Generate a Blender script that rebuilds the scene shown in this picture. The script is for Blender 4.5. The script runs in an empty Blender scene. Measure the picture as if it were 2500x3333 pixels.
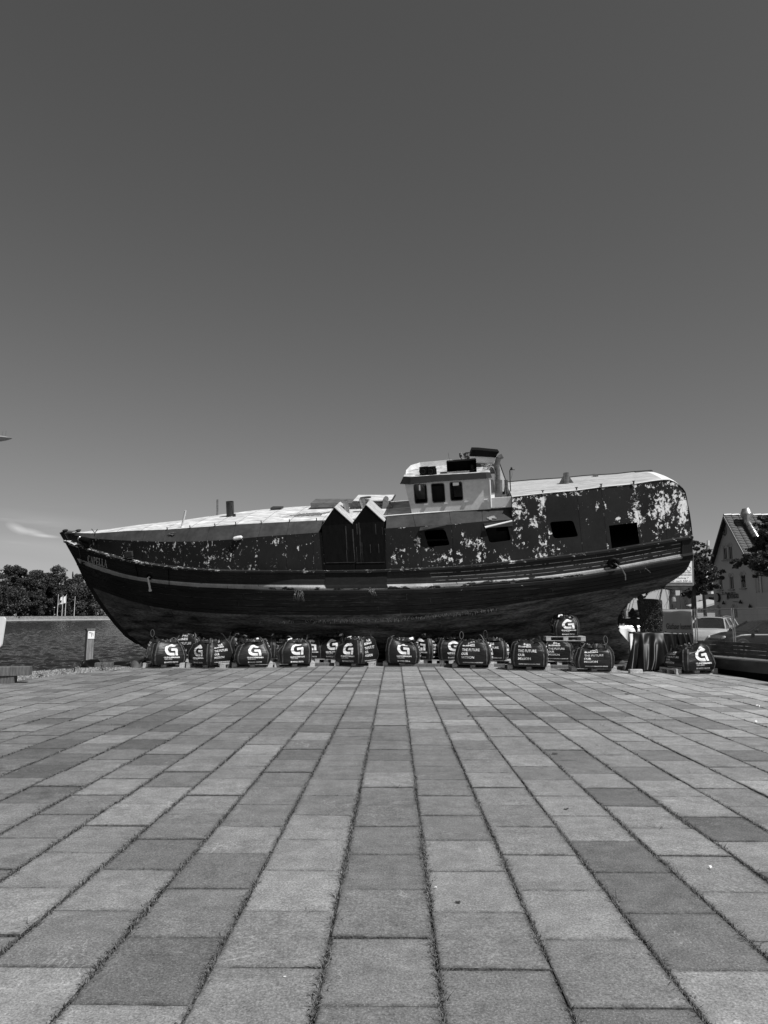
import bpy, bmesh, math, random
from mathutils import Vector, Matrix, noise
from mathutils.geometry import delaunay_2d_cdt, tessellate_polygon
R = math.radians
rnd = random.Random(7)
S = bpy.context.scene
COL = S.collection

# ------------------------------------------------------------------ camera
F_PX, CAMZ, PITCH = 2311.0, 1.54, R(8.27)
cam_d = bpy.data.cameras.new('camera')
cam = bpy.data.objects.new('camera', cam_d)
COL.objects.link(cam)
cam.location = (0, 0, CAMZ)
cam.rotation_euler = (R(90) + PITCH, 0, 0)
cam_d.sensor_fit = 'VERTICAL'
cam_d.sensor_height = 36.0
cam_d.lens = F_PX / 3333 * 36
cam_d.clip_end = 6000
cam_d.clip_start = 0.1
S.camera = cam

# ------------------------------------------------------------------ light
SUN = Vector((0.45, -0.44, 0.80)).normalized()
SUN_EL = math.asin(SUN.z)
SUN_AZ = math.atan2(SUN.x, SUN.y)
W = bpy.data.worlds.new('World')
S.world = W
W.use_nodes = True
wt = W.node_tree
for n in list(wt.nodes):
    wt.nodes.remove(n)
def wn(t, **k):
    n = wt.nodes.new(t)
    for a, b in k.items():
        setattr(n, a, b)
    return n
sky = wn('ShaderNodeTexSky', sky_type='NISHITA', sun_disc=False)
sky.sun_elevation = SUN_EL
sky.sun_rotation = SUN_AZ
sky.air_density = 1.0
sky.dust_density = 0.35
sky.ozone_density = 1.0
sep = wn('ShaderNodeSeparateColor')
wt.links.new(sky.outputs[0], sep.inputs[0])
def wmath(op, a, b=None, c=None, clamp=False):
    n = wn('ShaderNodeMath', operation=op, use_clamp=clamp)
    for i, x in enumerate((a, b, c)):
        if x is None: continue
        if isinstance(x, (int, float)): n.inputs[i].default_value = x
        else: wt.links.new(x, n.inputs[i])
    return n.outputs[0]
# black and white film through a red filter
grey = wmath('ADD', wmath('MULTIPLY', sep.outputs[0], 0.80), wmath('MULTIPLY', sep.outputs[1], 0.20))
# response of the film: holds the bright horizon back a little
grey = wmath('DIVIDE', wmath('MULTIPLY', grey, 0.56), wmath('ADD', 1.0, wmath('MULTIPLY', grey, 0.040)))
# thin wisps of cirrus low in the north west
tc = wn('ShaderNodeTexCoord')
mp = wn('ShaderNodeMapping')
mp.inputs['Scale'].default_value = (7, 7, 60)
mp.inputs['Rotation'].default_value = (0, R(-6), 0)
wt.links.new(tc.outputs['Generated'], mp.inputs[0])
ns = wn('ShaderNodeTexNoise')
ns.inputs['Scale'].default_value = 1.3
ns.inputs['Detail'].default_value = 5
wt.links.new(mp.outputs[0], ns.inputs['Vector'])
sx = wn('ShaderNodeSeparateXYZ')
wt.links.new(tc.outputs['Generated'], sx.inputs[0])
el = wmath('ABSOLUTE', wmath('SUBTRACT', sx.outputs[2], 0.115))
band = wmath('SUBTRACT', 1.0, wmath('DIVIDE', el, 0.055), clamp=True)
westw = wmath('MULTIPLY', wmath('SUBTRACT', wmath('MULTIPLY', sx.outputs[0], -1.0), 0.36), 6.0, clamp=True)
wisp = wmath('MULTIPLY', wmath('SUBTRACT', ns.outputs[0], 0.56), 5.0, clamp=True)
wisp = wmath('MULTIPLY', wmath('MULTIPLY', wisp, band), westw)
grey = wmath('MULTIPLY', grey, wmath('ADD', 1.0, wmath('MULTIPLY', wisp, 0.35)))
uu = wmath('DIVIDE', sx.outputs[0], wmath('MAXIMUM', sx.outputs[1], 0.05))
vv = wmath('DIVIDE', sx.outputs[2], wmath('MAXIMUM', sx.outputs[1], 0.05))
def puff(cu, cv, ru, rv, slope):
    a_ = wmath('DIVIDE', wmath('SUBTRACT', uu, cu), ru)
    b_ = wmath('DIVIDE', wmath('SUBTRACT', wmath('ADD', vv, wmath('MULTIPLY', wmath('SUBTRACT', uu, cu), slope)), cv), rv)
    return wmath('SUBTRACT', 1.0, wmath('SQRT', wmath('ADD', wmath('MULTIPLY', a_, a_), wmath('MULTIPLY', b_, b_))), clamp=True)
pf = wmath('ADD', puff(-.521, .122, .018, .0080, .35), wmath('ADD', puff(-.500, .1165, .026, .0060, .22), puff(-.478, .111, .022, .0030, .10)))
pf = wmath('MULTIPLY', pf, wmath('ADD', 0.35, ns.outputs[0]))
veil = wmath('ADD', puff(-.48, .135, .13, .012, .12), puff(-.47, .095, .16, .016, .10))
pf = wmath('ADD', wmath('MULTIPLY', pf, 0.75), wmath('MULTIPLY', wmath('MULTIPLY', veil, ns.outputs[0]), 0.22))
grey = wmath('MULTIPLY', grey, wmath('ADD', 1.0, pf))
bg = wn('ShaderNodeBackground')
bg.inputs['Strength'].default_value = 0.15
comb = wn('ShaderNodeCombineColor')
for i in range(3):
    wt.links.new(grey, comb.inputs[i])
wt.links.new(comb.outputs[0], bg.inputs[0])
wo = wn('ShaderNodeOutputWorld')
wt.links.new(bg.outputs[0], wo.inputs[0])

sd = bpy.data.lights.new('sun', 'SUN')
sd.energy = 4.7
sd.angle = R(0.5)
sd.color = (1, 1, 1)       # the picture is black and white
so = bpy.data.objects.new('sun', sd)
so.rotation_euler = SUN.to_track_quat('Z', 'Y').to_euler()
so.location = (20, -20, 30)
COL.objects.link(so)

S.view_settings.view_transform = 'Standard'
S.view_settings.look = 'None'
S.view_settings.gamma = 1.0
S.view_settings.exposure = 0.0
S.view_settings.use_curve_mapping = False

# ------------------------------------------------------------------ picture -> place
CAM = Vector((0, 0, CAMZ))
FWD = Vector((0, math.cos(PITCH), math.sin(PITCH)))
UPV = Vector((0, -math.sin(PITCH), math.cos(PITCH)))
def ray(px, py):
    return FWD + Vector((1, 0, 0)) * ((px - 1250) / F_PX) - UPV * ((py - 1666.5) / F_PX)
def at(px, py, Y):
    d = ray(px, py)
    return CAM + d * (Y / d.y)
def ground(px, py, z=0.0):
    d = ray(px, py)
    return CAM + d * ((z - CAMZ) / d.z)
def gY(py, z=0.0):
    return ground(1250, py, z).y
def lerp(a, b, t): return a + (b - a) * t
def poly(pts, x):
    if x <= pts[0][0]:
        a, b = pts[0], pts[1]
    elif x >= pts[-1][0]:
        a, b = pts[-2], pts[-1]
    else:
        for a, b in zip(pts, pts[1:]):
            if a[0] <= x <= b[0]: break
    if b[0] == a[0]: return a[1]
    return a[1] + (b[1] - a[1]) * (x - a[0]) / (b[0] - a[0])
def polyc(pts, x):
    return poly(pts, min(max(x, pts[0][0]), pts[-1][0]))

# ------------------------------------------------------------------ materials
MATS = {}
def newmat(name):
    m = bpy.data.materials.new(name)
    m.use_nodes = True
    MATS[name] = m
    nt = m.node_tree
    b = nt.nodes['Principled BSDF']
    return m, nt, b
def nd(nt, t, **k):
    n = nt.nodes.new(t)
    for a, b in k.items(): setattr(n, a, b)
    return n
def mth(nt, op, a, b=None, clamp=False):
    n = nd(nt, 'ShaderNodeMath', operation=op, use_clamp=clamp)
    for i, x in enumerate((a, b)):
        if x is None: continue
        if isinstance(x, (int, float)): n.inputs[i].default_value = x
        else: nt.links.new(x, n.inputs[i])
    return n.outputs[0]
def noi(nt, scale, detail=4, stretch=(1, 1, 1), dist=0.0, rough=0.55, coord='Object'):
    t = nd(nt, 'ShaderNodeTexCoord')
    mpn = nd(nt, 'ShaderNodeMapping')
    mpn.inputs['Scale'].default_value = stretch
    nt.links.new(t.outputs[coord], mpn.inputs[0])
    n = nd(nt, 'ShaderNodeTexNoise')
    n.inputs['Scale'].default_value = scale
    n.inputs['Detail'].default_value = detail
    n.inputs['Roughness'].default_value = rough
    n.inputs['Distortion'].default_value = dist
    nt.links.new(mpn.outputs[0], n.inputs['Vector'])
    return n.outputs[0]
def maprange(nt, v, a, b, c, d):
    n = nd(nt, 'ShaderNodeMapRange')
    n.inputs[1].default_value = a; n.inputs[2].default_value = b
    n.inputs[3].default_value = c; n.inputs[4].default_value = d
    nt.links.new(v, n.inputs[0])
    return n.outputs[0]
def tocol(nt, v, sock):
    nt.links.new(v, sock)
def bump(nt, b, v, strength=0.3, dist=0.01):
    n = nd(nt, 'ShaderNodeBump')
    n.inputs['Strength'].default_value = strength
    n.inputs['Distance'].default_value = dist
    nt.links.new(v, n.inputs['Height'])
    nt.links.new(n.outputs[0], b.inputs['Normal'])
def mat(name, g, rough=0.7, var=0.3, scale=3.0, stretch=(1, 1, 1), metal=0.0, bmp=0.0, detail=5, spec=0.4, grain=0.0, gscale=60):
    if name in MATS: return MATS[name]
    m, nt, b = newmat(name)
    n = noi(nt, scale, detail, stretch)
    v = maprange(nt, n, 0.3, 0.7, g * (1 - var), g * (1 + var))
    if grain:
        n2 = noi(nt, gscale, 2, stretch)
        v = mth(nt, 'MULTIPLY', v, maprange(nt, n2, 0.3, 0.7, 1 - grain, 1 + grain))
    tocol(nt, v, b.inputs['Base Color'])
    b.inputs['Roughness'].default_value = rough
    b.inputs['Metallic'].default_value = metal
    b.inputs['Specular IOR Level'].default_value = spec
    if bmp: bump(nt, b, n, bmp, 0.02)
    return m
def tonemat(name, g, rough=0.6, var=0.5, trans=0.0, spec=0.25):
    """colour scaled by the per-face 'tone' attribute"""
    m, nt, b = newmat(name)
    a = nd(nt, 'ShaderNodeAttribute', attribute_name='tone')
    v = maprange(nt, a.outputs['Fac'], 0, 1, g * (1 - var), g * (1 + var))
    tocol(nt, v, b.inputs['Base Color'])
    b.inputs['Roughness'].default_value = rough
    b.inputs['Specular IOR Level'].default_value = spec
    if trans:
        tr = nd(nt, 'ShaderNodeBsdfTranslucent')
        tocol(nt, v, tr.inputs[0])
        mx = nd(nt, 'ShaderNodeMixShader')
        mx.inputs[0].default_value = trans
        out = nt.nodes['Material Output']
        nt.links.new(b.outputs[0], mx.inputs[1]); nt.links.new(tr.outputs[0], mx.inputs[2])
        nt.links.new(mx.outputs[0], out.inputs[0])
    return m
def peelmat(name, dark, light, thr, scale=7.0, stretch=(1, 1, 0.75), rough=0.55, soft=0.03, mod=0.0):
    """old paint flaking off: 'peel' attribute says how much is gone"""
    m, nt, b = newmat(name)
    a = nd(nt, 'ShaderNodeAttribute', attribute_name='peel')
    n = noi(nt, scale, 7, stretch, 0.35, 0.62)
    n3 = noi(nt, scale * 4.5, 4, stretch, 0.3, 0.6)
    s = mth(nt, 'ADD', mth(nt, 'MULTIPLY', n, 0.72), mth(nt, 'MULTIPLY', n3, 0.28))
    nb = noi(nt, scale * .16, 3, (1, 1, .8), 0.3)
    s = mth(nt, 'ADD', s, mth(nt, 'MULTIPLY', mth(nt, 'SUBTRACT', nb, .5), mod))
    s = mth(nt, 'ADD', s, mth(nt, 'MULTIPLY', a.outputs['Fac'], 0.30))
    k = maprange(nt, s, thr, thr + soft, 0, 1)
    n2 = noi(nt, 1.1, 5)
    n4 = noi(nt, 25, 4, (1, 1, 0.3))
    d = mth(nt, 'MULTIPLY', maprange(nt, n2, 0.3, 0.7, dark * 0.7, dark * 1.35), maprange(nt, n4, .3, .7, .85, 1.15))
    l = maprange(nt, n4, 0.35, 0.65, light * 0.78, light * 1.03)
    mx = nd(nt, 'ShaderNodeMix', data_type='FLOAT')
    nt.links.new(k, mx.inputs[0]); nt.links.new(d, mx.inputs[2]); nt.links.new(l, mx.inputs[3])
    tocol(nt, mx.outputs[0], b.inputs['Base Color'])
    b.inputs['Roughness'].default_value = rough
    b.inputs['Specular IOR Level'].default_value = 0.2
    bump(nt, b, mth(nt, 'MULTIPLY', k, -1.0), 0.35, 0.004)
    return m

M_WALL = peelmat('peeling_house_paint', 0.017, 0.93, 0.685, 10.5, mod=.22)
M_BAND = mat('band_paint', 0.052, 0.55, 0.35, 2.2, bmp=0.05, spec=.2, grain=.12, gscale=9)
M_ROOF = mat('white_roof', 0.58, 0.75, 0.30, 1.3, (0.7, 2.4, 1), grain=0.38, gscale=5)
M_ROOF2 = mat('grey_roof', 0.42, 0.75, 0.25, 2.5, (0.5, 4, 1), grain=0.2, gscale=10)
M_PLANK = peelmat('hull_planks', 0.026, 0.12, 0.60, 5.0, (0.30, 1, 3.0), soft=0.16)
M_STRIPE = peelmat('white_stripe', 0.50, 0.035, 0.66, 5.0, (0.5, 1, 1.5), soft=0.03)
M_RAIL = peelmat('rail_paint', 0.022, 0.72, 0.665, 13.0, (0.5, 1, 1), soft=0.03)
M_BOTTOM = mat('weedy_bottom', 0.13, 0.9, 0.85, 2.2, (0.45, 1, 2.4), bmp=0.5, grain=0.6, gscale=16, spec=.2)
M_BOOT = mat('boot_top', 0.11, 0.7, 0.4, 4.0, (0.5, 1, 1), grain=0.3, gscale=14)
M_BLACK = mat('black_paint', 0.004, 0.6, 0.5, 5.0, (3, 3, 0.4), spec=0.12)
M_PATCH = mat('black_ply', 0.006, 0.8, 0.6, 4.0, (1, 1, 3), grain=0.5, gscale=20)
M_WH = mat('wheelhouse_paint', 0.72, 0.6, 0.12, 2.0, grain=0.05, gscale=8)
M_WHITE = mat('white_paint', 0.78, 0.6, 0.08, 3.0)
M_STEEL = mat('grey_steel', 0.20, 0.45, 0.3, 5.0, (1, 1, 3), metal=0.5)
M_DSTEEL = mat('dark_steel', 0.05, 0.5, 0.4, 5.0, metal=0.3)
M_GALV = mat('galvanised', 0.42, 0.35, 0.2, 5.0, (1, 1, 3), metal=0.8)
M_INT = mat('dark_interior', 0.02, 0.9, 0.4, 3.0)
M_WEED = mat('sea_growth', 0.035, 0.85, 0.8, 20.0)
M_SHELL = mat('mussel_shell', 0.11, 0.35, 0.9, 30.0, spec=0.5)
M_BARN = mat('barnacle', 0.65, 0.8, 0.5, 20.0)
M_BAG = mat('bag_fabric', 0.013, 0.40, 0.35, 6.0, (1, 1, 4), bmp=0.5, spec=0.38)
M_BAGTOP = mat('bag_cloth', 0.024, 0.42, 0.5, 9.0, bmp=0.3, spec=0.5)
M_PRINT = mat('white_print', 0.82, 0.5, 0.25, 9.0, (1, 1, 3), grain=.15, gscale=40)
M_PRINT2 = mat('grey_print', 0.72, 0.5, 0.15, 12.0)
M_STRAP = mat('webbing', 0.085, 0.7, 0.35, 20.0)
M_PALLET = mat('pallet_wood', 0.40, 0.8, 0.35, 6.0, (1, 1, 1), grain=0.3, gscale=40)
M_WOOD = mat('grey_timber', 0.115, 0.8, 0.4, 6.0, (4, 4, 0.4), grain=0.25, gscale=30)
M_WOODD = mat('dark_slats', 0.075, 0.6, 0.4, 3.0, (1, 1, 3), grain=0.3, gscale=25)
M_SEAT = mat('seat_slats', 0.17, 0.5, 0.3, 3.0, grain=0.25, gscale=25)
M_TARP = mat('black_tarp', 0.007, 0.40, 0.3, 3.0, spec=0.22)
M_WTARP = mat('white_sheet', 0.80, 0.4, 0.1, 4.0)
M_ROPE = mat('rope', 0.42, 0.9, 0.4, 40.0)
M_GRASSP = tonemat('grass_blade', 0.15, 0.6, 0.95, 0.2)
M_LEAFD = tonemat('leaf_dark', 0.060, 0.5, 0.95, 0.2)
M_LEAFN = tonemat('leaf_near', 0.070, 0.35, 0.8, 0.2, spec=0.6)
M_BARK = mat('bark', 0.07, 0.9, 0.4, 8.0, (1, 1, 0.3))
M_ASPH = mat('asphalt', 0.07, 0.9, 0.3, 2.0, grain=0.35, gscale=50)
M_SOIL = mat('joint_soil', 0.075, 0.95, 0.6, 30.0, bmp=0.7, grain=0.5, gscale=120)
M_FACADE = mat('facade_render', 0.50, 0.85, 0.06, 0.8, grain=0.04, gscale=12)
M_FACADE2 = mat('pale_facade', 0.70, 0.85, 0.06, 0.8)
M_TRIMW = mat('window_frame_paint', 0.42, 0.6, 0.1, 3.0)
M_DARKTRIM = mat('dark_trim', 0.03, 0.6, 0.3, 3.0)
M_TILE = mat('roof_tile', 0.085, 0.6, 0.35, 3.0)
M_SIGNW = mat('sign_white', 0.85, 0.4, 0.03, 3.0)
M_INK = mat('ink', 0.02, 0.6, 0.1, 3.0)
M_BANNER = mat('banner_mesh', 0.55, 0.8, 0.18, 1.5)
def add_translucent(m, f, g):
    nt = m.node_tree; b = nt.nodes['Principled BSDF']
    tr = nd(nt, 'ShaderNodeBsdfTranslucent'); tr.inputs[0].default_value = (g, g, g, 1)
    mx = nd(nt, 'ShaderNodeMixShader'); mx.inputs[0].default_value = f
    nt.links.new(b.outputs[0], mx.inputs[1]); nt.links.new(tr.outputs[0], mx.inputs[2])
    nt.links.new(mx.outputs[0], nt.nodes['Material Output'].inputs[0])
add_translucent(M_BANNER, .35, .6)
M_BANNERI = mat('banner_ink', 0.08, 0.8, 0.2, 3.0)
M_CARL = mat('silver_car_paint', 0.62, 0.22, 0.04, 3.0, metal=0.35)
M_CARD = mat('dark_car_paint', 0.010, 0.30, 0.2, 3.0, spec=0.22)
M_TYRE = mat('tyre_rubber', 0.02, 0.8, 0.2, 5.0)
M_FARWALL = mat('stone_embankment', 0.26, 0.9, 0.4, 1.5, grain=0.4, gscale=5)
M_FARKERB = mat('pale_coping', 0.5, 0.9, 0.2, 1.0)
M_FARGRASS = mat('bank_grass', 0.06, 0.9, 0.3, 0.5)
M_QUAY = mat('quay_concrete', 0.22, 0.9, 0.3, 2.0)
def glassmat(name, g, rough=0.05):
    m, nt, b = newmat(name)
    b.inputs['Base Color'].default_value = (g, g, g, 1)
    b.inputs['Roughness'].default_value = rough
    b.inputs['Specular IOR Level'].default_value = 0.12
    return m
M_GLASS = glassmat('dark_glass', 0.015)
M_WIRE = mat('mesh_wire', .16, .6, .1, 5)
M_LAMPG = glassmat('lamp_glass', 0.6, 0.15)

# paving: exposed fine aggregate, tone from object colour or from the attribute
def pavermat():
    m, nt, b = newmat('paving_concrete')
    oi = nd(nt, 'ShaderNodeObjectInfo')
    sc = nd(nt, 'ShaderNodeSeparateColor')
    nt.links.new(oi.outputs['Color'], sc.inputs[0])
    a = nd(nt, 'ShaderNodeAttribute', attribute_name='tone')
    tone = mth(nt, 'ADD', sc.outputs[0], a.outputs['Fac'])
    geo = nd(nt, 'ShaderNodeNewGeometry')
    def gn(scale, detail, stretch=(1, 1, 1), dist=0, rough=.55):
        mpn = nd(nt, 'ShaderNodeMapping'); mpn.inputs['Scale'].default_value = stretch
        nt.links.new(geo.outputs['Position'], mpn.inputs[0])
        n = nd(nt, 'ShaderNodeTexNoise')
        n.inputs['Scale'].default_value = scale; n.inputs['Detail'].default_value = detail
        n.inputs['Distortion'].default_value = dist; n.inputs['Roughness'].default_value = rough
        nt.links.new(mpn.outputs[0], n.inputs['Vector'])
        return n.outputs[0]
    big = gn(0.9, 4)
    mid = gn(7, 5)
    fine = gn(95, 3, rough=.7)
    grain = gn(34, 3, rough=.8)
    stroke = gn(9, 4, (0.5, 6, 1), 0.2)
    v = mth(nt, 'MULTIPLY', tone, maprange(nt, big, .3, .7, .88, 1.12))
    v = mth(nt, 'MULTIPLY', v, maprange(nt, mid, .3, .7, .80, 1.20))
    v = mth(nt, 'MULTIPLY', v, maprange(nt, stroke, .3, .7, .95, 1.05))
    v = mth(nt, 'MULTIPLY', v, maprange(nt, fine, .3, .7, .52, 1.48))
    ed = nd(nt, 'ShaderNodeAttribute', attribute_name='peel')
    rim = mth(nt, 'MULTIPLY', mth(nt, 'POWER', ed.outputs['Fac'], 3.0), maprange(nt, gn(14, 4), .35, .6, 0, .55))
    v = mth(nt, 'MULTIPLY', v, mth(nt, 'SUBTRACT', 1.0, rim))
    stain = maprange(nt, gn(.55, 6, rough=.65), .58, .72, 0, .34)
    v = mth(nt, 'MULTIPLY', v, mth(nt, 'SUBTRACT', 1.0, stain))
    v = mth(nt, 'MULTIPLY', v, maprange(nt, grain, .3, .7, .80, 1.20))
    # pale grit and dark pits
    vo = nd(nt, 'ShaderNodeTexVoronoi'); vo.inputs['Scale'].default_value = 120
    nt.links.new(geo.outputs['Position'], vo.inputs['Vector'])
    grit = mth(nt, 'MULTIPLY', maprange(nt, vo.outputs['Distance'], 0.12, 0.25, 1, 0), maprange(nt, fine, .45, .55, 0, 1))
    v = mth(nt, 'ADD', v, mth(nt, 'MULTIPLY', grit, 0.22))
    # pale bloom and scrape marks
    sc1 = gn(1.6, 6, (1.0, 1.0, 1), 1.2)
    ridge = mth(nt, 'ABSOLUTE', mth(nt, 'SUBTRACT', sc1, 0.5))
    scr = mth(nt, 'MULTIPLY', maprange(nt, ridge, 0.0, 0.006, 1, 0), maprange(nt, gn(1.1, 2), .54, .60, 0, 1))
    v = mth(nt, 'ADD', v, mth(nt, 'MULTIPLY', scr, 0.13))
    bloom = maprange(nt, gn(2.3, 5, rough=.7), .62, .74, 0, 1)
    v = mth(nt, 'ADD', v, mth(nt, 'MULTIPLY', bloom, 0.08))
    tocol(nt, v, b.inputs['Base Color'])
    b.inputs['Roughness'].default_value = 0.85
    b.inputs['Specular IOR Level'].default_value = 0.25
    bump(nt, b, mth(nt, 'ADD', fine, mth(nt, 'MULTIPLY', mid, .6)), 0.4, 0.004)
    return m
M_PAVER = pavermat()
def gravelmat():
    m, nt, b = newmat('gravel')
    vo = nd(nt, 'ShaderNodeTexVoronoi'); vo.inputs['Scale'].default_value = 28
    t = nd(nt, 'ShaderNodeTexCoord'); nt.links.new(t.outputs['Object'], vo.inputs['Vector'])
    sc = nd(nt, 'ShaderNodeSeparateColor'); nt.links.new(vo.outputs['Color'], sc.inputs[0])
    v = maprange(nt, sc.outputs[0], 0, 1, 0.10, 0.48)
    v = mth(nt, 'MULTIPLY', v, maprange(nt, vo.outputs['Distance'], .3, .7, 1, .35))
    tocol(nt, v, b.inputs['Base Color'])
    b.inputs['Roughness'].default_value = 0.9
    bump(nt, b, mth(nt, 'MULTIPLY', vo.outputs['Distance'], -1.0), 0.8, 0.02)
    return m
M_GRAVEL = gravelmat()
def watermat():
    m, nt, b = newmat('harbour_water')
    b.inputs['Base Color'].default_value = (0.016, 0.016, 0.016, 1)
    b.inputs['Roughness'].default_value = 0.10
    b.inputs['IOR'].default_value = 1.33
    b.inputs['Specular IOR Level'].default_value = 0.12
    n1 = noi(nt, 3.0, 5, (0.5, 1.0, 1), 0.5)
    bump(nt, b, n1, 1.0, 0.25)
    return m
M_WATER = watermat()

# ------------------------------------------------------------------ mesh helpers
class MB:
    def __init__(s):
        s.v = []; s.f = []; s.tone = []; s.peel = []; s.mi = []
    def add(s, vs, fs, tone=None, peel=None, mi=0):
        o = len(s.v)
        s.v += [tuple(p) for p in vs]
        s.f += [tuple(i + o for i in f) for f in fs]
        s.mi += [mi] * len(fs)
        if tone is not None: s.tone += [tone] * len(vs)
        if peel is not None: s.peel += list(peel)
        return o
    def box(s, c, d, rot=None, tone=None, mi=0):
        c = Vector(c); hx, hy, hz = d[0] / 2, d[1] / 2, d[2] / 2
        vs = [Vector((x, y, z)) for x in (-hx, hx) for y in (-hy, hy) for z in (-hz, hz)]
        if rot is not None: vs = [rot @ p for p in vs]
        s.add([p + c for p in vs], [(0, 1, 3, 2), (4, 6, 7, 5), (0, 4, 5, 1), (2, 3, 7, 6), (0, 2, 6, 4), (1, 5, 7, 3)], tone, mi=mi)
        return s
    def hexa(s, bot, top, mi=0):
        n = len(bot)
        fs = [tuple(reversed(range(n))), tuple(range(n, 2 * n))] + [(i, (i + 1) % n, n + (i + 1) % n, n + i) for i in range(n)]
        s.add(list(bot) + list(top), fs, mi=mi)
        return s
    def tube(s, pts, r, n=8, cap=True, mi=0):
        pts = [Vector(p) for p in pts]
        rs = r if isinstance(r, (list, tuple)) else [r] * len(pts)
        rings = []
        prev = None
        for i, p in enumerate(pts):
            t = (pts[min(i + 1, len(pts) - 1)] - pts[max(i - 1, 0)])
            if t.length < 1e-9: t = Vector((0, 0, 1))
            t.normalize()
            if prev is None:
                a = t.orthogonal().normalized()
            else:
                a = prev - t * prev.dot(t)
                if a.length < 1e-6: a = t.orthogonal()
                a.normalize()
            prev = a
            b = t.cross(a)
            rings.append([p + (a * math.cos(2 * math.pi * k / n) + b * math.sin(2 * math.pi * k / n)) * rs[i] for k in range(n)])
        vs = [q for r_ in rings for q in r_]
        fs = []
        for i in range(len(rings) - 1):
            for k in range(n):
                fs.append((i * n + k, i * n + (k + 1) % n, (i + 1) * n + (k + 1) % n, (i + 1) * n + k))
        if cap:
            fs.append(tuple(reversed(range(n))))
            fs.append(tuple(range((len(rings) - 1) * n, len(rings) * n)))
        s.add(vs, fs, mi=mi)
        return s
    def lathe(s, prof, c=(0, 0, 0), axis=None, n=16, mi=0):
        """prof: list of (r, z)"""
        M = Matrix.Identity(3) if axis is None else Vector(axis).to_track_quat('Z', 'Y').to_matrix()
        c = Vector(c)
        vs = []
        for r_, z in prof:
            for k in range(n):
                a = 2 * math.pi * k / n
                vs.append(c + M @ Vector((r_ * math.cos(a), r_ * math.sin(a), z)))
        fs = []
        for i in range(len(prof) - 1):
            for k in range(n):
                fs.append((i * n + k, i * n + (k + 1) % n, (i + 1) * n + (k + 1) % n, (i + 1) * n + k))
        fs.append(tuple(reversed(range(n))))
        fs.append(tuple(range((len(prof) - 1) * n, len(prof) * n)))
        s.add(vs, fs, mi=mi)
        return s
    def ribbon(s, pts, side, w, th=0.004, mi=0):
        """flat band along pts; side: list of side vectors"""
        vs = []; 
        for p, sv in zip(pts, side):
            p = Vector(p); sv = Vector(sv).normalized() * w / 2
            vs += [p - sv, p + sv]
        n = len(pts)
        fs = [(2 * i, 2 * i + 1, 2 * i + 3, 2 * i + 2) for i in range(n - 1)]
        s.add(vs, fs, mi=mi)
        return s
    def mesh(s, name, mats, smooth=False):
        me = bpy.data.meshes.new(name)
        me.from_pydata(s.v, [], s.f)
        if not isinstance(mats, (list, tuple)): mats = [mats]
        for m in mats: me.materials.append(m)
        if len(mats) > 1:
            me.polygons.foreach_set('material_index', s.mi)
        if s.tone and len(s.tone) == len(s.v):
            a = me.attributes.new('tone', 'FLOAT', 'POINT'); a.data.foreach_set('value', s.tone)
        if s.peel and len(s.peel) == len(s.v):
            a = me.attributes.new('peel', 'FLOAT', 'POINT'); a.data.foreach_set('value', s.peel)
        if smooth:
            me.polygons.foreach_set('use_smooth', [True] * len(me.polygons))
        me.validate()
        me.update()
        return me
    def build(s, name, mats, parent=None, smooth=False, fix=True):
        me = s.mesh(name, mats, smooth)
        if fix:
            bm = bmesh.new(); bm.from_mesh(me)
            bmesh.ops.recalc_face_normals(bm, faces=bm.faces)
            bm.to_mesh(me); bm.free()
        o = bpy.data.objects.new(name, me)
        COL.objects.link(o)
        if parent: o.parent = parent
        return o
def tag(o, label=None, cat=None, group=None, kind=None):
    if label: o['label'] = label
    if cat: o['category'] = cat
    if group: o['group'] = group
    if kind: o['kind'] = kind
    return o
def empty(name, loc=(0, 0, 0), rz=0, label=None, cat=None, group=None):
    o = bpy.data.objects.new(name, None)
    o.empty_display_size = 0.3
    COL.objects.link(o)
    o.location = loc; o.rotation_euler = (0, 0, rz)
    tag(o, label, cat, group)
    return o
def copy_tree(o, parent=None):
    c = o.copy(); COL.objects.link(c); c.parent = parent
    for ch in list(o.children): copy_tree(ch, c)
    return c
def part(name, me, parent, loc=(0, 0, 0)):
    o = bpy.data.objects.new(name, me); COL.objects.link(o); o.parent = parent; o.location = loc
    return o
_txt = {}
def text2d(s, width=None, height=None, step=None, bold=0.0, shear=0.0):
    """returns (verts2d, faces) of lettering, lower left at the origin"""
    key = (s, bold, shear)
    if key not in _txt:
        cu = bpy.data.curves.new('t', 'FONT')
        cu.body = s; cu.size = 1; cu.resolution_u = 2; cu.offset = bold; cu.shear = shear
        ob = bpy.data.objects.new('t', cu); COL.objects.link(ob)
        bpy.context.view_layer.update()
        me = bpy.data.meshes.new_from_object(ob)
        vs = [(v.co.x, v.co.y) for v in me.vertices]; fs = [tuple(p.vertices) for p in me.polygons]
        bpy.data.objects.remove(ob); bpy.data.curves.remove(cu); bpy.data.meshes.remove(me)
        x0 = min(v[0] for v in vs); y0 = min(v[1] for v in vs)
        _txt[key] = ([(x - x0, y - y0) for x, y in vs], fs)
    vs, fs = _txt[key]
    w = max(v[0] for v in vs); h = max(v[1] for v in vs)
    kx = (width / w) if width else height / h
    ky = (height / h) if height else kx
    vs = [(x * kx, y * ky) for x, y in vs]
    return gridcut(vs, fs, step) if step else (vs, fs)
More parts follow.
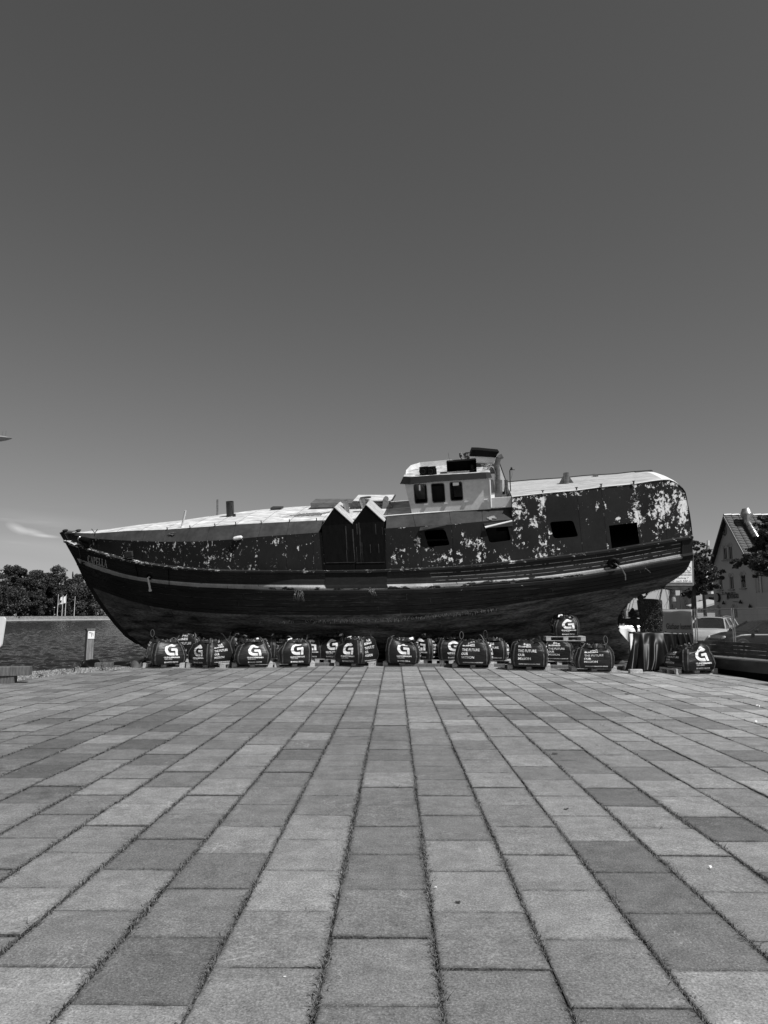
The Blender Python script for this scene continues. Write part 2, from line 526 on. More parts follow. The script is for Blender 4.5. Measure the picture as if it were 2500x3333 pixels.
def gridcut(vs, fs, step):
    bm = bmesh.new()
    bv = [bm.verts.new((x, y, 0)) for x, y in vs]
    for f in fs:
        try: bm.faces.new([bv[i] for i in f])
        except ValueError: pass
    x0, x1 = min(v[0] for v in vs), max(v[0] for v in vs)
    y0, y1 = min(v[1] for v in vs), max(v[1] for v in vs)
    for ax, a, b in (((1, 0, 0), x0, x1), ((0, 1, 0), y0, y1)):
        n = int((b - a) / step)
        for i in range(1, n + 1):
            k = a + (b - a) * i / (n + 1)
            bmesh.ops.bisect_plane(bm, geom=bm.verts[:] + bm.edges[:] + bm.faces[:], plane_co=Vector(ax) * k, plane_no=ax)
    bm.verts.ensure_lookup_table()
    for i, v in enumerate(bm.verts): v.index = i
    out = [(v.co.x, v.co.y) for v in bm.verts], [tuple(v.index for v in f.verts) for f in bm.faces]
    bm.free()
    return out
def cdt(outer, holes=(), grid=None):
    """fill a 2D polygon with holes; extra grid points inside; returns verts2d, tris"""
    pts = [Vector(p) for p in outer]
    edges = [(i, (i + 1) % len(outer)) for i in range(len(outer))]
    for h in holes:
        o = len(pts)
        pts += [Vector(p) for p in h]
        edges += [(o + i, o + (i + 1) % len(h)) for i in range(len(h))]
    def inside(p, pl):
        c = False; j = len(pl) - 1
        for i in range(len(pl)):
            if (pl[i][1] > p[1]) != (pl[j][1] > p[1]) and p[0] < (pl[j][0] - pl[i][0]) * (p[1] - pl[i][1]) / (pl[j][1] - pl[i][1]) + pl[i][0]:
                c = not c
            j = i
        return c
    if grid:
        x0 = min(p[0] for p in outer); x1 = max(p[0] for p in outer)
        y0 = min(p[1] for p in outer); y1 = max(p[1] for p in outer)
        y = y0 + grid * .5
        while y < y1:
            x = x0 + grid * .5
            while x < x1:
                if inside((x, y), outer) and not any(inside((x, y), h) for h in holes):
                    pts.append(Vector((x, y)))
                x += grid
            y += grid
    v, e, f, _, _, _ = delaunay_2d_cdt(pts, edges, [], 0, 1e-5)
    fs = []
    for t in f:
        c = sum((v[i] for i in t), Vector((0, 0))) / len(t)
        if inside(c, outer) and not any(inside(c, h) for h in holes):
            fs.append(tuple(t))
    return [(p.x, p.y) for p in v], fs
def rounded(q, r=0.18, n=3):
    """round the corners of a quad given in order"""
    out = []
    m = len(q)
    for i in range(m):
        p = Vector(q[i]); a = Vector(q[i - 1]); b = Vector(q[(i + 1) % m])
        ka = p + (a - p) * r; kb = p + (b - p) * r
        for k in range(n + 1):
            t = k / n
            out.append(tuple((ka * (1 - t) ** 2 + p * 2 * t * (1 - t) + kb * t * t)))
    return out
def fnoise(x, y=0, z=0): return noise.noise(Vector((x, y, z)))

# ================================================================== SETTING
GRID_A = R(-0.87)                       # the paving runs a touch to the right of the view
ca, sa = math.cos(GRID_A), math.sin(GRID_A)
def g2w(a, b, z=0):                     # a across, b along the joints
    return Vector((a * ca - b * sa, a * sa + b * ca, z))
def w2g(x, y):
    return (x * ca + y * sa, -x * sa + y * ca)
PW, PL = 0.50, 0.606
A0, B0 = -0.316, 3.08                   # one joint crossing

# edges of the paved square, from the picture
edge_px = [(-260, 2247), (-60, 2226), (67, 2213), (230, 2193), (400, 2178.5), (470, 2172)]
EDGE_L = [ground(x, y) for x, y in edge_px]
water_px = [(-500, 2236), (60, 2187), (241, 2176), (330, 2167), (480, 2160)]
EDGE_W = [ground(x, y) for x, y in water_px]
EDGE_W += [EDGE_W[-1] + Vector((6, 7, 0)), EDGE_W[-1] + Vector((16, 24, 0)), EDGE_W[-1] + Vector((36, 66, 0))]
right_px = [(2303, 2189), (2400, 2204), (2462, 2214), (2500, 2229), (2640, 2280)]
EDGE_R = [ground(x, y) for x, y in right_px]

def surf(name, pts, z, m, kind='structure', cut=None):
    vs, fs = cdt([(p[0], p[1]) for p in pts])
    mb = MB(); mb.add([(x, y, z) for x, y in vs], fs)
    o = mb.build(name, m)
    for p in o.data.polygons:
        pass
    tag(o, kind=kind)
    return o
land = [EDGE_W[0] + Vector((-40, -50, 0)), EDGE_W[0]] + EDGE_W[1:] + [Vector((30, 260, 0)), Vector((400, 260, 0)), Vector((400, -60, 0)), Vector((-60, -60, 0))]
surf('ground', land, -0.075, M_ASPH)
# quay wall down to the water
mb = MB()
for a, b in zip(EDGE_W, EDGE_W[1:]):
    mb.add([(a.x, a.y, -.08), (b.x, b.y, -.08), (b.x, b.y, -2.0), (a.x, a.y, -2.0)], [(0, 1, 2, 3)])
tag(mb.build('quay_wall', M_QUAY), kind='structure')
mb = MB()
rowsY = [16.0]
while rowsY[-1] < 420: rowsY.append(rowsY[-1] + max(.11, (rowsY[-1] / 25) ** 1.6 * .11))
NXW = 330
def wavez(x, y):
    k = 1.0
    z = .040 * noise.noise(Vector((x * .5 + y * .12, y * 1.4, 0))) + .040 * noise.noise(Vector((x * 1.1, y * 2.4, 3.0))) + .012 * noise.noise(Vector((x * .12, y * .3, 9)))
    z += .026 * noise.noise(Vector((x * 2.0, y * 5.2, 6.0)))
    return z * 2.3
vs = []
for y in rowsY:
    xa, xb = -y * .56 - 3, -y * .56 - 3 + (y * .56 + 3) * .62 + 6
    for i in range(NXW + 1):
        x = lerp(xa, xb, i / NXW)
        vs.append((x, y, -1.0 + wavez(x, y) * (0 if i in (0, NXW) else 1)))
mb.add(vs, [(r_ * (NXW + 1) + i, r_ * (NXW + 1) + i + 1, (r_ + 1) * (NXW + 1) + i + 1, (r_ + 1) * (NXW + 1) + i) for r_ in range(len(rowsY) - 1) for i in range(NXW)])
mb.add([(-900, -100, -1.12), (900, -100, -1.12), (900, 1500, -1.12), (-900, 1500, -1.12)], [(0, 1, 2, 3)])
print('water rows', len(rowsY))
tag(mb.build('water', M_WATER, smooth=True), kind='structure')
mb = MB()
mb.add([(-3000, -500, -3.5), (3000, -500, -3.5), (3000, 4000, -3.5), (-3000, 4000, -3.5)], [(0, 1, 2, 3)])
tag(mb.build('sea_bed', M_ASPH), kind='structure')
# gravel margin between paving and water (real little stones on a sheet)
grav = list(EDGE_L) + [EDGE_L[-1] + Vector((0.8, .6, 0)), EDGE_W[4] + Vector((1.2, .9, 0))] + list(reversed(EDGE_W[:5]))
surf('gravel_strip', grav, -0.012, M_GRAVEL)
mb = MB()
for i in range(5200):
    k = rnd.random() * (len(EDGE_L) - 1); j = int(k); t = k - j
    a = EDGE_L[j].lerp(EDGE_L[j + 1], t)
    kk = min(k / (len(EDGE_L) - 1) * 4, 3.999); j2 = int(kk)
    b = EDGE_W[j2].lerp(EDGE_W[j2 + 1], kk - j2)
    p = a.lerp(b, rnd.random())
    r_ = rnd.uniform(.008, .026)
    q = [Vector((rnd.uniform(.6, 1) * math.cos(w), rnd.uniform(.6, 1) * math.sin(w), 0)) * r_ for w in (0, 1.3, 2.5, 3.8, 5.1)]
    vs = [p + v_ + Vector((0, 0, -.014)) for v_ in q] + [p + v_ * .6 + Vector((0, 0, r_ * .7)) for v_ in q]
    mb.add(vs, [(5, 6, 7, 8, 9)] + [(i_, (i_ + 1) % 5, 5 + (i_ + 1) % 5, 5 + i_) for i_ in range(5)], tone=rnd.random())
M_STONE = tonemat('pebbles', 0.27, 0.8, 0.7)
tag(mb.build('pebbles', M_STONE, fix=False), 'loose pale pebbles along the quay edge', kind='stuff')

# paving slabs
pave_poly = [(p.x, p.y) for p in EDGE_L] + [(-6.4, 23.0), (-2.0, 24.0), (6.0, 23.0), (9.6, 20.4)] + [(p.x, p.y) for p in EDGE_R] + [(9.5, -3), (-12, -3)]
def inpoly(x, y, pl):
    c = False; j = len(pl) - 1
    for i in range(len(pl)):
        if (pl[i][1] > y) != (pl[j][1] > y) and x < (pl[j][0] - pl[i][0]) * (y - pl[i][1]) / (pl[j][1] - pl[i][1]) + pl[i][0]:
            c = not c
        j = i
    return c
surf('joint_bed', [Vector((x, y, 0)) for x, y in pave_poly], -0.011, M_SOIL)
pavement = empty('pavement'); tag(pavement, kind='structure')
GAPX, GAPY = 0.0075, 0.0060
def slab_geo(hw, hl, g=0.006):
    z0, z1 = -0.05, 0.0
    vs = []
    for (ix, iy, z) in ((0, 0, z0), (0, 0, z1 - .004), (g, .0025, z1), (.05, .05, z1 + .0008)):
        vs += [(-hw + ix, -hl + iy, z), (hw - ix, -hl + iy, z), (hw - ix, hl - iy, z), (-hw + ix, hl - iy, z)]
    fs = [(12, 13, 14, 15)]
    for lv in (8, 4, 0):
        fs += [(lv + i, lv + (i + 1) % 4, lv + 4 + (i + 1) % 4, lv + 4 + i) for i in range(4)]
    return vs, fs
SLAB_MI = [0] * 5 + [0] * 4 + [1] * 4          # earthy sides
SLAB_EDGE = [1.0] * 12 + [0.0] * 4
sv, sf = slab_geo(PW / 2 - GAPX, PL / 2 - GAPY)
slab_mb = MB(); slab_mb.add(sv, sf, peel=SLAB_EDGE); slab_mb.mi = list(SLAB_MI)
slab_me = slab_mb.mesh('slab', [M_PAVER, M_SOIL])
def slab_tone(a, b, rr):
    # weathering in loose drifts plus single replaced slabs
    base = 0.190 + 0.05 * fnoise(a * .23 + 3, b * .17) + 0.030 * fnoise(a * .9, b * .8, 4)
    base += 0.04 * max(-1, min(1, (a - 0.5) / 5))
    base += 0.045 * min(1, max(0, (b - 6) / 10))
    q = rr.random()
    if q < 0.18: base *= rr.uniform(0.66, 0.82)
    elif q > 0.80: base *= rr.uniform(1.12, 1.34)
    else: base *= rr.uniform(0.90, 1.10)
    if abs(a) < 1.4 and b < 9: base *= 0.9
    return base
slabs = []
rr = random.Random(21)
for ci in range(-30, 30):
    a = A0 + (ci + .5) * PW
    off = 0 if ci % 2 == 0 else PL / 2
    for ri in range(-6, 40):
        b = B0 + (ri + .5) * PL + off
        w = g2w(a, b)
        if not inpoly(w.x, w.y, pave_poly): continue
        visible = w.y > 1.8 and abs(w.x) < w.y * .56 + .8
        if w.y < -3: continue
        slabs.append((w.y if visible else 999 + w.y, a, b, slab_tone(a, b, rr), rr.uniform(-.005, .005), rr.uniform(-.55, .55)))
# slabs whose tone stands out in the photograph (picture point, factor)
MARK = [(195, 385, .66), (240, 315, .84), (272, 266, .76), (372, 288, 1.22), (385, 242, 1.12), (478, 222, .80), (478, 262, .80), (475, 315, .84), (480, 190, .80), (482, 168, .84), (475, 385, .95),
        (572, 206, .84), (575, 240, 1.12), (590, 286, 1.16), (605, 345, .92), (715, 315, 1.20), (770, 243, .66), (810, 288, .68), (865, 350, .70), (860, 179, .60), (905, 213, .62), (900, 410, 1.22), (60, 405, 1.22), (150, 442, 1.16),
        (190, 362, .66), (120, 350, .92), (330, 350, 1.0), (320, 415, 1.02), (660, 255, 1.08), (640, 215, 1.05), (755, 208, 1.14), (700, 180, 1.16), (740, 368, .95), (870, 229, 1.2), (930, 240, 1.18), (845, 190, 1.2), (305, 228, .84), (330, 192, .84), (240, 205, .84),
        (190, 178, 1.18), (330, 112, 1.22), (150, 95, 1.15), (300, 103, .74), (260, 95, .8), (60, 60, 1.2), (110, 82, .85), (620, 150, 1.15), (560, 155, .84), (500, 130, .84), (450, 112, .88), (575, 60, .74), (600, 68, .70), (650, 62, .72), (560, 46, .76), (640, 42, 1.25), (700, 48, .78), (610, 35, .76),
        (20, 310, 1.15), (15, 365, .85), (60, 245, .84), (25, 275, 1.05), (120, 225, 1.0), (110, 272, 1.05), (420, 190, .84), (420, 165, .9), (390, 205, 1.1), (300, 220, 1.12)]
for (zx, zy, fac) in MARK:
    g_ = ground(zx * 2.626, 2148 + zy * 2.627); ga_, gb_ = w2g(g_.x, g_.y)
    best = min(range(len(slabs)), key=lambda k: (abs(slabs[k][1] - ga_) > PW / 2, (slabs[k][1] - ga_) ** 2 + (slabs[k][2] - gb_) ** 2))
    t_ = list(slabs[best]); t_[3] = .205 * fac; slabs[best] = tuple(t_)
slabs.sort()
restmb = MB()
for i, (key, a, b, tone, dz, tw) in enumerate(slabs):
    w = g2w(a, b)
    Rm = Matrix.Rotation(GRID_A + R(tw), 3, 'Z')
    if i < 300 and key < 999:
        o = bpy.data.objects.new('paving_slab', slab_me); COL.objects.link(o); o.parent = pavement
        o.location = (w.x, w.y, dz)
        o.rotation_euler = (rr.uniform(-.008, .008), rr.uniform(-.008, .008), GRID_A + R(tw))
        o.color = (tone, tone, tone, 1)
    else:
        restmb.add([Rm @ Vector(v) + Vector((w.x, w.y, dz)) for v in sv], sf, tone=tone, peel=SLAB_EDGE); restmb.mi[-13:] = SLAB_MI
o = restmb.build('paving_slabs', [M_PAVER, M_SOIL], pavement, fix=False); o.color = (0, 0, 0, 1); o['kind'] = 'stuff'

# grass and moss in the joints
gm = MB()
def blade(p, h, lean, w, tone):
    ang = rnd.uniform(0, 6.283)
    d = Vector((math.cos(ang), math.sin(ang), 0))
    s_ = Vector((-d.y, d.x, 0)) * w
    m_ = p + d * lean * .4 + Vector((0, 0, h * .65)); t_ = p + d * lean + Vector((0, 0, h))
    gm.add([p - s_, p + s_, m_ + s_ * .7, m_ - s_ * .7, t_], [(0, 1, 2, 3), (3, 2, 4)], tone=tone)
def tuft(p, n, h):
    for i in range(n):
        q = p + Vector((rnd.gauss(0, .012), rnd.gauss(0, .012), 0))
        blade(q, rnd.uniform(.15, .6) * h, rnd.uniform(.4, 1.4) * h, rnd.uniform(.0012, .0028), rnd.random())
for ci in range(-24, 25):
    a = A0 + ci * PW
    b = 1.6
    while b < 22:
        w = g2w(a, b)
        if abs(w.x) < w.y * .56 + .3 and inpoly(w.x, w.y, pave_poly):
            dens = 0.55 + .9 * fnoise(a * 3, b * 1.1) + .5 * fnoise(a * 7, b * 4)
            n = 5 if w.y < 7 else 3 if w.y < 12 else 2
            if dens > 0.22 + .5 * fnoise(a * 1.3, b * .45, 8):
                for k in range(n):
                    q = w + Vector((rnd.gauss(0, .012), rnd.uniform(-.02, .02), -.010))
                    h = rnd.uniform(.006, .020) * (1 + .5 * dens)
                    blade(q, h, rnd.uniform(.004, .026) * (1 + dens), rnd.uniform(.0014, .0034) * (1 if w.y < 7 else 1.9), rnd.random() * .8)
            if rnd.random() < 0.020:
                tuft(w + Vector((0, 0, -.015)), rnd.randint(8, 22), rnd.uniform(.04, .10))
            b += 0.011 if w.y < 6 else 0.018 if w.y < 11 else .035
        else:
            b += 0.1
    off = 0 if ci % 2 == 0 else PL / 2
    for ri in range(-3, 34):
        bb = B0 + ri * PL + off
        for k in range(22 if bb < 9 else 4):
            if rnd.random() < .45:
                w = g2w(a + rnd.random() * PW, bb)
                if w.y > 1.5 and abs(w.x) < w.y * .56 + .3 and inpoly(w.x, w.y, pave_poly):
                    blade(w + Vector((0, rnd.uniform(-.006, .006), -.02)), rnd.uniform(.014, .026), rnd.uniform(0, .012), rnd.uniform(.001, .0022) * (1 if bb < 8 else 1.7), rnd.random() * .6)
        if rnd.random() < .16:
            w = g2w(a + rnd.random() * PW, bb)
            if inpoly(w.x, w.y, pave_poly) and w.y > 1.8: tuft(w + Vector((0, 0, -.015)), rnd.randint(6, 16), rnd.uniform(.04, .10))
tag(gm.build('joint_grass', M_GRASSP, fix=False), 'thin grass and moss growing in the joints of the paving', kind='stuff')
# mossy crumbs in the joints
cm = MB()
for i in range(26000):
    ci = rnd.randint(-14, 14); a = A0 + ci * PW + rnd.gauss(0, .010)
    b = 1.8 + 10 * rnd.random() ** 1.5
    w = g2w(a, b)
    if abs(w.x) > w.y * .56 + .2: continue
    r_ = rnd.uniform(.003, .010)
    z = rnd.uniform(-.011, -.002)
    q = [Vector((math.cos(k * 2.09 + i), math.sin(k * 2.09 + i), 0)) * r_ for k in range(3)]
    cm.add([w + v_ + Vector((0, 0, z)) for v_ in q] + [w + Vector((0, 0, z + r_))], [(0, 1, 3), (1, 2, 3), (2, 0, 3)], tone=rnd.random())
tag(cm.build('joint_moss', tonemat('moss', .09, .9, .85), fix=False), 'crumbs of moss and grit lying in the wide joints', kind='stuff')

# ================================================================== THE BOAT
HEEL, TRIM, YAW = R(18.0), R(3.2), R(-7.0)
BO = Vector((0, 25.8, 0))
BM = (Matrix.Translation(BO) @ Matrix.Rotation(YAW, 4, 'Z') @ Matrix.Rotation(-TRIM, 4, 'Y') @ Matrix.Rotation(HEEL, 4, 'X'))
BMI = BM.inverted()
EU, EV, EW = (BM.to_3x3() @ Vector(a) for a in ((1, 0, 0), (0, 1, 0), (0, 0, 1)))
CB = BMI @ CAM
def bray(px, py): return BMI.to_3x3() @ ray(px, py)
def bv(px, py, v):
    d = bray(px, py); return CB + d * ((v - CB.y) / d.y)
def bw(px, py, w):
    d = bray(px, py); return CB + d * ((w - CB.z) / d.z)
boat = bpy.data.objects.new('fishing_boat', None); COL.objects.link(boat)
boat.matrix_world = BM
tag(boat, 'large derelict wooden fishing boat with flaking dark paint, heeled over on the quay', 'boat')

L0 = [(214, 1760), (252, 1775), (288, 1787), (343, 1805), (397, 1820), (451, 1831), (542, 1845), (650, 1855), (780, 1860), (1060, 1860), (1257, 1857), (1450, 1849), (1571, 1840), (1640, 1832), (1771, 1818), (1898, 1803), (1998, 1790), (2077, 1776), (2252, 1747)]
L1 = [(245, 1815), (296, 1832), (361, 1858), (415, 1874), (469, 1882), (549, 1891), (650, 1899), (780, 1902), (845, 1903), (1060, 1904), (1260, 1902), (1450, 1897), (1640, 1886), (1771, 1875), (1918, 1856), (2018, 1841), (2157, 1814), (2250, 1797)]
L2 = [(254, 1833), (325, 1862), (397, 1884), (469, 1896), (552, 1906), (650, 1914), (780, 1919), (845, 1922), (1058, 1924), (1300, 1922), (1450, 1917), (1640, 1904), (1771, 1893), (1918, 1874), (2018, 1857), (2157, 1832), (2252, 1816)]
L3 = [(290, 1908), (380, 1942), (470, 1971), (600, 1990), (780, 2000), (1100, 2003), (1400, 1995), (1640, 1970), (1900, 1932), (2100, 1896), (2226, 1864)]
L4 = [(345, 1992), (430, 2024), (560, 2040), (700, 2046), (1000, 2054), (1300, 2055), (1450, 2050), (1600, 2033), (1762, 2002), (1900, 1966), (2050, 1932), (2149, 1914)]
L5 = [(411, 2069), (520, 2090), (700, 2098), (1000, 2105), (1300, 2105), (1600, 2085), (1800, 2050), (1950, 1998), (2040, 1955), (2069, 1945)]
L6 = [(448, 2095), (600, 2128), (1000, 2138), (1600, 2130), (1850, 2095), (1960, 2035), (2016, 1997)]
L6b = [(470, 2110), (650, 2142), (1600, 2143), (1900, 2115), (2014, 2054)]
L6c = [(480, 2115), (640, 2147), (1600, 2148), (1900, 2135), (2050, 2096)]
L7 = [(490, 2119), (620, 2150), (1200, 2153), (2056, 2151)]
LEV = [L0, L1, L2, L3, L4, L5, L6, L6b, L6c, L7]
VB = [2.30, 2.42, 2.46, 2.32, 1.85, 1.15, 0.42, 0.16, 0.13, 0.11]
BOWK = [(.36, 2.0), (.38, 1.9), (.40, 1.8), (.48, 1.7), (.55, 1.6), (.55, 1.5), (.5, 1.3), (.4, 1), (.4, 1), (.4, 1)]
ENDK = [.62, .60, .57, .24, .06, .11, .28, .8, 1, 1]
TS = [.55, .55, .55, .45, .40, .40, .5, .6, .6, .6]
NS = 64
def smooth_curve(L, n, w=3):
    ys = [(lerp(L[0][0], L[-1][0], i / n), polyc(L, lerp(L[0][0], L[-1][0], i / n))) for i in range(n + 1)]
    for _ in range(w):
        ys = [ys[0]] + [(ys[i][0], (ys[i - 1][1] + 2 * ys[i][1] + ys[i + 1][1]) / 4) for i in range(1, n)] + [ys[-1]]
    return ys
def vhalf(k, t):
    tb, kk = BOWK[k]
    b = 1 - (1 - min(t / tb, 1)) ** kk
    s_ = 1.0
    if t > TS[k]: s_ = 1 - (1 - ENDK[k]) * ((t - TS[k]) / (1 - TS[k])) ** 2
    return max(0.05, VB[k] * b * s_)
HG = []
for k, L in enumerate(LEV):
    c = smooth_curve(L, NS)
    HG.append([bv(c[i][0], c[i][1], -vhalf(k, i / NS)) for i in range(NS + 1)])
def hull(lam, t):
    """near side surface point; lam level 0..9, t station 0..1"""
    x = min(max(t, 0), 1) * NS; i = min(int(x), NS - 1); f = x - i
    def P(k):
        k = min(max(k, 0), len(LEV) - 1)
        return HG[k][i].lerp(HG[k][i + 1], f)
    k = min(int(lam), len(LEV) - 2); s_ = lam - k
    p0, p1, p2, p3 = P(k - 1), P(k), P(k + 1), P(k + 2)
    if k == 0: p0 = p1 * 2 - p2
    if s_ <= 0: return p1
    a = (p1 * 2 + (p2 - p0) * s_ + (p0 * 2 - p1 * 5 + p2 * 4 - p3) * s_ * s_ + (p1 * 3 - p0 - p2 * 3 + p3) * s_ ** 3) * .5
    a.y = min(a.y, -0.03)
    return a
def hnorm(lam, t):
    e = .004
    a = hull(lam, min(t + e, 1)) - hull(lam, max(t - e, 0)); b = hull(min(lam + .05, 8.99), t) - hull(max(lam - .05, 0), t)
    n = a.cross(b)
    if n.length < 1e-9: return Vector((0, -1, 0))
    n.normalize()
    if n.y > 0 : n = -n
    return n
def mir(p): return Vector((p.x, -p.y, p.z))
# backing skin of the hull (both sides), transom closed
lams = [0, .5, 1, 1.5, 2, 2.5, 3, 3.33, 3.66, 4, 4.33, 4.66, 5, 5.4, 5.8, 6.2, 6.6, 7, 8, 9]
mb = MB()
nT = 80
for sgn in (0, 1):
    base = len(mb.v); vs = []
    for l in lams:
        for i in range(nT + 1):
            p = hull(l, i / nT) - hnorm(l, i / nT) * (0.022 if l < 5.01 else 0.0)
            p.y = min(p.y, -.02)
            vs.append(mir(p) if sgn else p)
    fs = [(r_ * (nT + 1) + i, r_ * (nT + 1) + i + 1, (r_ + 1) * (nT + 1) + i + 1, (r_ + 1) * (nT + 1) + i) for r_ in range(len(lams) - 1) for i in range(nT)]
    mb.add(vs, fs)
n1 = len(lams) * (nT + 1)
for r_ in range(len(lams) - 1):
    a, b = r_ * (nT + 1) + nT, (r_ + 1) * (nT + 1) + nT
    mb.f.append((a, b, b + n1, a + n1)); mb.mi.append(0)
    a, b = r_ * (nT + 1), (r_ + 1) * (nT + 1)
    mb.f.append((a, b, b + n1, a + n1)); mb.mi.append(0)
r_ = len(lams) - 1
for i in range(nT):
    a = r_ * (nT + 1) + i
    mb.f.append((a, a + 1, a + 1 + n1, a + n1)); mb.mi.append(0)
hull_o = mb.build('hull', M_BOTTOM, boat, smooth=True)
# deck closes the hull on top
mb = MB()
vs = []
for i in range(nT + 1):
    p = hull(0.15, i / nT); vs += [p, mir(p)]
mb.add(vs, [(2 * i, 2 * i + 1, 2 * i + 3, 2 * i + 2) for i in range(nT)])
mb.build('deck', M_INT, boat)

# planking, each run of each strake a plank of its own
strakes = [(0.06, .30, M_PLANK), (.30, .54, M_PLANK), (.54, .78, M_PLANK), (.78, 1.0, M_PLANK), (1.0, 1.5, M_STRIPE), (1.5, 2.0, M_STRIPE),
           (2.0, 2.22, M_PLANK), (2.22, 2.44, M_PLANK), (2.44, 2.66, M_PLANK), (2.66, 2.84, M_PLANK), (2.84, 3.0, M_PLANK),
           (3.0, 3.3, 'B'), (3.3, 3.6, 'B'), (3.6, 3.85, 'B'), (3.85, 4.1, 'B'), (4.1, 4.4, 'B'), (4.4, 4.7, 'B'), (4.7, 5.0, 'B')]
prng = random.Random(5)
def peel_hull(l, t):
    v = 0.0
    if 2.0 < l < 3.3: v += .25 * max(0, fnoise(t * 9, l * 3)) + (.22 if t > .25 and t < .8 else 0)
    if 1.0 <= l <= 2.0:
        v += .45 if .62 < t < .75 else .1
        v += .5 * max(0, fnoise(t * 22, l))
        if t > .8: v -= .15
        if l > 1.45 and .3 < t < .82: v += .35
    return v
for si, (l0, l1, m) in enumerate(strakes):
    cuts = [0.0]
    x = prng.uniform(.12, .3)
    while x < .88:
        cuts.append(x); x += prng.uniform(.2, .34)
    cuts.append(1.0)
    if m == 'B' and l1 < 3.7: cuts = sorted(cuts + [.035, .10 if l1 < 3.4 else .06])
    for a, b in zip(cuts, cuts[1:]):
        n = max(3, int((b - a) * 60))
        mm = m
        if m == 'B': mm = M_BOOT if (b < .101 and l1 < 3.7) else M_BOTTOM
        gl = .020 * (l1 - l0) / max(.2, (l1 - l0)) 
        e0, e1 = l0 + .012, l1 - .012
        ta, tb = a + (.0006 if a > 0 else 0), b - (.0006 if b < 1 else 0)
        th = prng.uniform(-.002, .003)
        vs = []; pl = []
        for i in range(n + 1):
            t = lerp(ta, tb, i / n)
            for l, off in ((e0, -.018), (e0, th), ((e0 + e1) / 2, th + .002), (e1, th), (e1, -.018)):
                p = hull(l, t) + hnorm(l, t) * off
                p.y = min(p.y, -.022)
                vs.append(p); pl.append(peel_hull(l, t))
        fs = [(5 * i + k, 5 * i + k + 1, 5 * i + k + 6, 5 * i + k + 5) for i in range(n) for k in range(4)]
        fs += [(0, 1, 2, 3, 4), tuple(5 * n + k for k in (4, 3, 2, 1, 0))]
        for sgn in (0, 1):
            q = MB(); q.add([mir(p) for p in vs] if sgn else vs, fs, peel=pl)
            q.build('plank', mm, boat, smooth=False)
# rails
def rail(lam, w, h, out, name, m, peelv, t0=0.0, t1=1.0, n=110):
    for sgn in (0, 1):
        vs = []; pl = []
        for i in range(n + 1):
            t = lerp(t0, t1, i / n)
            p = hull(lam, t); nn = hnorm(lam, t); nn = Vector((nn.x, nn.y, nn.z * .3)).normalized()
            c = p + nn * out
            jit = .006 * fnoise(t * 60, lam)
            up = Vector((0, 0, 1))
            q = [c - nn * w / 2 - up * (h / 2), c + nn * (w / 2 + jit) - up * (h / 2 + jit), c + nn * (w / 2 + jit) + up * (h / 2 - .01), c - nn * w / 2 + up * (h / 2)]
            vs += [mir(x) for x in q] if sgn else q
            pl += [peelv(t)] * 4
        fs = [(4 * i + k, 4 * i + (k + 1) % 4, 4 * i + 4 + (k + 1) % 4, 4 * i + 4 + k) for i in range(n) for k in range(4)]
        fs += [(0, 1, 2, 3), (4 * n, 4 * n + 1, 4 * n + 2, 4 * n + 3)]
        q = MB(); q.add(vs, fs, peel=pl); q.build(name, m, boat)
rail(0.0, .16, .075, .02, 'cap_rail', M_RAIL, lambda t: (.30 if t < .25 else .16) + .5 * max(0, fnoise(t * 30)) + .3 * max(0, fnoise(t * 90, 3)))
rail(2.02, .10, .10, .02, 'rub_rail', M_RAIL, lambda t: .05 + .3 * max(0, fnoise(t * 18)))
# stem post and stern post
mb = MB()
pts = [bv(200, 1731, 0)] + [hull(l, 0) for l in (0, 1, 2, 2.5, 3, 3.5, 4, 4.5, 5, 6)]
for p in pts: p.y = 0
vs = []
for p in pts:
    vs += [p + Vector((-.05, -.06, -.02)), p + Vector((-.05, .06, -.02)), p + Vector((.12, .08, 0.0)), p + Vector((.12, -.08, 0.0))]
n = len(pts) - 1
mb.add(vs, [(4 * i + k, 4 * i + (k + 1) % 4, 4 * i + 4 + (k + 1) % 4, 4 * i + 4 + k) for i in range(n) for k in range(4)] + [(0, 1, 2, 3), (4 * n, 4 * n + 1, 4 * n + 2, 4 * n + 3)], peel=[0] * len(vs))
mb.build('stem', M_RAIL, boat)
# corner board of the transom
mb = MB()
vs = []
for l in (0.05, .5, 1, 1.5, 1.95):
    for t in (.984, 1.0):
        for off in (0, .035):
            vs.append(hull(l, t) + hnorm(l, t) * off + Vector(((.02 if t == 1 else 0), 0, 0)))
fs = []
for i in range(4):
    o = 4 * i
    fs += [(o + 1, o + 3, o + 7, o + 5), (o, o + 1, o + 5, o + 4), (o + 2, o + 6, o + 7, o + 3)]
mb.add(vs, fs, peel=[0] * len(vs)); mb.build('corner_board', M_RAIL, boat)

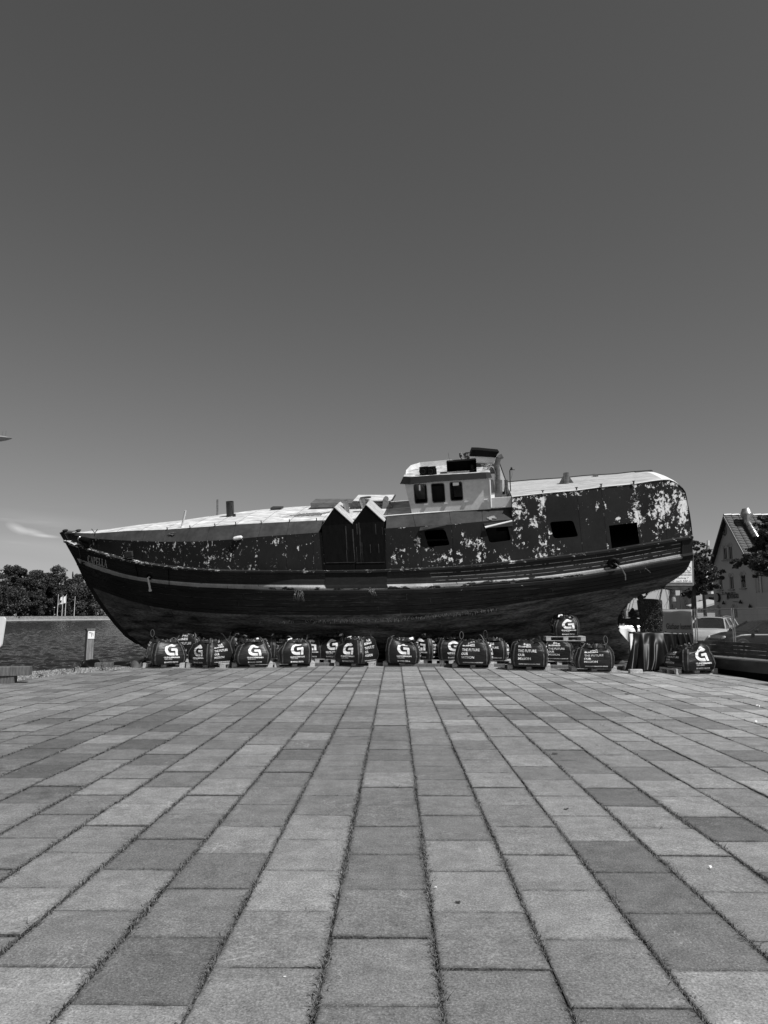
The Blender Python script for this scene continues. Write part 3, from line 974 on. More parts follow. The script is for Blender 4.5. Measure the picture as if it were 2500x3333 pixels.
# ---------------- superstructure
def yb(x): return polyc(L0, x)
def tx(x): return (x - 214) / (2252 - 214)
TUMB = .0019
def vwall(x, y):
    v = vhalf(0, min(max(tx(x), 0), 1)) - .07
    v = max(v, .04)
    return -max(.03, v - TUMB * max(0, yb(x) - y) * min(1, v / 1.2))
def wp(x, y, out=0.0):
    p = bv(x, y, vwall(x, y) - out)
    return p
WT = [(200, 1731), (252, 1744), (303, 1753), (397, 1758.5), (527, 1763.5), (650, 1762), (754, 1756), (845, 1747), (1040, 1733), (1255, 1720), (1469, 1707), (1571, 1697), (1667, 1691)]
ET = [(200, 1730), (256, 1734.5), (307, 1736), (411, 1728), (542, 1723.5), (686, 1713), (769, 1707), (939, 1698), (1056, 1693), (1258, 1680), (1342, 1673.6), (1596, 1655), (1667, 1650)]
ST = [(1667, 1617), (1767, 1606), (1879, 1596), (1958, 1585), (2062, 1575.5), (2120, 1566), (2157, 1561.5), (2180, 1561.5), (2195, 1567), (2209, 1577), (2222, 1588), (2231, 1601), (2235, 1619), (2240, 1645), (2245, 1671), (2250, 1705), (2254, 1743)]
def vroof(x):
    v = vhalf(0, min(max(tx(x), 0), 1)) - .07
    return -max(.03, v - TUMB * max(0, yb(x) - polyc(WT, x)) * min(1, v / 1.2) - min(.42, v * .3))
WIN = [rounded([(1379, 1728), (1448, 1723), (1465, 1775), (1395, 1781)], .15),
       rounded([(1579, 1717), (1654, 1709), (1668, 1759), (1594, 1768)], .15),
       rounded([(1789, 1699), (1865, 1694), (1883, 1747), (1803, 1754)], .15),
       [(1982, 1711), (2074, 1700), (2083, 1775), (1992, 1788)]]
WINF = [WIN[0], WIN[1]]
BLOBS = [(300, 1768, 9, 12, .55), (415, 1788, 20, 22, .55), (485, 1788, 14, 12, .8), (450, 1783, 6, 10, .7), (560, 1785, 14, 18, .7), (565, 1778, 8, 20, .8),
         (630, 1775, 14, 14, .7), (690, 1775, 20, 18, .7), (675, 1830, 14, 22, .9), (720, 1800, 22, 24, .7), (745, 1815, 14, 16, .9), (785, 1785, 16, 20, .7), (835, 1790, 6, 20, .8), (835, 1835, 6, 16, .9),
         (808, 1842, 7, 12, .9), (900, 1764, 16, 10, .9), (975, 1782, 7, 12, .7), (1000, 1767, 8, 8, .7), (890, 1830, 16, 14, .6), (720, 1845, 60, 8, .5),
         (1280, 1820, 12, 22, .8), (1278, 1775, 14, 14, .6), (1335, 1745, 6, 10, .6), (1330, 1815, 8, 12, .7), (1360, 1775, 9, 30, 1.0), (1310, 1790, 14, 22, .6),
         (1400, 1792, 20, 8, .9), (1420, 1815, 40, 16, .85), (1455, 1812, 24, 22, .9), (1510, 1740, 8, 10, .7), (1530, 1770, 26, 18, .9), (1487, 1797, 7, 10, 1.0), (1560, 1815, 18, 26, .9), (1505, 1825, 12, 10, .9), (1550, 1770, 16, 22, .9), (1575, 1790, 10, 14, .9), (1640, 1822, 18, 16, 1.0),
         (1675, 1650, 10, 35, .9), (1690, 1665, 22, 26, 1.1), (1688, 1720, 12, 24, 1.0), (1692, 1745, 9, 9, 1.0), (1740, 1705, 12, 20, 1.0), (1762, 1630, 10, 34, 1.1), (1765, 1772, 16, 22, 1.1), (1760, 1805, 26, 18, 1.0), (1815, 1790, 22, 24, .95), (1740, 1790, 10, 10, .9), (1700, 1775, 20, 10, .9),
         (1790, 1740, 6, 16, .9), (1945, 1646, 5, 14, 1.2), (1972, 1646, 4, 6, 1.1), (2012, 1688, 12, 7, 1.1), (2068, 1660, 14, 44, 1.0), (2075, 1690, 14, 14, 1.2), (2050, 1670, 10, 12, .9), (2150, 1600, 16, 14, 1.0), (2158, 1650, 26, 40, 1.35), (2130, 1675, 24, 10, 1.1),
         (2226, 1645, 13, 34, 1.5), (2220, 1690, 22, 26, 1.1), (2200, 1620, 14, 30, .9), (2147, 1712, 8, 14, 1.1), (2170, 1712, 9, 13, 1.1), (2210, 1725, 14, 24, .9), (2140, 1742, 14, 20, .75), (2180, 1690, 20, 20, .8), (2110, 1580, 50, 12, .8), (2240, 1735, 12, 10, 1.0), (2185, 1575, 20, 12, .9), (1850, 1806, 40, 6, .7),
         (1720, 1618, 50, 9, .8), (1830, 1608, 60, 9, .85), (1930, 1596, 50, 8, .7), (1893, 1640, 4, 30, .7), (1977, 1680, 4, 90, .55)]
def peel_at(x, y):
    v = 0.0
    for (bx, by, rx, ry, s_) in BLOBS:
        d = ((x - bx) / (rx * 1.5)) ** 2 + ((y - by) / (ry * 1.5)) ** 2
        if d < 5: v = max(v, .68 * s_ * math.exp(-d * .9))
    if x < 1665 and x > 240: v = max(v, .42 * math.exp(-((yb(x) - y) / 7) ** 2), .38 * math.exp(-((y - polyc(WT, x)) / 4) ** 2))
    if x >= 1665: v = max(v, .55 * math.exp(-((y - polyc(ST, x)) / 9) ** 2), .45 * math.exp(-((yb(x) - y) / 5) ** 2))
    if 500 < x < 800: v = max(v, .30)
    if 1270 < x < 1660 and y > 1780: v = max(v, .30)
    if x > 1665: v = max(v, .10)
    if 240 < x < 1045: v = max(v, .16)
    return v
def px_mesh(mb, outer, holes, grid, fn, thick, peel=True):
    vs, fs = cdt(outer, holes, grid)
    P = [fn(x, y) for x, y in vs]
    Q = [p + Vector((0, thick, 0)) for p in P]
    n = len(P)
    pk = [peel_at(x, y) for x, y in vs] if peel else None
    f2 = list(fs) + [tuple(n + i for i in reversed(f)) for f in fs]
    # rim
    cnt = {}
    for f in fs:
        for a, b in zip(f, f[1:] + f[:1]):
            k = (min(a, b), max(a, b)); cnt[k] = cnt.get(k, 0) + 1
    for (a, b), c in cnt.items():
        if c == 1: f2.append((a, b, b + n, a + n))
    mb.add(P + Q, f2, peel=(pk + pk) if peel else None)
# frame behind the plates, near and far, with the openings
def top_line(xs, curve): return [(x, polyc(curve, x)) for x in xs]
def frange(a, b, n): return [lerp(a, b, i / n) for i in range(n + 1)]
outer_f = [(x, yb(x) - 2) for x in frange(225, 1665, 60)] + [(x, polyc(WT, x) + 1) for x in reversed(frange(225, 1665, 60))]
stp = [p for p in ST]
outer_s = [(x, yb(x) - 2) for x in frange(1665, 2250, 30)] + [(p[0] - 1.0, p[1] + 1.5) for p in reversed(stp) if p[0] < 2252 and p[1] < 1720]
for side in (0, 1):
    q = MB()
    px_mesh(q, outer_f, WINF if not side else [WIN[1]], None, lambda x, y: wp(x, y, -.035), .03, False)
    px_mesh(q, outer_s, [WIN[2], WIN[3]] if not side else [], None, lambda x, y: wp(x, y, -.035), .03, False)
    if side: px_mesh(q, [(x, yb(x) + 14) for x in frange(1640, 2235, 30)] + [(p[0] - 12, p[1] + 14) for p in reversed(stp) if p[0] < 2245 and p[1] < 1700], [], None, lambda x, y: wp(x, y, -.12), .03, False)  # unseen extra sheet, added to block daylight leaking into the stern windows
    if side: q.v = [(x, -y, z) for x, y, z in q.v]
    q.build('house_frame', M_INT, boat)
# outer plates (near side carries the paint damage read from the photograph; the far side is its mirror)
seam_f = [(228, 232), (314, 316), (397, 399), (463, 465), (527, 527), (598, 598), (668, 667), (756, 754), (841, 838), (933, 930), (1021, 1018), (1060, 1047)]
seam_m = [(1256, 1253), (1354, 1350), (1480, 1469), (1576, 1571), (1666, 1666)]
seam_s = [(1667, 1667), (1690, 1668.5), (1785, 1774), (1898, 1876), (1990, 1957), (2088, 2061), (2172, 2157), (2252, 2231)]
def plate(xb0, xt0, xb1, xt1, top, holes, stern=False):
    g = .45
    n = 8
    bot = [(lerp(xb0 + g, xb1 - g, i / n), 0) for i in range(n + 1)]
    bot = [(x, yb(x) - .5) for x, _ in bot]
    tp = [(lerp(xt1 - g, xt0 + g, i / n), 0) for i in range(n + 1)]
    tp = [(x, polyc(top, x) + .3) for x, _ in tp]
    out = bot + tp
    if stern: out = bot + [(p[0], p[1]) for p in reversed(ST) if p[0] > 2157 and p[1] < 1740] + [(2157 + g, 1562)]
    return out
q_all = []
def emit_plates(seams, top, wins, last=False):
    for i, ((b0, t0), (b1, t1)) in enumerate(zip(seams, seams[1:])):
        stern = last and i == len(seams) - 2
        out = plate(b0, t0, b1, t1, top, None, stern)
        hs = [h for h in wins if min(b0, t0) - 2 <= min(p[0] for p in h) and max(p[0] for p in h) <= max(b1, t1) + 2]
        bump_out = prng.uniform(0, .003)
        for side in (0, 1):
            q = MB()
            px_mesh(q, out, hs if (not side or b0 == 1572) else [], 9, lambda x, y: wp(x, y, bump_out), .030)
            if side: q.v = [(x, -y, z) for x, y, z in q.v]
            q.build('wall_plate', M_WALL, boat)
# stern windows straddle seams slightly: keep seams clear of them
seam_s = [(1667, 1667), (1784, 1774), (1898, 1876), (1978, 1957), (2092, 2064), (2172, 2157), (2252, 2231)]
seam_m = [(1256, 1253), (1372, 1368), (1480, 1469), (1572, 1566), (1676, 1666)]
emit_plates(seam_f, WT, [])
emit_plates(seam_m[:-1] + [(1669.5, 1666)], WT, [WIN[0], rounded([(1579, 1717), (1652, 1709), (1664, 1759), (1594, 1768)], .15)])
emit_plates(seam_s, ST, [WIN[2], WIN[3]], True)
# chamfered band between wall and roof, one plate per bay
bs = [(232, 236), (314, 322), (397, 406), (463, 473), (529, 543), (601, 619), (670, 684), (756, 768), (841, 852), (933, 941), (1040, 1050)]
bs2 = [(1256, 1258), (1353, 1343), (1469, 1462), (1571, 1568), (1667, 1667)]
def band_pt(x, y):
    yw, ye = polyc(WT, x), polyc(ET, x)
    k = min(max((yw - y) / max(yw - ye, .5), 0), 1)
    return bv(x, y, lerp(vwall(x, yw), vroof(x), k))
for seams in (bs, bs2):
    for (b0, t0), (b1, t1) in zip(seams, seams[1:]):
        n = 5
        vs = []
        for i in range(n + 1):
            xb_, xt_ = lerp(b0 + .5, b1 - .5, i / n), lerp(t0 + .5, t1 - .5, i / n)
            vs += [band_pt(xb_, polyc(WT, xb_)), band_pt(xt_, polyc(ET, xt_))]
        m_ = len(vs)
        inn = [p + Vector((0, .03, -.03)) for p in vs]
        fs = [(2 * i, 2 * i + 1, 2 * i + 3, 2 * i + 2) for i in range(n)]
        fs += [tuple(m_ + k for k in f) for f in fs]
        fs += [(0, 1, m_ + 1, m_), (m_ - 2, m_ - 1, 2 * m_ - 1, 2 * m_ - 2)]
        fs += [(2 * i, 2 * i + 2, m_ + 2 * i + 2, m_ + 2 * i) for i in range(n)]
        for side in (0, 1):
            q = MB(); q.add([mir(p) for p in vs + inn] if side else vs + inn, fs); q.build('band_plate', M_BAND, boat)
# the gap of the band behind the two gables
# roofs
CAMB = .05
def roof_loft(xs, fn, name, m, thick=.04):
    q = MB(); vs = []
    nv = 6
    for x in xs:
        p = fn(x)
        for j in range(nv + 1):
            k = j / nv
            vs.append(Vector((p.x, lerp(p.y, -p.y, k), p.z + CAMB * 4 * k * (1 - k) * min(1, abs(p.y)))))
    c = nv + 1
    m_ = len(vs)
    inn = [p - Vector((0, 0, thick)) for p in vs]
    fs = [(i * c + j, i * c + j + 1, (i + 1) * c + j + 1, (i + 1) * c + j) for i in range(len(xs) - 1) for j in range(nv)]
    fs += [tuple(m_ + k for k in reversed(f)) for f in fs]
    for i in range(len(xs) - 1):
        fs += [(i * c, (i + 1) * c, m_ + (i + 1) * c, m_ + i * c), (i * c + nv, (i + 1) * c + nv, m_ + (i + 1) * c + nv, m_ + i * c + nv)]
    q.add(vs + inn, fs)
    return q.build(name, m, boat)
def roof_edge(x): return bv(x, polyc(ET, x), vroof(x))
sheets = [232, 300, 380, 460, 540, 620, 700, 768, 852, 941, 1050, 1155, 1258, 1343, 1462, 1568, 1667]
for a, b in zip(sheets, sheets[1:]):
    roof_loft(frange(a + .7, b - .7, 3), roof_edge, 'roof_sheet', M_ROOF)
# under-lining keeps daylight out between the sheets
o = roof_loft(frange(215, 1667, 30), lambda x: roof_edge(x) - Vector((0, 0, .045)), 'roof_lining', M_INT, .02)
# bow deck tip
# stern roof follows the rounded profile down to the transom
def stern_edge(i): return bv(ST[i][0], ST[i][1], vwall(ST[i][0], ST[i][1]))
q = MB(); vs = []
nv = 6
prof = [stern_edge(i) for i in range(len(ST))]
for p in prof:
    for j in range(nv + 1):
        k = j / nv; vs.append(Vector((p.x + .05 * 4 * k * (1 - k) * (1 if p.x > prof[8].x else 0), lerp(p.y - .02, -p.y + .02, k), p.z + CAMB * 4 * k * (1 - k))))
c = nv + 1
fs = [(i * c + j, i * c + j + 1, (i + 1) * c + j + 1, (i + 1) * c + j) for i in range(len(prof) - 1) for j in range(nv)]
half = [f for f in fs if max(f) < 8 * c]
q1 = MB(); q1.add(vs, [f for f in fs if max(f) <= 6 * c + nv]); q1.build('stern_roof', M_ROOF2, boat)
q1 = MB(); q1.add(vs, [f for f in fs if min(f) >= 6 * c and max(f) <= 9 * c + nv]); q1.build('stern_roof_edge', M_WHITE, boat)
q1 = MB(); q1.add(vs, [f for f in fs if min(f) >= 9 * c], peel=[.5] * len(vs)); q1.build('stern_wall', M_WALL, boat)
# front wall of the stern house above the lower roof
a, b = wp(1667, 1617), roof_edge(1667)
q = MB(); q.add([a, mir(a), mir(b) - Vector((0, 0, .6)), b - Vector((0, 0, .6)), Vector((a.x, b.y, b.z)), ], [(0, 1, 2, 3)])
wa = wp(1667, 1691)
q = MB(); q.add([a, mir(a), mir(wa), wa], [(0, 1, 2, 3)]); q.build('stern_house_front', M_BAND, boat)
# thin white drip edge on the stern house roof line
q = MB(); q.tube([p + Vector((0, -.01, .005)) for p in prof[:8]], .018, 6); q.build('roof_edge_trim', M_WHITE, boat)
q = MB(); q.tube([mir(p) + Vector((0, .01, .02)) for p in prof[:8]], .018, 6); q.build('roof_edge_trim', M_DSTEEL, boat)
q = MB(); q.tube([roof_edge(x) + Vector((0, -.01, .012)) for x in frange(1258, 1666, 12)], .022, 6); q.build('roof_edge_trim', M_WHITE, boat)

# plate patched over the planks below the gables
out = [(1059, 1862), (1110, 1863), (1160, 1863), (1210, 1862), (1258, 1860), (1260, 1912), (1210, 1914), (1160, 1915), (1110, 1915), (1061, 1915)]
q = MB(); px_mesh(q, out, [], 12, lambda x, y: hullpx(x, y, .03), .02, False) if False else None
def hull_at_px(x, lam): 
    # station whose projection has picture x
    t = (x - LEV[int(lam)][0][0]) / (LEV[int(lam)][-1][0] - LEV[int(lam)][0][0])
    return hull(lam, t), hnorm(lam, t)
vs = []
cols = frange(1059, 1260, 10)
for x in cols:
    for l in (0.08, .5, 1.0, 1.4, 1.75):
        t = (x - lerp(214, 245, min(l, 1))) / (2252 - lerp(214, 245, min(l, 1)))
        vs.append(hull(l, t) + hnorm(l, t) * .022)
fs = [(i * 5 + j, i * 5 + j + 1, i * 5 + j + 6, i * 5 + j + 5) for i in range(10) for j in range(4)]
m_ = len(vs); inn = [p + Vector((0, .03, 0)) for p in vs]
f2 = fs + [tuple(m_ + k for k in f) for f in fs]
f2 += [(j, j + 1, m_ + j + 1, m_ + j) for j in range(4)] + [(50 + j, 51 + j, m_ + 51 + j, m_ + 50 + j) for j in range(4)]
f2 += [(i * 5 + 4, i * 5 + 9, m_ + i * 5 + 9, m_ + i * 5 + 4) for i in range(10)]
q = MB(); q.add(vs + inn, f2); q.build('hull_patch', M_PATCH, boat)

# twin gabled casings let into the side
def gable(front, apex, left, right, back, nm='gable_casing'):
    """front: px outline; roof slopes run back over the main roof"""
    OUT = .055
    P = [wpx(x, y, OUT) for x, y in front]
    return P
def wpx(x, y, out): return bv(x, y, -(abs(vwall(x, max(y, 1700))) + out) + .0)
def casing(front, ia, il, ir, depth):
    P = [wpx(x, y, .06) for x, y in front]
    vs, fs = P, [tuple(range(len(P)))]
    B = [p + Vector((0, depth, 0)) for p in P]
    n = len(P)
    g = empty('gable_casing'); g.parent = boat
    q = MB()
    q.add(P + B, [tuple(range(n)), tuple(reversed(range(n, 2 * n)))] + [(i, (i + 1) % n, n + (i + 1) % n, n + i) for i in range(n)])
    o = q.build('casing_box', M_BLACK, g)
    for j in (il, ir):
        a, e = P[ia], P[j]
        dirn = (e - a).normalized()
        e2 = e + dirn * .03
        up = Vector((0, 0, 1)); nn = Vector((dirn.z, 0, -dirn.x)); nn = nn if nn.z > 0 else -nn
        v_ = []
        if j == il: e2 = e
        for (pp) in (a, e2):
            for yy in (-.012, depth):
                for hh in ((.004, .022) if j == ir else (.002, .008)):
                    v_.append(pp + Vector((0, yy, 0)) + nn * hh)
        q = MB(); q.add(v_, [(0, 1, 3, 2), (4, 6, 7, 5), (0, 4, 5, 1), (2, 3, 7, 6), (0, 2, 6, 4), (1, 5, 7, 3)])
        q.build('casing_roof', M_ROOF2, g)
    return g, P
gA, PA = casing([(1088, 1652.5), (1145, 1704), (1150, 1780), (1157, 1856), (1059, 1857), (1055, 1800), (1053, 1788), (1047, 1712)], 0, 7, 1, 1.15)
gB, PB = casing([(1191, 1644), (1248, 1697), (1252, 1770), (1258, 1855), (1159, 1856), (1152, 1780), (1146.5, 1704)], 0, 6, 1, 1.15)
# ledge under them, seams and dribbles of paint
q = MB(); 
for x0, x1 in ((1062, 1155), (1160, 1253)):
    for k in range(2):
        y0 = 1832 + k * 0
    p0, p1 = wpx(x0, 1832, .075), wpx(x1, 1830, .075)
    q.tube([p0, p1], .008, 5)
q.build('casing_seam', M_DSTEEL, boat)
q = MB()
for (x, y0, y1, w) in ((1125, 1712, 1790, .018), (1128, 1790, 1832, .010), (1148, 1722, 1800, .022), (1153, 1790, 1830, .014), (1161, 1705, 1740, .02), (1168, 1700, 1830, .012), (1172, 1720, 1800, .008), (1160, 1780, 1828, .008), (1178, 1765, 1830, .006), (1222, 1705, 1740, .016), (1232, 1770, 1800, .012), (1205, 1772, 1800, .012), (1243, 1700, 1740, .01)):
    a, b = wpx(x, y0, .064), wpx(x + (y1 - y0) * .06, y1, .064)
    q.add([a + Vector((-w, 0, 0)), a + Vector((w, 0, 0)), b + Vector((w * .5, 0, 0)), b + Vector((-w * .5, 0, 0))], [(0, 1, 2, 3)])
q.build('paint_runs', mat('paint_run', .035, .6, .6, 8), boat, fix=False)
# stub pipes through the gable roofs
def stub(px0, py0, px1, py1, v, r0, name, m, r1=None, n=14, hollow=True):
    a, b = bv(px0, py0, v), bv(px1, py1, v)
    d = b - a; L = d.length
    prof_ = [(r0, 0), (r0, L * .96), (r0 * 1.04, L * .97), (r0 * 1.04, L), (r0 * .86, L), (r0 * .86, L * .6)]
    q = MB(); q.lathe(prof_, a, d, n); return q.build(name, m, boat, smooth=False)
stub(1130, 1674, 1124, 1628, -1.25, .088, 'vent_pipe', M_GALV)
stub(1187, 1658, 1177, 1622, -.55, .088, 'vent_pipe', M_GALV)
q = MB(); q.lathe([(.2, 0), (.2, .03), (.05, .05)], bv(1190, 1621, .1), (0, 0, 1), 14); q.build('vent_cap', M_DSTEEL, boat)
# low trunk and coaming further in on the roof
def roof_box(px0, px1, pyb, v0, v1, h, name, m, slope=0.0, taper=0.0):
    a = bv(px0, pyb(px0) if callable(pyb) else pyb, v0); b = bv(px1, pyb(px1) if callable(pyb) else pyb, v0)
    dz = 0
    bot = [a, b, b + Vector((0, v1 - v0, 0)), a + Vector((0, v1 - v0, 0))]
    up = Vector((0, 0, h))
    top = [a + up + Vector((slope, taper, 0)), b + up + Vector((-slope, taper, 0)), b + Vector((0, v1 - v0, 0)) + up + Vector((-slope, -taper, 0)), a + Vector((0, v1 - v0, 0)) + up + Vector((slope, -taper, 0))]
    q = MB(); q.hexa(bot, top); return q.build(name, m, boat)
roof_box(1012, 1150, 1652, .5, 1.5, .16, 'coaming', M_STEEL)
trunk = roof_box(1136, 1262, 1676, .1, 1.2, .44, 'skylight_trunk', mat('trunk_paint', .20, .7, .35, 6, grain=.3, gscale=20), .16)
roof_box(1150, 1278, 1632, -.02, 1.35, .03, 'skylight_lid', M_ROOF)
q = MB(); e0 = bv(1244, 1662, -.35); q.hexa([e0, e0 + Vector((.42, 0, -.02)), e0 + Vector((.30, .9, 0)), e0 + Vector((0, .9, 0))], [e0 + Vector((.05, .15, .38)), e0 + Vector((.12, .15, .36)), e0 + Vector((.14, .8, .36)), e0 + Vector((.06, .8, .38))])
q.build('skylight_end', M_STEEL, boat)
roof_box(880, 915, 1658, .9, 1.3, .05, 'roof_hatch', M_DSTEEL)

def roofw(x): return roof_edge(x).z + .03
def on_roof(px, py): return bw(px, py, roofw(px))
def roof_post(px, py, pxt, pyt, r, name, m, n=12):
    a = on_roof(px, py); b = bv(pxt, pyt, a.y); d = b - a; L = d.length
    q = MB(); q.lathe([(r * 1.25, -.02), (r * 1.25, .012), (r, .014), (r, L), (r * .85, L), (r * .85, L * .7)], a, d, n)
    return q.build(name, m, boat)
roof_post(750, 1680, 748, 1632, .135, 'funnel', M_DSTEEL, 20)
q = MB(); p = on_roof(765, 1682); q.box(p + Vector((0, 0, .05)), (.06, .05, .12)); q.box(p + Vector((-.06, 0, .2)), (.03, .05, .42)); q.build('funnel_bracket', M_DSTEEL, boat)
roof_post(592, 1714, 604, 1662, .034, 'white_post', M_WHITE)
roof_post(708, 1674, 708, 1626, .035, 'thin_post', M_STEEL)
# mast socket with two fins on the stern roof
srw = bv(1958, 1585, vwall(1958, 1585)).z
def on_sroof(px, py): return bw(px, py, srw + .04)
a = on_sroof(1843, 1571); b = bv(1843, 1539, a.y)
q = MB(); q.lathe([(.10, -.03), (.10, (b - a).length), (.085, (b - a).length), (.085, .1)], a, b - a, 16); q.build('mast_socket', M_STEEL, boat)
for s_ in (-1, 1):
    q = MB(); vs = [a + Vector((s_ * .09, -.006, -.02)), a + Vector((s_ * .24, -.006, -.02)), a + Vector((s_ * .09, -.006, .23))]
    q.hexa(vs, [p + Vector((0, .012, 0)) for p in vs]); q.build('socket_fin', M_STEEL, boat)
# rope left in a heap on the fore roof
q = MB(); pts = []
base = on_roof(985, 1678)
rq = random.Random(4)
for i in range(90):
    k = i / 90
    pts.append(base + Vector((math.sin(i * .9) * .35 + (k - .5) * 1.3, math.cos(i * 1.1) * .22 + rq.uniform(-.1, .1), .02 + .015 * math.sin(i * 2.2))))
q.tube(pts, .012, 5); q.build('slack_rope', mat('old_rope', .2, .9, .4, 30), boat)
# battens and lugs along the roof edges
for x in (545, 619, 768, 943, 1031, 700, 851):
    p = roof_edge(x); q = MB(); q.box(p + Vector((0, -.01, .04)), (.025, .03, .09)); q.build('roof_lug', M_DSTEEL, boat)
for x in (1767, 1877, 1957, 2063):
    p = bv(x, polyc(ST, x), vwall(x, 1600)); q = MB(); q.box(p + Vector((0, .01, .05)), (.035, .05, .10)); q.box(p + Vector((0, .01, .09)), (.09, .03, .02)); q.build('roof_lug', M_DSTEEL, boat)
p = on_sroof(1934, 1551); q = MB(); q.box(p + Vector((0, 0, .04)), (.08, .1, .1)); q.box(p + Vector((.07, 0, .02)), (.12, .1, .05)); q.build('roof_fitting', M_STEEL, boat)
p = on_sroof(2095, 1536); q = MB(); q.box(p + Vector((0, 0, .02)), (.55, .2, .04)); q.build('roof_fitting', M_DSTEEL, boat)

# ---------------- wheelhouse
wh = empty('wheelhouse'); wh.parent = boat
vN = -1.55; vF = 1.15
WQ = [(1317, 1576), (1341, 1672), (1597, 1657), (1591, 1556)]
hq = [rounded([(1347, 1578.5), (1387, 1577.5), (1391.5, 1636), (1351.5, 1638.5)], .14),
      rounded([(1403.6, 1575.5), (1445, 1574), (1449, 1633), (1409, 1635.5)], .14),
      rounded([(1464, 1571), (1503, 1569.6), (1507, 1627), (1468, 1629.5)], .14)]
vs, fs = cdt(WQ, hq)
P = [bv(x, y, vN) for x, y in vs]
def shell(P, fs, th, m, name, par, flip=False):
    q = MB(); n = len(P); Q = [p + Vector((0, th, 0)) for p in P]
    f2 = list(fs) + [tuple(n + i for i in reversed(f)) for f in fs]
    cnt = {}
    for f in fs:
        for a_, b_ in zip(f, f[1:] + f[:1]):
            k = (min(a_, b_), max(a_, b_)); cnt[k] = cnt.get(k, 0) + 1
    for (a_, b_), c_ in cnt.items():
        if c_ == 1: f2.append((a_, b_, b_ + n, a_ + n))
    q.add(P + Q, f2); return q.build(name, m, par)
shell(P, fs, .04, M_WH, 'side_wall', wh)
def proj(P):
    d = P - CAM; z = d.dot(FWD); return 1250 + F_PX * d.x / z, 1666.5 - F_PX * d.dot(UPV) / z
WQF = [proj(BM @ Vector((p.x, vF, p.z))) for p in (bv(x, y, vN) for x, y in WQ)]
hqf = [[(1363, 1579), (1368, 1579), (1369, 1597), (1364, 1597)], [(1382, 1579), (1387, 1578.5), (1387.5, 1592), (1383, 1592)],
       rounded([(1412, 1575), (1443, 1573.5), (1444, 1586), (1413, 1587)], .2), rounded([(1466, 1570), (1493, 1569), (1494, 1580), (1467, 1582)], .2)]
vs, fs = cdt(WQF, hqf)
Pf = [bv(x, y, vF) for x, y in vs]
shell(Pf, fs, .04, M_WH, 'side_wall', wh)
cor = [bv(x, y, vN) for x, y in WQ]
q = MB()
a, b = cor[0], cor[1]
# front wall (towards the bow) with two openings
def endwall(a, b, name, inner):
    q = MB()
    A_ = [Vector((a.x, vN, a.z)), Vector((b.x, vN, b.z)), Vector((b.x, vF, b.z)), Vector((a.x, vF, a.z))]
    def P2(s_, t): return A_[0].lerp(A_[3], s_).lerp(A_[1].lerp(A_[2], s_), t)
    hol = [[(.08, .18), (.44, .18), (.44, .62), (.08, .62)], [(.56, .18), (.92, .18), (.92, .62), (.56, .62)]] if inner else []
    v2, f2 = cdt([(0, 0), (1, 0), (1, 1), (0, 1)], hol)
    q.add([P2(x, y) for x, y in v2], f2); q.build(name, M_WH, wh)
endwall(cor[0], cor[1], 'front_wall', True)
endwall(cor[3], cor[2], 'rear_wall', False)
for k, h in enumerate(hq):
    q = MB(); ring = [bv(x, y, vN) for x, y in h]; c_ = sum(ring, Vector()) / len(ring)
    o_ = [c_ + (p - c_) * 1.07 + Vector((0, -.012, 0)) for p in ring]; i_ = [p + Vector((0, -.012, 0)) for p in ring]
    bk = [p + Vector((0, .05, 0)) for p in ring]
    n = len(ring)
    q.add(o_ + i_ + bk, [(j, (j + 1) % n, n + (j + 1) % n, n + j) for j in range(n)] + [(n + j, n + (j + 1) % n, 2 * n + (j + 1) % n, 2 * n + j) for j in range(n)])
    q.build('window_frame', M_BAND if False else mat('frame_seal', .12, .6, .3, 6), wh)
for (x, y) in ((1386, 1642), (1451, 1638), (1517, 1632)):
    p = bv(x, y, vN - .02); q = MB(); q.box(p, (.12, .03, .05)); q.build('rain_spout', M_WH, wh)
p = bv(1583, 1626, vN - .04); q = MB(); q.box(p, (.14, .05, .03)); q.box(p + Vector((.05, .0, -.02)), (.03, .05, .09)); q.build('door_handle', M_WHITE, wh)
q = MB(); a_, b_ = bv(1593, 1562, vN - .02), bv(1598, 1652, vN - .02); q.tube([a_, b_], .03, 6); q.build('corner_trim', M_WHITE, wh)
# interior floor, console, ceiling
q = MB(); zf = cor[1].z; q.hexa([cor[1] + Vector((0, .05, 0)), cor[2] + Vector((0, .05, 0)), Vector((cor[2].x, vF, cor[2].z)), Vector((cor[1].x, vF, cor[1].z))], [p + Vector((0, .05 if k < 2 else 0, .05)) for k, p in enumerate([cor[1], cor[2], Vector((cor[2].x, vF, cor[2].z)), Vector((cor[1].x, vF, cor[1].z))])])
q.build('cabin_floor', M_INT, wh)
q = MB(); q.box(cor[1] + Vector((.9, .9, .45)), (.9, 1.2, .7)); q.build('console', M_INT, wh)
# roof: fascia band flares out all round, far side stands up as a rim
FL = [(1301.8, 1575.6), (1336, 1577), (1420, 1568), (1520, 1562), (1585, 1558), (1602, 1555)]
FU = [(1313, 1551), (1337, 1552), (1420, 1546), (1520, 1541), (1580, 1537), (1596, 1537)]
lo = [bv(x, y, vN - .12 + (.12 if i in (0, 5) else 0)) for i, (x, y) in enumerate(FL)]
up = [bv(x, y, vN - .02 + (.10 if i in (0, 5) else 0)) for i, (x, y) in enumerate(FU)]
lo_all = lo + [Vector((p.x, vF + .12, p.z)) for p in reversed(lo)]
up_all = up + [Vector((p.x, vF + .02, p.z)) for p in reversed(up)]
n = len(lo_all)
q = MB(); q.add(lo_all + up_all, [(i, (i + 1) % n, n + (i + 1) % n, n + i) for i in range(n)]); q.build('fascia', mat('fascia_paint', .017, .6, .25, 3, spec=.2), wh)
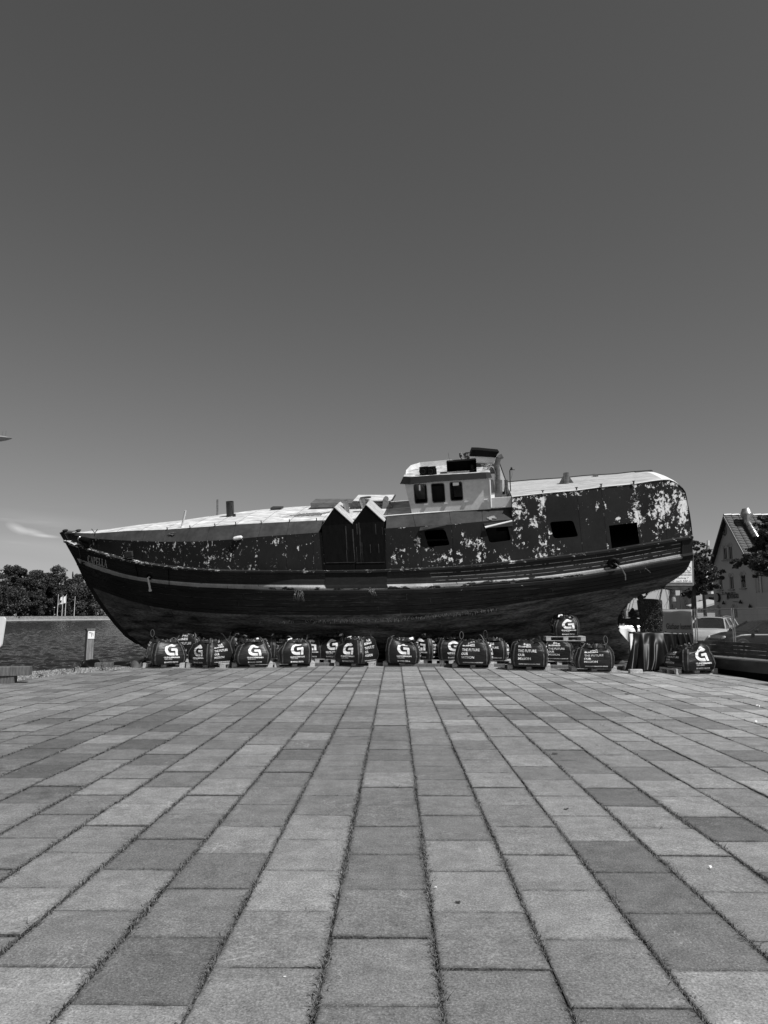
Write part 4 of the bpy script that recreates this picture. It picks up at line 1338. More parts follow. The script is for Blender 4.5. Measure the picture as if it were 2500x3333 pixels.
q = MB(); q.add([p + Vector((0, 0, .0)) for p in up_all], [tuple(range(n))]); q.add([p + Vector((0, 0, .01)) for p in lo_all], [tuple(range(n))]); q.build('roof', mat('wheelhouse_roof', .45, .7, .5, 4, grain=.35, gscale=12), wh)
# rim at far side and around the front
u0, uM = up_all[0], up_all[5]
z0 = up_all[0].z
rimp = [Vector((u0.x + .04, vN + .55, u0.z + .02)), Vector((u0.x + .02, vN + 1.2, u0.z + .08)), Vector((u0.x + .12, vF - .5, u0.z + .13)), Vector((u0.x + .4, vF, u0.z + .15)), Vector((u0.x + 1.4, vF, u0.z + .16)), Vector((uM.x - .1, vF, uM.z + .12))]
q = MB()
vs = []
for p in rimp:
    zb = u0.z + (uM.z - u0.z) * (p.x - u0.x) / (uM.x - u0.x)
    vs += [Vector((p.x, p.y, zb - .02)), p, p + Vector((.03, .03, 0)), Vector((p.x + .03, p.y + .03, zb - .02))]
n = len(rimp) - 1
q.add(vs, [(4 * i + k, 4 * i + (k + 1) % 4, 4 * i + 4 + (k + 1) % 4, 4 * i + 4 + k) for i in range(n) for k in range(4)] + [(0, 1, 2, 3), (4 * n, 4 * n + 1, 4 * n + 2, 4 * n + 3)])
q.build('roof_rim', M_WH, wh)
def wroof(px, py, v): return bv(px, py, v)
for cx, cy, ss in ((1381, 1548, 1.0), (1406, 1548, 1.05)):
    p = wroof(cx, cy, vN + .25)
    s_ = empty('searchlight'); s_.parent = wh
    q = MB(); rot = Matrix.Rotation(.25, 3, 'Z')
    pts = []
    q.lathe([(.05, -.12), (.10, -.09), (.13, .0), (.135, .08), (.115, .085), (.10, .05)], p + Vector((0, 0, .15)), Vector((-.35, -1, .05)), 14)
    q.box(p + Vector((0, 0, .15)), (.26 * ss, .12, .27 * ss), rot); q.build('lamp_body', M_BLACK, s_)
    q = MB(); q.box(p + Vector((0, .03, .0)), (.05, .05, .10)); q.box(p + Vector((.15, .05, .1)), (.02, .04, .25)); q.build('lamp_bracket', M_DSTEEL, s_)
    q = MB(); q.lathe([(.09, 0), (.06, .015)], p + Vector((-.02, -.09, .15)), Vector((-.3, -1, .05)), 12); q.build('lamp_lens', M_GLASS, s_)
# open black box with a lantern, on a white board
bx = [(1453, 1504), (1550, 1496), (1552, 1535), (1455, 1536)]
P = [bv(x, y, vN + .3) for x, y in bx]
tb = empty('nav_light_box'); tb.parent = wh
q = MB()
D = Vector((0, .5, 0)); 
for i in range(4):
    a_, b_ = P[i], P[(i + 1) % 4]
    c_ = sum(P, Vector()) / 4
    q.hexa([a_, b_, b_ + (c_ - b_) * .03, a_ + (c_ - a_) * .03], [p + D for p in (a_, b_, b_ + (c_ - b_) * .03, a_ + (c_ - a_) * .03)])
q.hexa([p + D for p in P], [p + D * 1.06 for p in P]); q.build('box_shell', M_BLACK, tb)
p = bv(1538, 1523, vN + .5); q = MB(); q.lathe([(.07, -.16), (.08, -.14), (.08, .1), (.05, .13), (.02, .15)], p, (0, 0, 1), 12); q.build('lantern', M_GLASS, tb)
q = MB(); q.tube([bv(1528, 1532, vN + .36), bv(1537, 1531, vN + .36), bv(1548, 1527, vN + .36)], .01, 5); q.build('lantern_guard', M_DSTEEL, tb)
P = [bv(x, y, vN + .34) for x, y in [(1455, 1535.5), (1528, 1532.5), (1528, 1541), (1455, 1543)]]
q = MB(); q.hexa(P, [p + Vector((0, .05, 0)) for p in P]); q.build('white_board', M_WHITE, wh)
# funnel casing behind
P = [bv(x, y, .1) for x, y in [(1530, 1485), (1620, 1489), (1612, 1512), (1612, 1540), (1525, 1545), (1525, 1508)]]
q = MB(); q.hexa(P, [p + Vector((0, .9, 0)) for p in P]); q.build('funnel_casing', M_WHITE, wh)
P = [bv(x, y, .07) for x, y in [(1550, 1508), (1612, 1511), (1612, 1542), (1550, 1542)]]
q = MB(); q.hexa(P, [p + Vector((0, .02, 0)) for p in P]); q.build('casing_panel', M_BAND, wh)
P = [bv(x, y, .02) for x, y in [(1537, 1464), (1560, 1464.5), (1625.5, 1471), (1617, 1481), (1617, 1489.5), (1570, 1486), (1529, 1484)]]
q = MB(); q.hexa(P, [p + Vector((0, 1.05, 0)) for p in P]); q.build('funnel_cowl', M_BLACK, wh)
P = [bv(x, y, .3) for x, y in [(1494, 1473), (1529, 1472), (1527, 1505), (1497, 1507)]]
q = MB(); q.hexa(P, [p + Vector((0, .05, 0)) for p in P]); q.build('rusty_panel', peelmat('rust_patch', .05, .6, .5, 9, (1, 1, 1)), wh)
# exhaust
q = MB()
vE = -.9
ex = [(1623, 1619), (1622, 1562), (1620, 1560), (1619, 1530), (1617, 1516), (1620, 1500), (1625, 1490), (1636, 1484)]
pts = [bv(x, y, vE) for x, y in ex]
q.tube(pts[:2], .125, 16); q.build('exhaust_jacket', M_STEEL, wh)
q = MB(); q.tube(pts[2:], [.09, .088, .088, .086, .084, .082], 14, cap=False); q.tube([pts[-1] - (pts[-1] - pts[-2]) * .3, pts[-1] - (pts[-1] - pts[-2]) * .1], .07, 12); q.build('exhaust_pipe', M_STEEL, wh)
q = MB(); q.tube([bv(1651, 1617, -.7), bv(1647, 1562, -.7)], .062, 12); q.build('vent_pipe', M_STEEL, wh)
q = MB(); q.tube([bv(1663, 1612, -.8), bv(1661, 1580, -.8), bv(1659.5, 1532, -.8), bv(1662, 1527, -.8), bv(1667, 1526, -.8)], .018, 6)
q.tube([bv(1660, 1528, -.8), bv(1676, 1529, -.8)], .014, 5); q.tube([bv(1664, 1521, -.8), bv(1667, 1530, -.8)], .03, 6)
q.tube([bv(1666, 1529, -.8), bv(1667, 1545, -.8), bv(1664, 1558, -.8)], .006, 4); q.build('bent_pole', M_DSTEEL, wh)
q = MB(); P = [bv(x, y, .35) for x, y in [(1626, 1512), (1645, 1566), (1640, 1600), (1630, 1600)]]
q.hexa(P, [p + Vector((0, .03, 0)) for p in P]); q.build('white_gusset', M_WHITE, wh)
q = MB(); q.tube([bv(1626, 1508, .3), bv(1646, 1564, .3)], .02, 5); q.build('stay', M_DSTEEL, wh)
q = MB(); 
rq = random.Random(9)
for k in range(7):
    c0 = bv(1583, 1524, vN + .7); pts = []
    for i in range(8):
        pts.append(c0 + Vector((i * .06 - .12 + rq.uniform(-.06, .06), rq.uniform(-.05, .05), .13 * math.sin(i * .9 + k) + rq.uniform(-.03, .05))))
    q.tube(pts, .010, 4)
q.tube([bv(1590, 1528, vN + .6), bv(1598, 1519, vN + .6), bv(1606, 1521, vN + .6), bv(1612, 1535, vN + .6), bv(1612, 1570, vN + .6), bv(1611, 1598, vN + .6)], .02, 6)
q.build('cable_tangle', M_ROPE, wh)
P = [bv(x, y, -1.1) for x, y in [(1598, 1560), (1606, 1562), (1613, 1603), (1600, 1605)]]
q = MB(); q.hexa(P, [p + Vector((0, .04, 0)) for p in P]); q.build('wooden_board', M_WOOD, wh)
q = MB(); q.tube([bv(1463, 1500, .2), bv(1459, 1474, .2)], .006, 4); q.build('whip_aerial', M_DSTEEL, wh)
# parapet behind wheelhouse
P = [bv(x, y, vN - .02) for x, y in [(1598, 1621), (1665, 1617), (1667, 1648), (1599, 1652)]]
q = MB(); q.hexa(P, [p + Vector((0, .05, 0)) for p in P]); q.build('parapet', M_WH, boat)

# ---------------- details on the side
def side_tube(pts, r, name, m, out=.05, n=8):
    q = MB(); q.tube([wp(x, y, out) for x, y in pts], r, n); return q.build(name, m, boat)
# flap boards over two windows
P = [wp(x, y, o) for x, y, o in [(1365, 1729, .12), (1452, 1712, .28), (1452, 1708, .04), (1368, 1718, .02)]]
q = MB(); q.hexa(P, [p + Vector((0, 0, .02)) for p in P]); q.build('window_flap', M_BAND, boat)
P = [wp(x, y, o) for x, y, o in [(1578, 1715, .05), (1667, 1695, .09), (1668, 1697.5, .14), (1580, 1719, .11)]]
q = MB(); q.hexa(P, [p + Vector((0, 0, .02)) for p in P]); q.build('window_flap', M_WH, boat)
P = [wp(x, y, .02) for x, y in [(1574, 1704), (1668, 1694), (1669, 1712), (1581, 1719)]]
q = MB(); q.hexa(P, [p + Vector((0, .02, 0)) for p in P]); q.build('flap_board', M_BAND, boat)
# peeled tongue on the band
def band_blob(cx, cy, rx, ry, name, m, off=.02, seed=1):
    rq = random.Random(seed); pts = []
    for k in range(18):
        a_ = k / 18 * 6.283; r_ = rq.uniform(.25, 1.15)
        pts.append((cx + rx * r_ * math.cos(a_), cy + ry * r_ * math.sin(a_)))
    P = [band_pt(x, y) + Vector((0, -off, off)) for x, y in pts]
    q = MB(); q.hexa(P, [p + Vector((0, .012, -.008)) for p in P]); q.build(name, m, boat)
band_blob(1598, 1687, 17, 7, 'peeled_patch', M_GALV, seed=2)
band_blob(560, 1741, 13, 5, 'torn_sheet', M_STEEL, .035, 3)
band_blob(566, 1737, 9, 3, 'torn_sheet', M_STRAP, .05, 5)
P = wp(774, 1751, .06)
q = MB(); q.lathe([(.02, -.17), (.06, -.12), (.07, 0), (.06, .12), (.02, .16)], P, (1, 0, .12), 10); q.build('fender_lump', M_WHITE, boat)
# small grey locker near the bow
q = MB(); P = wp(421, 1803, .09); q.box(P, (.24, .14, .17)); q.build('locker', M_BAND, boat)
q = MB(); P = wp(425, 1816, .08); q.box(P, (.18, .2, .03)); q.build('locker_shelf', M_DSTEEL, boat)
# bow drum with polished end
q = MB(); a_, b_ = wp(262, 1754, .12), wp(296, 1763, .10); q.tube([a_, b_], [.10, .12], 14); q.build('bow_drum', M_BLACK, boat)
q = MB(); q.lathe([(.11, .02), (.10, -.03), (.07, -.07), (.02, -.09)], a_, b_ - a_, 14); q.build('drum_end', M_GALV, boat, smooth=True)
for x in (213, 256):
    q = MB(); p = bv(x, 1731, 0); q.lathe([(.07, -.05), (.05, 0), (.09, .04), (.10, .07), (.05, .09)], p, (0, 0, 1), 10); q.build('bow_bitt', M_DSTEEL, boat)
q = MB(); q.tube([bv(218, 1728, 0), bv(235, 1729, 0), bv(256, 1727, 0)], .016, 5); q.build('bow_bar', M_DSTEEL, boat)
q = MB(); P = bv(309, 1735, -.5)
for d_ in ((.12, 0, .13), (-.1, 0, .16), (-.04, 0, -.12)): q.tube([P, P + Vector(d_)], .012, 4)
q.build('bent_wire', M_DSTEEL, boat)
# bow deck: closes the pointed tip
q = MB(); tipv = [bv(199, 1730, 0)]
xs = frange(205, 236, 6)
e = [bv(x, polyc(ET, x), vroof(x)) for x in xs]
q.add(tipv + e + [mir(p) for p in e], [(0, 1, 8)] + [(1 + i, 2 + i, 9 + i, 8 + i) for i in range(6)]); q.build('bow_plate', M_BAND, boat)
q = MB(); top_ = [bv(199, 1730, -.03)] + [wp(x, polyc(WT, x)) for x in frange(206, 232, 5)]; bot_ = [bv(214, 1760, -.04)] + [wp(x, yb(x)) for x in frange(216, 232, 5)]
vs = top_ + bot_; fs = [(i, i + 1, 7 + i + 1, 7 + i) for i in range(6)]
for side in (0, 1):
    q = MB(); q.add([mir(p) for p in vs] if side else vs, fs, peel=[.25] * len(vs)); q.build('bow_cheek', M_WALL, boat)
q = MB()
for side in (0, 1):
    a_ = [wp(x, polyc(WT, x)) for x in frange(206, 234, 5)]; b_ = [bv(x, polyc(ET, x), vroof(x)) for x in frange(206, 236, 5)]
    vs = a_ + b_
    q.add([mir(p) for p in vs] if side else vs, [(i, i + 1, 7 + i, 6 + i) for i in range(5)])
q.build('bow_band', M_BAND, boat)
# white drainpipe streak by the name, hawse holes, ropes
q = MB(); q.tube([hull(.12, .019) + hnorm(.1, .019) * .01, hull(.9, .010) + hnorm(.9, .012) * .01], .012, 5); q.build('drip_streak', M_STEEL, boat)
def hp(x, lam): 
    L = LEV[0]
    x0 = lerp(LEV[int(lam)][0][0], LEV[min(int(lam) + 1, 9)][0][0], lam - int(lam)); x1 = lerp(LEV[int(lam)][-1][0], LEV[min(int(lam) + 1, 9)][-1][0], lam - int(lam))
    t = (x - x0) / (x1 - x0)
    return hull(lam, t), hnorm(lam, t)
P, N = hp(486, .83)
q = MB(); q.lathe([(.10, -.02), (.10, .03), (.07, .03), (.07, -.02)], P, N, 16); q.build('hawse_ring', M_BLACK, boat)
q = MB(); q.lathe([(.06, -.01), (.06, .012)], P, N, 14); q.build('hawse_hole', M_INT, boat)
P2_ = P + Vector((0, -.10, -.45))
q = MB(); q.tube([P + N * -.02, P + N * .09, P2_ + Vector((0, 0, .1)), P2_], [.03, .035, .035, .038], 8); q.lathe([(.055, -.03), (.055, .03)], P2_, (0, 0, 1), 10); q.build('discharge_pipe', M_WHITE, boat)
P, N = hp(1994, .72)
q = MB(); ring = [P + N * .07 + (EUp * math.cos(a_) * .13 + Vector((0, 0, 1)) * math.sin(a_) * .12) for EUp in [Vector((1, 0, 0))] for a_ in [k / 20 * 6.2832 for k in range(21)]]
q.tube(ring, .055, 10, cap=False); q.build('fairlead_ring', M_BLACK, boat)
q = MB(); q.lathe([(.11, -.01), (.11, .02)], P, N, 16); q.build('fairlead_hole', M_INT, boat)
q = MB(); e1 = bv(2036, 1888, P.y - .2)
q.tube([P + N * .03, P + N * .14 + Vector((.05, 0, -.03)), P.lerp(e1, .35) + Vector((.12, -.12, .02)), P.lerp(e1, .7) + Vector((.10, -.05, 0)), e1], .022, 6); q.build('rope_tail', M_STEEL, boat)
def frayed(x, lam, n, L, name):
    P, N = hp(x, lam); q = MB(); rq = random.Random(int(x))
    for i in range(n):
        a_ = rq.gauss(-.1, .55); l_ = rq.uniform(.25, 1) * L
        d1 = Vector((math.sin(a_) * .6, -.25, -rq.uniform(.2, .9) if rq.random() < .85 else .5)).normalized() * l_
        s0 = P + N * .03 + Vector((rq.uniform(-.13, .13), 0, rq.uniform(-.05, .05)))
        q.tube([s0, s0 + d1 * .5 + Vector((0, -.05, .03)), s0 + d1 + Vector((0, .03, -.03))], [.007, .006, .002], 4, cap=False)
    q.build(name, mat('rope_strands', .22, .9, .5, 30), boat)
frayed(975, 2.02, 34, .30, 'frayed_rope'); frayed(1210, 1.95, 20, .20, 'frayed_rope')
P, N = hp(340, 2.1); 
q = MB(); P, N = hp(1222, 2.45); q.box(P + N * .02, (.11, .04, .11)); q.lathe([(.03, 0), (.03, .03)], P + N * .03, N, 10); q.build('anode_plate', M_DSTEEL, boat)
frayed(1955 + 130, 2.1, 3, .35, 'frayed_rope')
# weed growing from the rub rail at the bow
for x in (318, 352):
    P, N = hp(x, 2.0); q = MB(); rq = random.Random(x)
    for i in range(50):
        s0 = P + N * .03 + Vector((rq.uniform(-.12, .12), 0, rq.uniform(-.03, .03)))
        d1 = Vector((rq.uniform(-.15, .15), -.08, rq.uniform(-.25, .12)))
        q.tube([s0, s0 + d1 * .6, s0 + d1], [.005, .005, .002], 3, cap=False)
    q.build('weed_tuft', M_WEED, boat)
# seams in the topsides standing proud near the bow (vertical butt straps)
for x0, l0, x1, l1 in ((440, .05, 450, 1.0), (548, .1, 552, 1.95)):
    pts = []
    for k in range(6):
        P, N = hp(lerp(x0, x1, k / 5), lerp(l0, l1, k / 5)); pts.append(P + N * .012)
    q = MB(); q.tube(pts, .012, 4); q.build('butt_strap', M_BLACK, boat)
# pale stopping showing in the seams of the after topsides
M_STOP = peelmat('seam_stopping', .02, .55, .50, 8, (.4, 1, 1), soft=.02)
for l_ in (.30, .54, .78, 1.25, 1.5):
    for (t0_, t1_) in ((.58, .982),):
        vs = []
        for i in range(61):
            t = lerp(t0_, t1_, i / 60); n_ = hnorm(l_, t)
            for dz_ in (-.006, .006): vs.append(hull(l_, t) + n_ * .008 + Vector((0, 0, dz_)))
        q = MB(); q.add(vs, [(2 * i, 2 * i + 1, 2 * i + 3, 2 * i + 2) for i in range(60)], peel=[.15] * len(vs)); q.build('seam_line', M_STOP if l_ < 1 else M_BLACK, boat, fix=False)
# name on the bow, cut letters with serifs
def glyph(ch):
    T, t = .16, .055     # thick and thin stems
    r_ = []
    def bar(x0, y0, x1, y1): r_.append([(x0, y0), (x1, y0), (x1, y1), (x0, y1)])
    if ch in 'PEL':
        bar(.12, 0, .12 + T, 1); bar(.02, 0, .38, .05); bar(.02, .95, .38, 1)
    if ch == 'E':
        bar(.28, .0, .70, t + .01); bar(.28, .47, .55, .53); bar(.28, .94, .68, 1); bar(.63, .0, .70, .24); bar(.61, .78, .68, 1); bar(.51, .40, .55, .60); return r_, .78
    if ch == 'L':
        bar(.28, 0, .70, .06); bar(.63, 0, .70, .26); return r_, .76
    if ch == 'P':
        o_ = [(.28 + .36 * math.cos(a_), .74 + .26 * math.sin(a_)) for a_ in [k / 10 * math.pi - math.pi / 2 for k in range(11)]]
        i_ = [(.28 + .21 * math.cos(a_), .74 + .20 * math.sin(a_)) for a_ in [k / 10 * math.pi - math.pi / 2 for k in range(11)]]
        for k in range(10): r_.append([o_[k], o_[k + 1], i_[k + 1], i_[k]])
        return r_, .72
    if ch == 'C':
        N_ = 22
        an = [R(48) + k / N_ * R(264) for k in range(N_ + 1)]
        for k in range(N_):
            q4 = []
            for (kk, f) in ((k, 1), (k + 1, 1), (k + 1, 0), (k, 0)):
                a_ = an[kk]; th = .06 + .11 * max(0, -math.cos(a_))
                ro = 1 - (0 if f else 1) * th / .4
                q4.append((.42 + .40 * ro * math.cos(a_), .5 + (.52 * (1 if f else (.52 - .06) / .52)) * math.sin(a_)))
            r_.append(q4)
        bar(.67, .68, .72, .98); bar(.68, .10, .72, .22)
        return r_, .84
    if ch == 'A':
        r_.append([(.10, 0), (.16, 0), (.43, .95), (.40, 1)]); r_.append([(.40, 1), (.46, 1), (.80, 0), (.62, 0)])
        r_.append([(.20, .32), (.64, .32), (.62, .37), (.22, .37)]); bar(0, 0, .27, .045); bar(.52, 0, .90, .045)
        return r_, .86
def name_pt(x, lam, off=.014):
    P, N = hp(x, lam); return P + N * off
adv = 0; lets = []
for ch in 'CAPELLA':
    r_, w = glyph(ch); lets.append((adv, r_, ch)); adv += w + .05
XN0, XN1 = 285, 349
nm = empty('name_lettering'); nm.parent = boat
for ad, r_, ch in lets:
    q = MB()
    for quad in r_:
        P = []
        for (gx, gy) in quad:
            f = (ad + gx) / adv
            x = lerp(XN0, XN1, f)
            # baseline and cap line in hull levels
            ybase = lerp(1826, 1847, f); ytop = lerp(1804.5, 1822, f)
            yy = lerp(ybase, ytop, gy)
            xx = x + (1 - gy) * 0 + gy * -0.5
            y0_, y1_ = polyc(L0, xx), polyc(L1, xx)
            lam = (yy - y0_) / (y1_ - y0_)
            P.append(name_pt(xx, min(max(lam, .02), .98), .012))
        q.add(P + [p + Vector((0, .01, 0)) for p in P], [(0, 1, 2, 3), (0, 1, 5, 4), (1, 2, 6, 5), (2, 3, 7, 6), (3, 0, 4, 7)])
    q.build('letter', mat('letter_paint', .75, .6, .2, 10), nm)

# ---------------- stern gear
q = MB()
RP = [(2097, 1951), (2130, 1952), (2155, 1955), (2158, 2010), (2157, 2056), (2157, 2128), (2100, 2138), (2086, 2100), (2089, 2056), (2097, 2037), (2094, 2013), (2079, 1992), (2075, 1957)]
vs, fs = cdt(RP, (), 10)
P = [bv(x, y, -.05 + .02 * fnoise(x * .1, y * .1)) for x, y in vs]
shell(P, fs, .10, M_WEED, 'rudder', boat)
q = MB(); a_, b_ = bv(2084, 1938, 0), bv(2092, 2140, 0); q.tube([a_, a_.lerp(b_, .2), b_], [.09, .06, .05], 8); q.build('rudder_stock', M_WEED, boat)
q = MB(); a_, b_ = bv(2030, 2146, 0), bv(2150, 2138, 0); q.hexa([a_ + Vector((0, -.07, 0)), b_ + Vector((0, -.07, 0)), b_ + Vector((0, .07, 0)), a_ + Vector((0, .07, 0))], [p + Vector((0, 0, .10)) for p in (a_ + Vector((0, -.07, 0)), b_ + Vector((0, -.07, 0)), b_ + Vector((0, .07, 0)), a_ + Vector((0, .07, 0)))]); q.build('sole_piece', M_WEED, boat)
prop = empty('propeller'); prop.parent = boat
a_, b_ = bv(2010, 2020, 0), bv(2090, 2024, 0); ax = (b_ - a_).normalized(); Lp = (b_ - a_).length
q = MB(); q.lathe([(.13, 0), (.09, Lp * .3), (.10, Lp * .45), (.135, Lp * .6), (.13, Lp * .75), (.07, Lp * .95), (.01, Lp)], a_, ax, 14); q.build('hub', M_WEED, prop, smooth=True)
hc = a_ + ax * Lp * .64
for k in range(3):
    ang = R(92) + k * R(120)
    rad = Vector((0, math.cos(ang), math.sin(ang))); tan = Vector((0, -math.sin(ang), math.cos(ang)))
    vs = []
    for i in range(7):
        f = i / 6; wv = .05 + .13 * math.sin(math.pi * min(f * .95 + .05, 1)) ** .8 * (1 - .55 * f); tw = R(62) - R(35) * f
        c_ = hc + rad * (.08 + .40 * f); d_ = (tan * math.cos(tw) + ax * math.sin(tw)) * wv
        vs += [c_ - d_, c_ + ax * .012, c_ + d_, c_ - ax * .012]
    fs = [(4 * i + j, 4 * i + (j + 1) % 4, 4 * i + 4 + (j + 1) % 4, 4 * i + 4 + j) for i in range(6) for j in range(4)] + [(24, 25, 26, 27), (0, 1, 2, 3)]
    q = MB(); q.add(vs, fs); q.build('blade', M_WEED, prop)
# growth: mussels in clumps, hanging weed, barnacle drips
q = MB(); rq = random.Random(11)
def shellbit(q, c, r_):
    ax_ = Vector((rq.uniform(-1, 1), rq.uniform(-1, .2), rq.uniform(-1, 1))).normalized()
    s1 = ax_.orthogonal().normalized(); s2 = ax_.cross(s1)
    q.add([c + ax_ * r_ * 1.6, c - ax_ * r_, c + s1 * r_ * .7, c - s1 * r_ * .7, c + s2 * r_ * .45, c - s2 * r_ * .45], [(0, 2, 4), (0, 4, 3), (0, 3, 5), (0, 5, 2), (1, 4, 2), (1, 3, 4), (1, 5, 3), (1, 2, 5)])
for i in range(900):
    x, y = rq.uniform(2085, 2158), rq.uniform(1956, 2058)
    if fnoise(x * .06, y * .06, 2) + .35 * (x - 2110) / 40 < -.02: continue
    shellbit(q, bv(x + rq.gauss(0, 1), y, -.07 - rq.random() * .04), rq.uniform(.008, .022))
q.build('mussels', M_SHELL, boat, fix=False)['kind'] = 'stuff'
q = MB()
for i in range(750):
    t = rq.uniform(.15, .97); l = rq.choice([rq.gauss(4.6, .35), rq.gauss(5.1, .4), rq.gauss(3.9, .25)])
    if fnoise(t * 26, l * 2.2) < .12 or l < 3.2 or l > 8: continue
    P = hull(l, t); shellbit(q, P + hnorm(l, t) * .02, rq.uniform(.012, .034))
q.build('mussels', M_SHELL, boat, fix=False)['kind'] = 'stuff'
q = MB()
for i in range(520):
    x = rq.uniform(840, 1620); y = polyc([(840, 2022), (1100, 2016), (1300, 2012), (1450, 2000), (1620, 1980)], x) + rq.gauss(0, 2.5)
    if fnoise(x * .02, 5) < -.15 and x < 1250: continue
    y3, y4 = polyc(L3, x), polyc(L4, x); lam = 3 + (y - y3) / (y4 - y3)
    P, N = hp(x, lam); ln = rq.uniform(.02, .15) * (1 if rq.random() < .5 else .4); w = rq.uniform(.003, .009)
    Q_, N2 = hp(x, min(lam + ln * 1.6, 3.99))
    Q_ = P + (Q_ - P).normalized() * ln
    P = P + N * .012; Q_ = Q_ + N * .012
    q.add([P + Vector((-w, 0, 0)), P + Vector((w, 0, 0)), Q_ + Vector((w * .3, 0, 0)), Q_ - Vector((w * .3, 0, 0))], [(0, 1, 2, 3)])
q.build('barnacle_drips', M_BARN, boat, fix=False)['kind'] = 'stuff'
q = MB()
for i in range(150):
    x = rq.uniform(2064, 2170); y = polyc([(2064, 1941), (2078, 1946), (2100, 1944), (2112, 1921), (2149, 1914), (2172, 1900)], x)
    s_ = rq.uniform(1.5, 7) if rq.random() < .8 else rq.uniform(6, 12)
    a_, b_, c_ = bv(x - 3, y - 4, -.05), bv(x + 3, y - 4, -.05), bv(x + rq.uniform(-3, 3), y + s_, -.05 + rq.uniform(-.05, .05))
    q.add([a_, b_, c_], [(0, 1, 2)])
for i in range(90):
    y = rq.uniform(1950, 2060); x = polyc([(1943, 2066), (1997, 2017), (2010, 2016), (2054, 2014), (2096, 2048)], y)
    a_, b_, c_ = bv(x - 4, y - 2, -.1), bv(x - 4, y + 3, -.1), bv(x + rq.uniform(0, 4), y + rq.uniform(-2, 3), -.1)
    q.add([a_, b_, c_], [(0, 1, 2)])
q.build('hanging_weed', M_WEED, boat, fix=False)['kind'] = 'stuff'

# interior bits seen through the windows
for (x, y, w, h) in ((1625, 1745, .5, .4), (1600, 1740, .3, .6)):
    p = bv(x, y, -1.3); q = MB(); q.box(p, (w, .4, h)); q.build('bench_seat', M_INT, boat)

# ================================================================== SAND BAGS ON PALLETS
pallet = empty('pallet')
def board_me(dx, dy, dz):
    q = MB(); q.box((0, 0, 0), (dx, dy, dz)); return q.mesh('board', M_PALLET)
top_me = board_me(1.2, .14, .022); cross_me = board_me(.145, .8, .022); block_me = board_me(.145, .10, .078); bot_me = board_me(1.2, .1, .022)
for y in (-.33, -.165, 0, .165, .33): part('deck_board', top_me, pallet, (0, y, .133))
for x in (-.5275, 0, .5275): part('cross_board', cross_me, pallet, (x, 0, .111))
for x in (-.5275, 0, .5275):
    for y in (-.35, 0, .35): part('block', block_me, pallet, (x, y, .0615))
for y in (-.35, 0, .35): part('base_board', bot_me, pallet, (0, y, .011))
BA, BH = .455, .74
PROF = [(0, .86, 0), (.03, .93, .004), (.10, .99, .06), (.25, 1.04, .22), (.45, 1.06, .43), (.62, 1.03, .62), (.78, .97, .79), (.88, .90, .89), (.94, .78, .945), (.98, .5, .95), (1.0, .12, .90)]
class Bag:
    def __init__(s, seed, h=1.0, w=1.0, lean=0.0):
        s.seed = seed; s.h = BH * h * .97; s.a = BA * w; s.lean = lean
        r0 = random.Random(seed * 5 + 2); s.tx = r0.uniform(-.16, .16); s.ty = r0.uniform(-.02, .16); s.bl = r0.uniform(.96, 1.09); s.sag = r0.uniform(.0, .10)
    def pt(s, face, sx_, t, off=0.0):
        """face 0 front(-y),1 right,2 back,3 left ; sx_ -1..1 across, t 0..1 up"""
        for (t0, r0, z0), (t1, r1, z1) in zip(PROF, PROF[1:]):
            if t <= t1 + 1e-9: break
        k = (t - t0) / (t1 - t0); r_ = lerp(r0, r1, k); z = lerp(z0, z1, k)
        n_ = 6.0 if t < .6 else lerp(6.0, 3.6, (t - .6) / .4)
        d = Vector((sx_, -1, 0)); d = Matrix.Rotation(face * math.pi / 2, 3, 'Z') @ d
        dn = (abs(d.x) ** n_ + abs(d.y) ** n_) ** (1 / n_)
        p = d / dn * (s.a * r_)
        p.z = z * s.h
        q = p * 3.0 + Vector((s.seed * 7.3, 0, 0))
        wr = .030 * noise.noise(Vector((q.x, q.y, q.z * 1.2))) + .018 * noise.noise(Vector((q.x * .9, q.y * .9, q.z * 5.5))) + .006 * noise.noise(Vector((q.x * 3, q.y * 3, q.z * 11)))
        topk = max(0, (t - .74) / .26)
        wr += topk * (.050 * noise.noise(q * 2.4) + .02 * noise.noise(q * 6))
        rad = Vector((p.x, p.y, 0))
        if rad.length > 1e-6: rad.normalize()
        p += rad * (wr + off)
        p.z += topk * (.17 * noise.noise(q * 1.5 + Vector((5, 5, 5))) + .04 * noise.noise(q * 4.5)) + (off * .5 if t > .85 else 0)
        p.z *= 1 + (s.tx * p.x + s.ty * p.y) / s.a * min(1, t * 1.3)
        bz = math.exp(-((t - .28) / .22) ** 2); p.x *= 1 + (s.bl - 1) * bz; p.y *= 1 + (s.bl - 1) * bz
        p.z -= s.sag * topk * (.5 + .5 * math.cos(p.x * 6 + s.seed))
        p.z = max(p.z, 0.001)
        p.x += s.lean * p.z
        return p
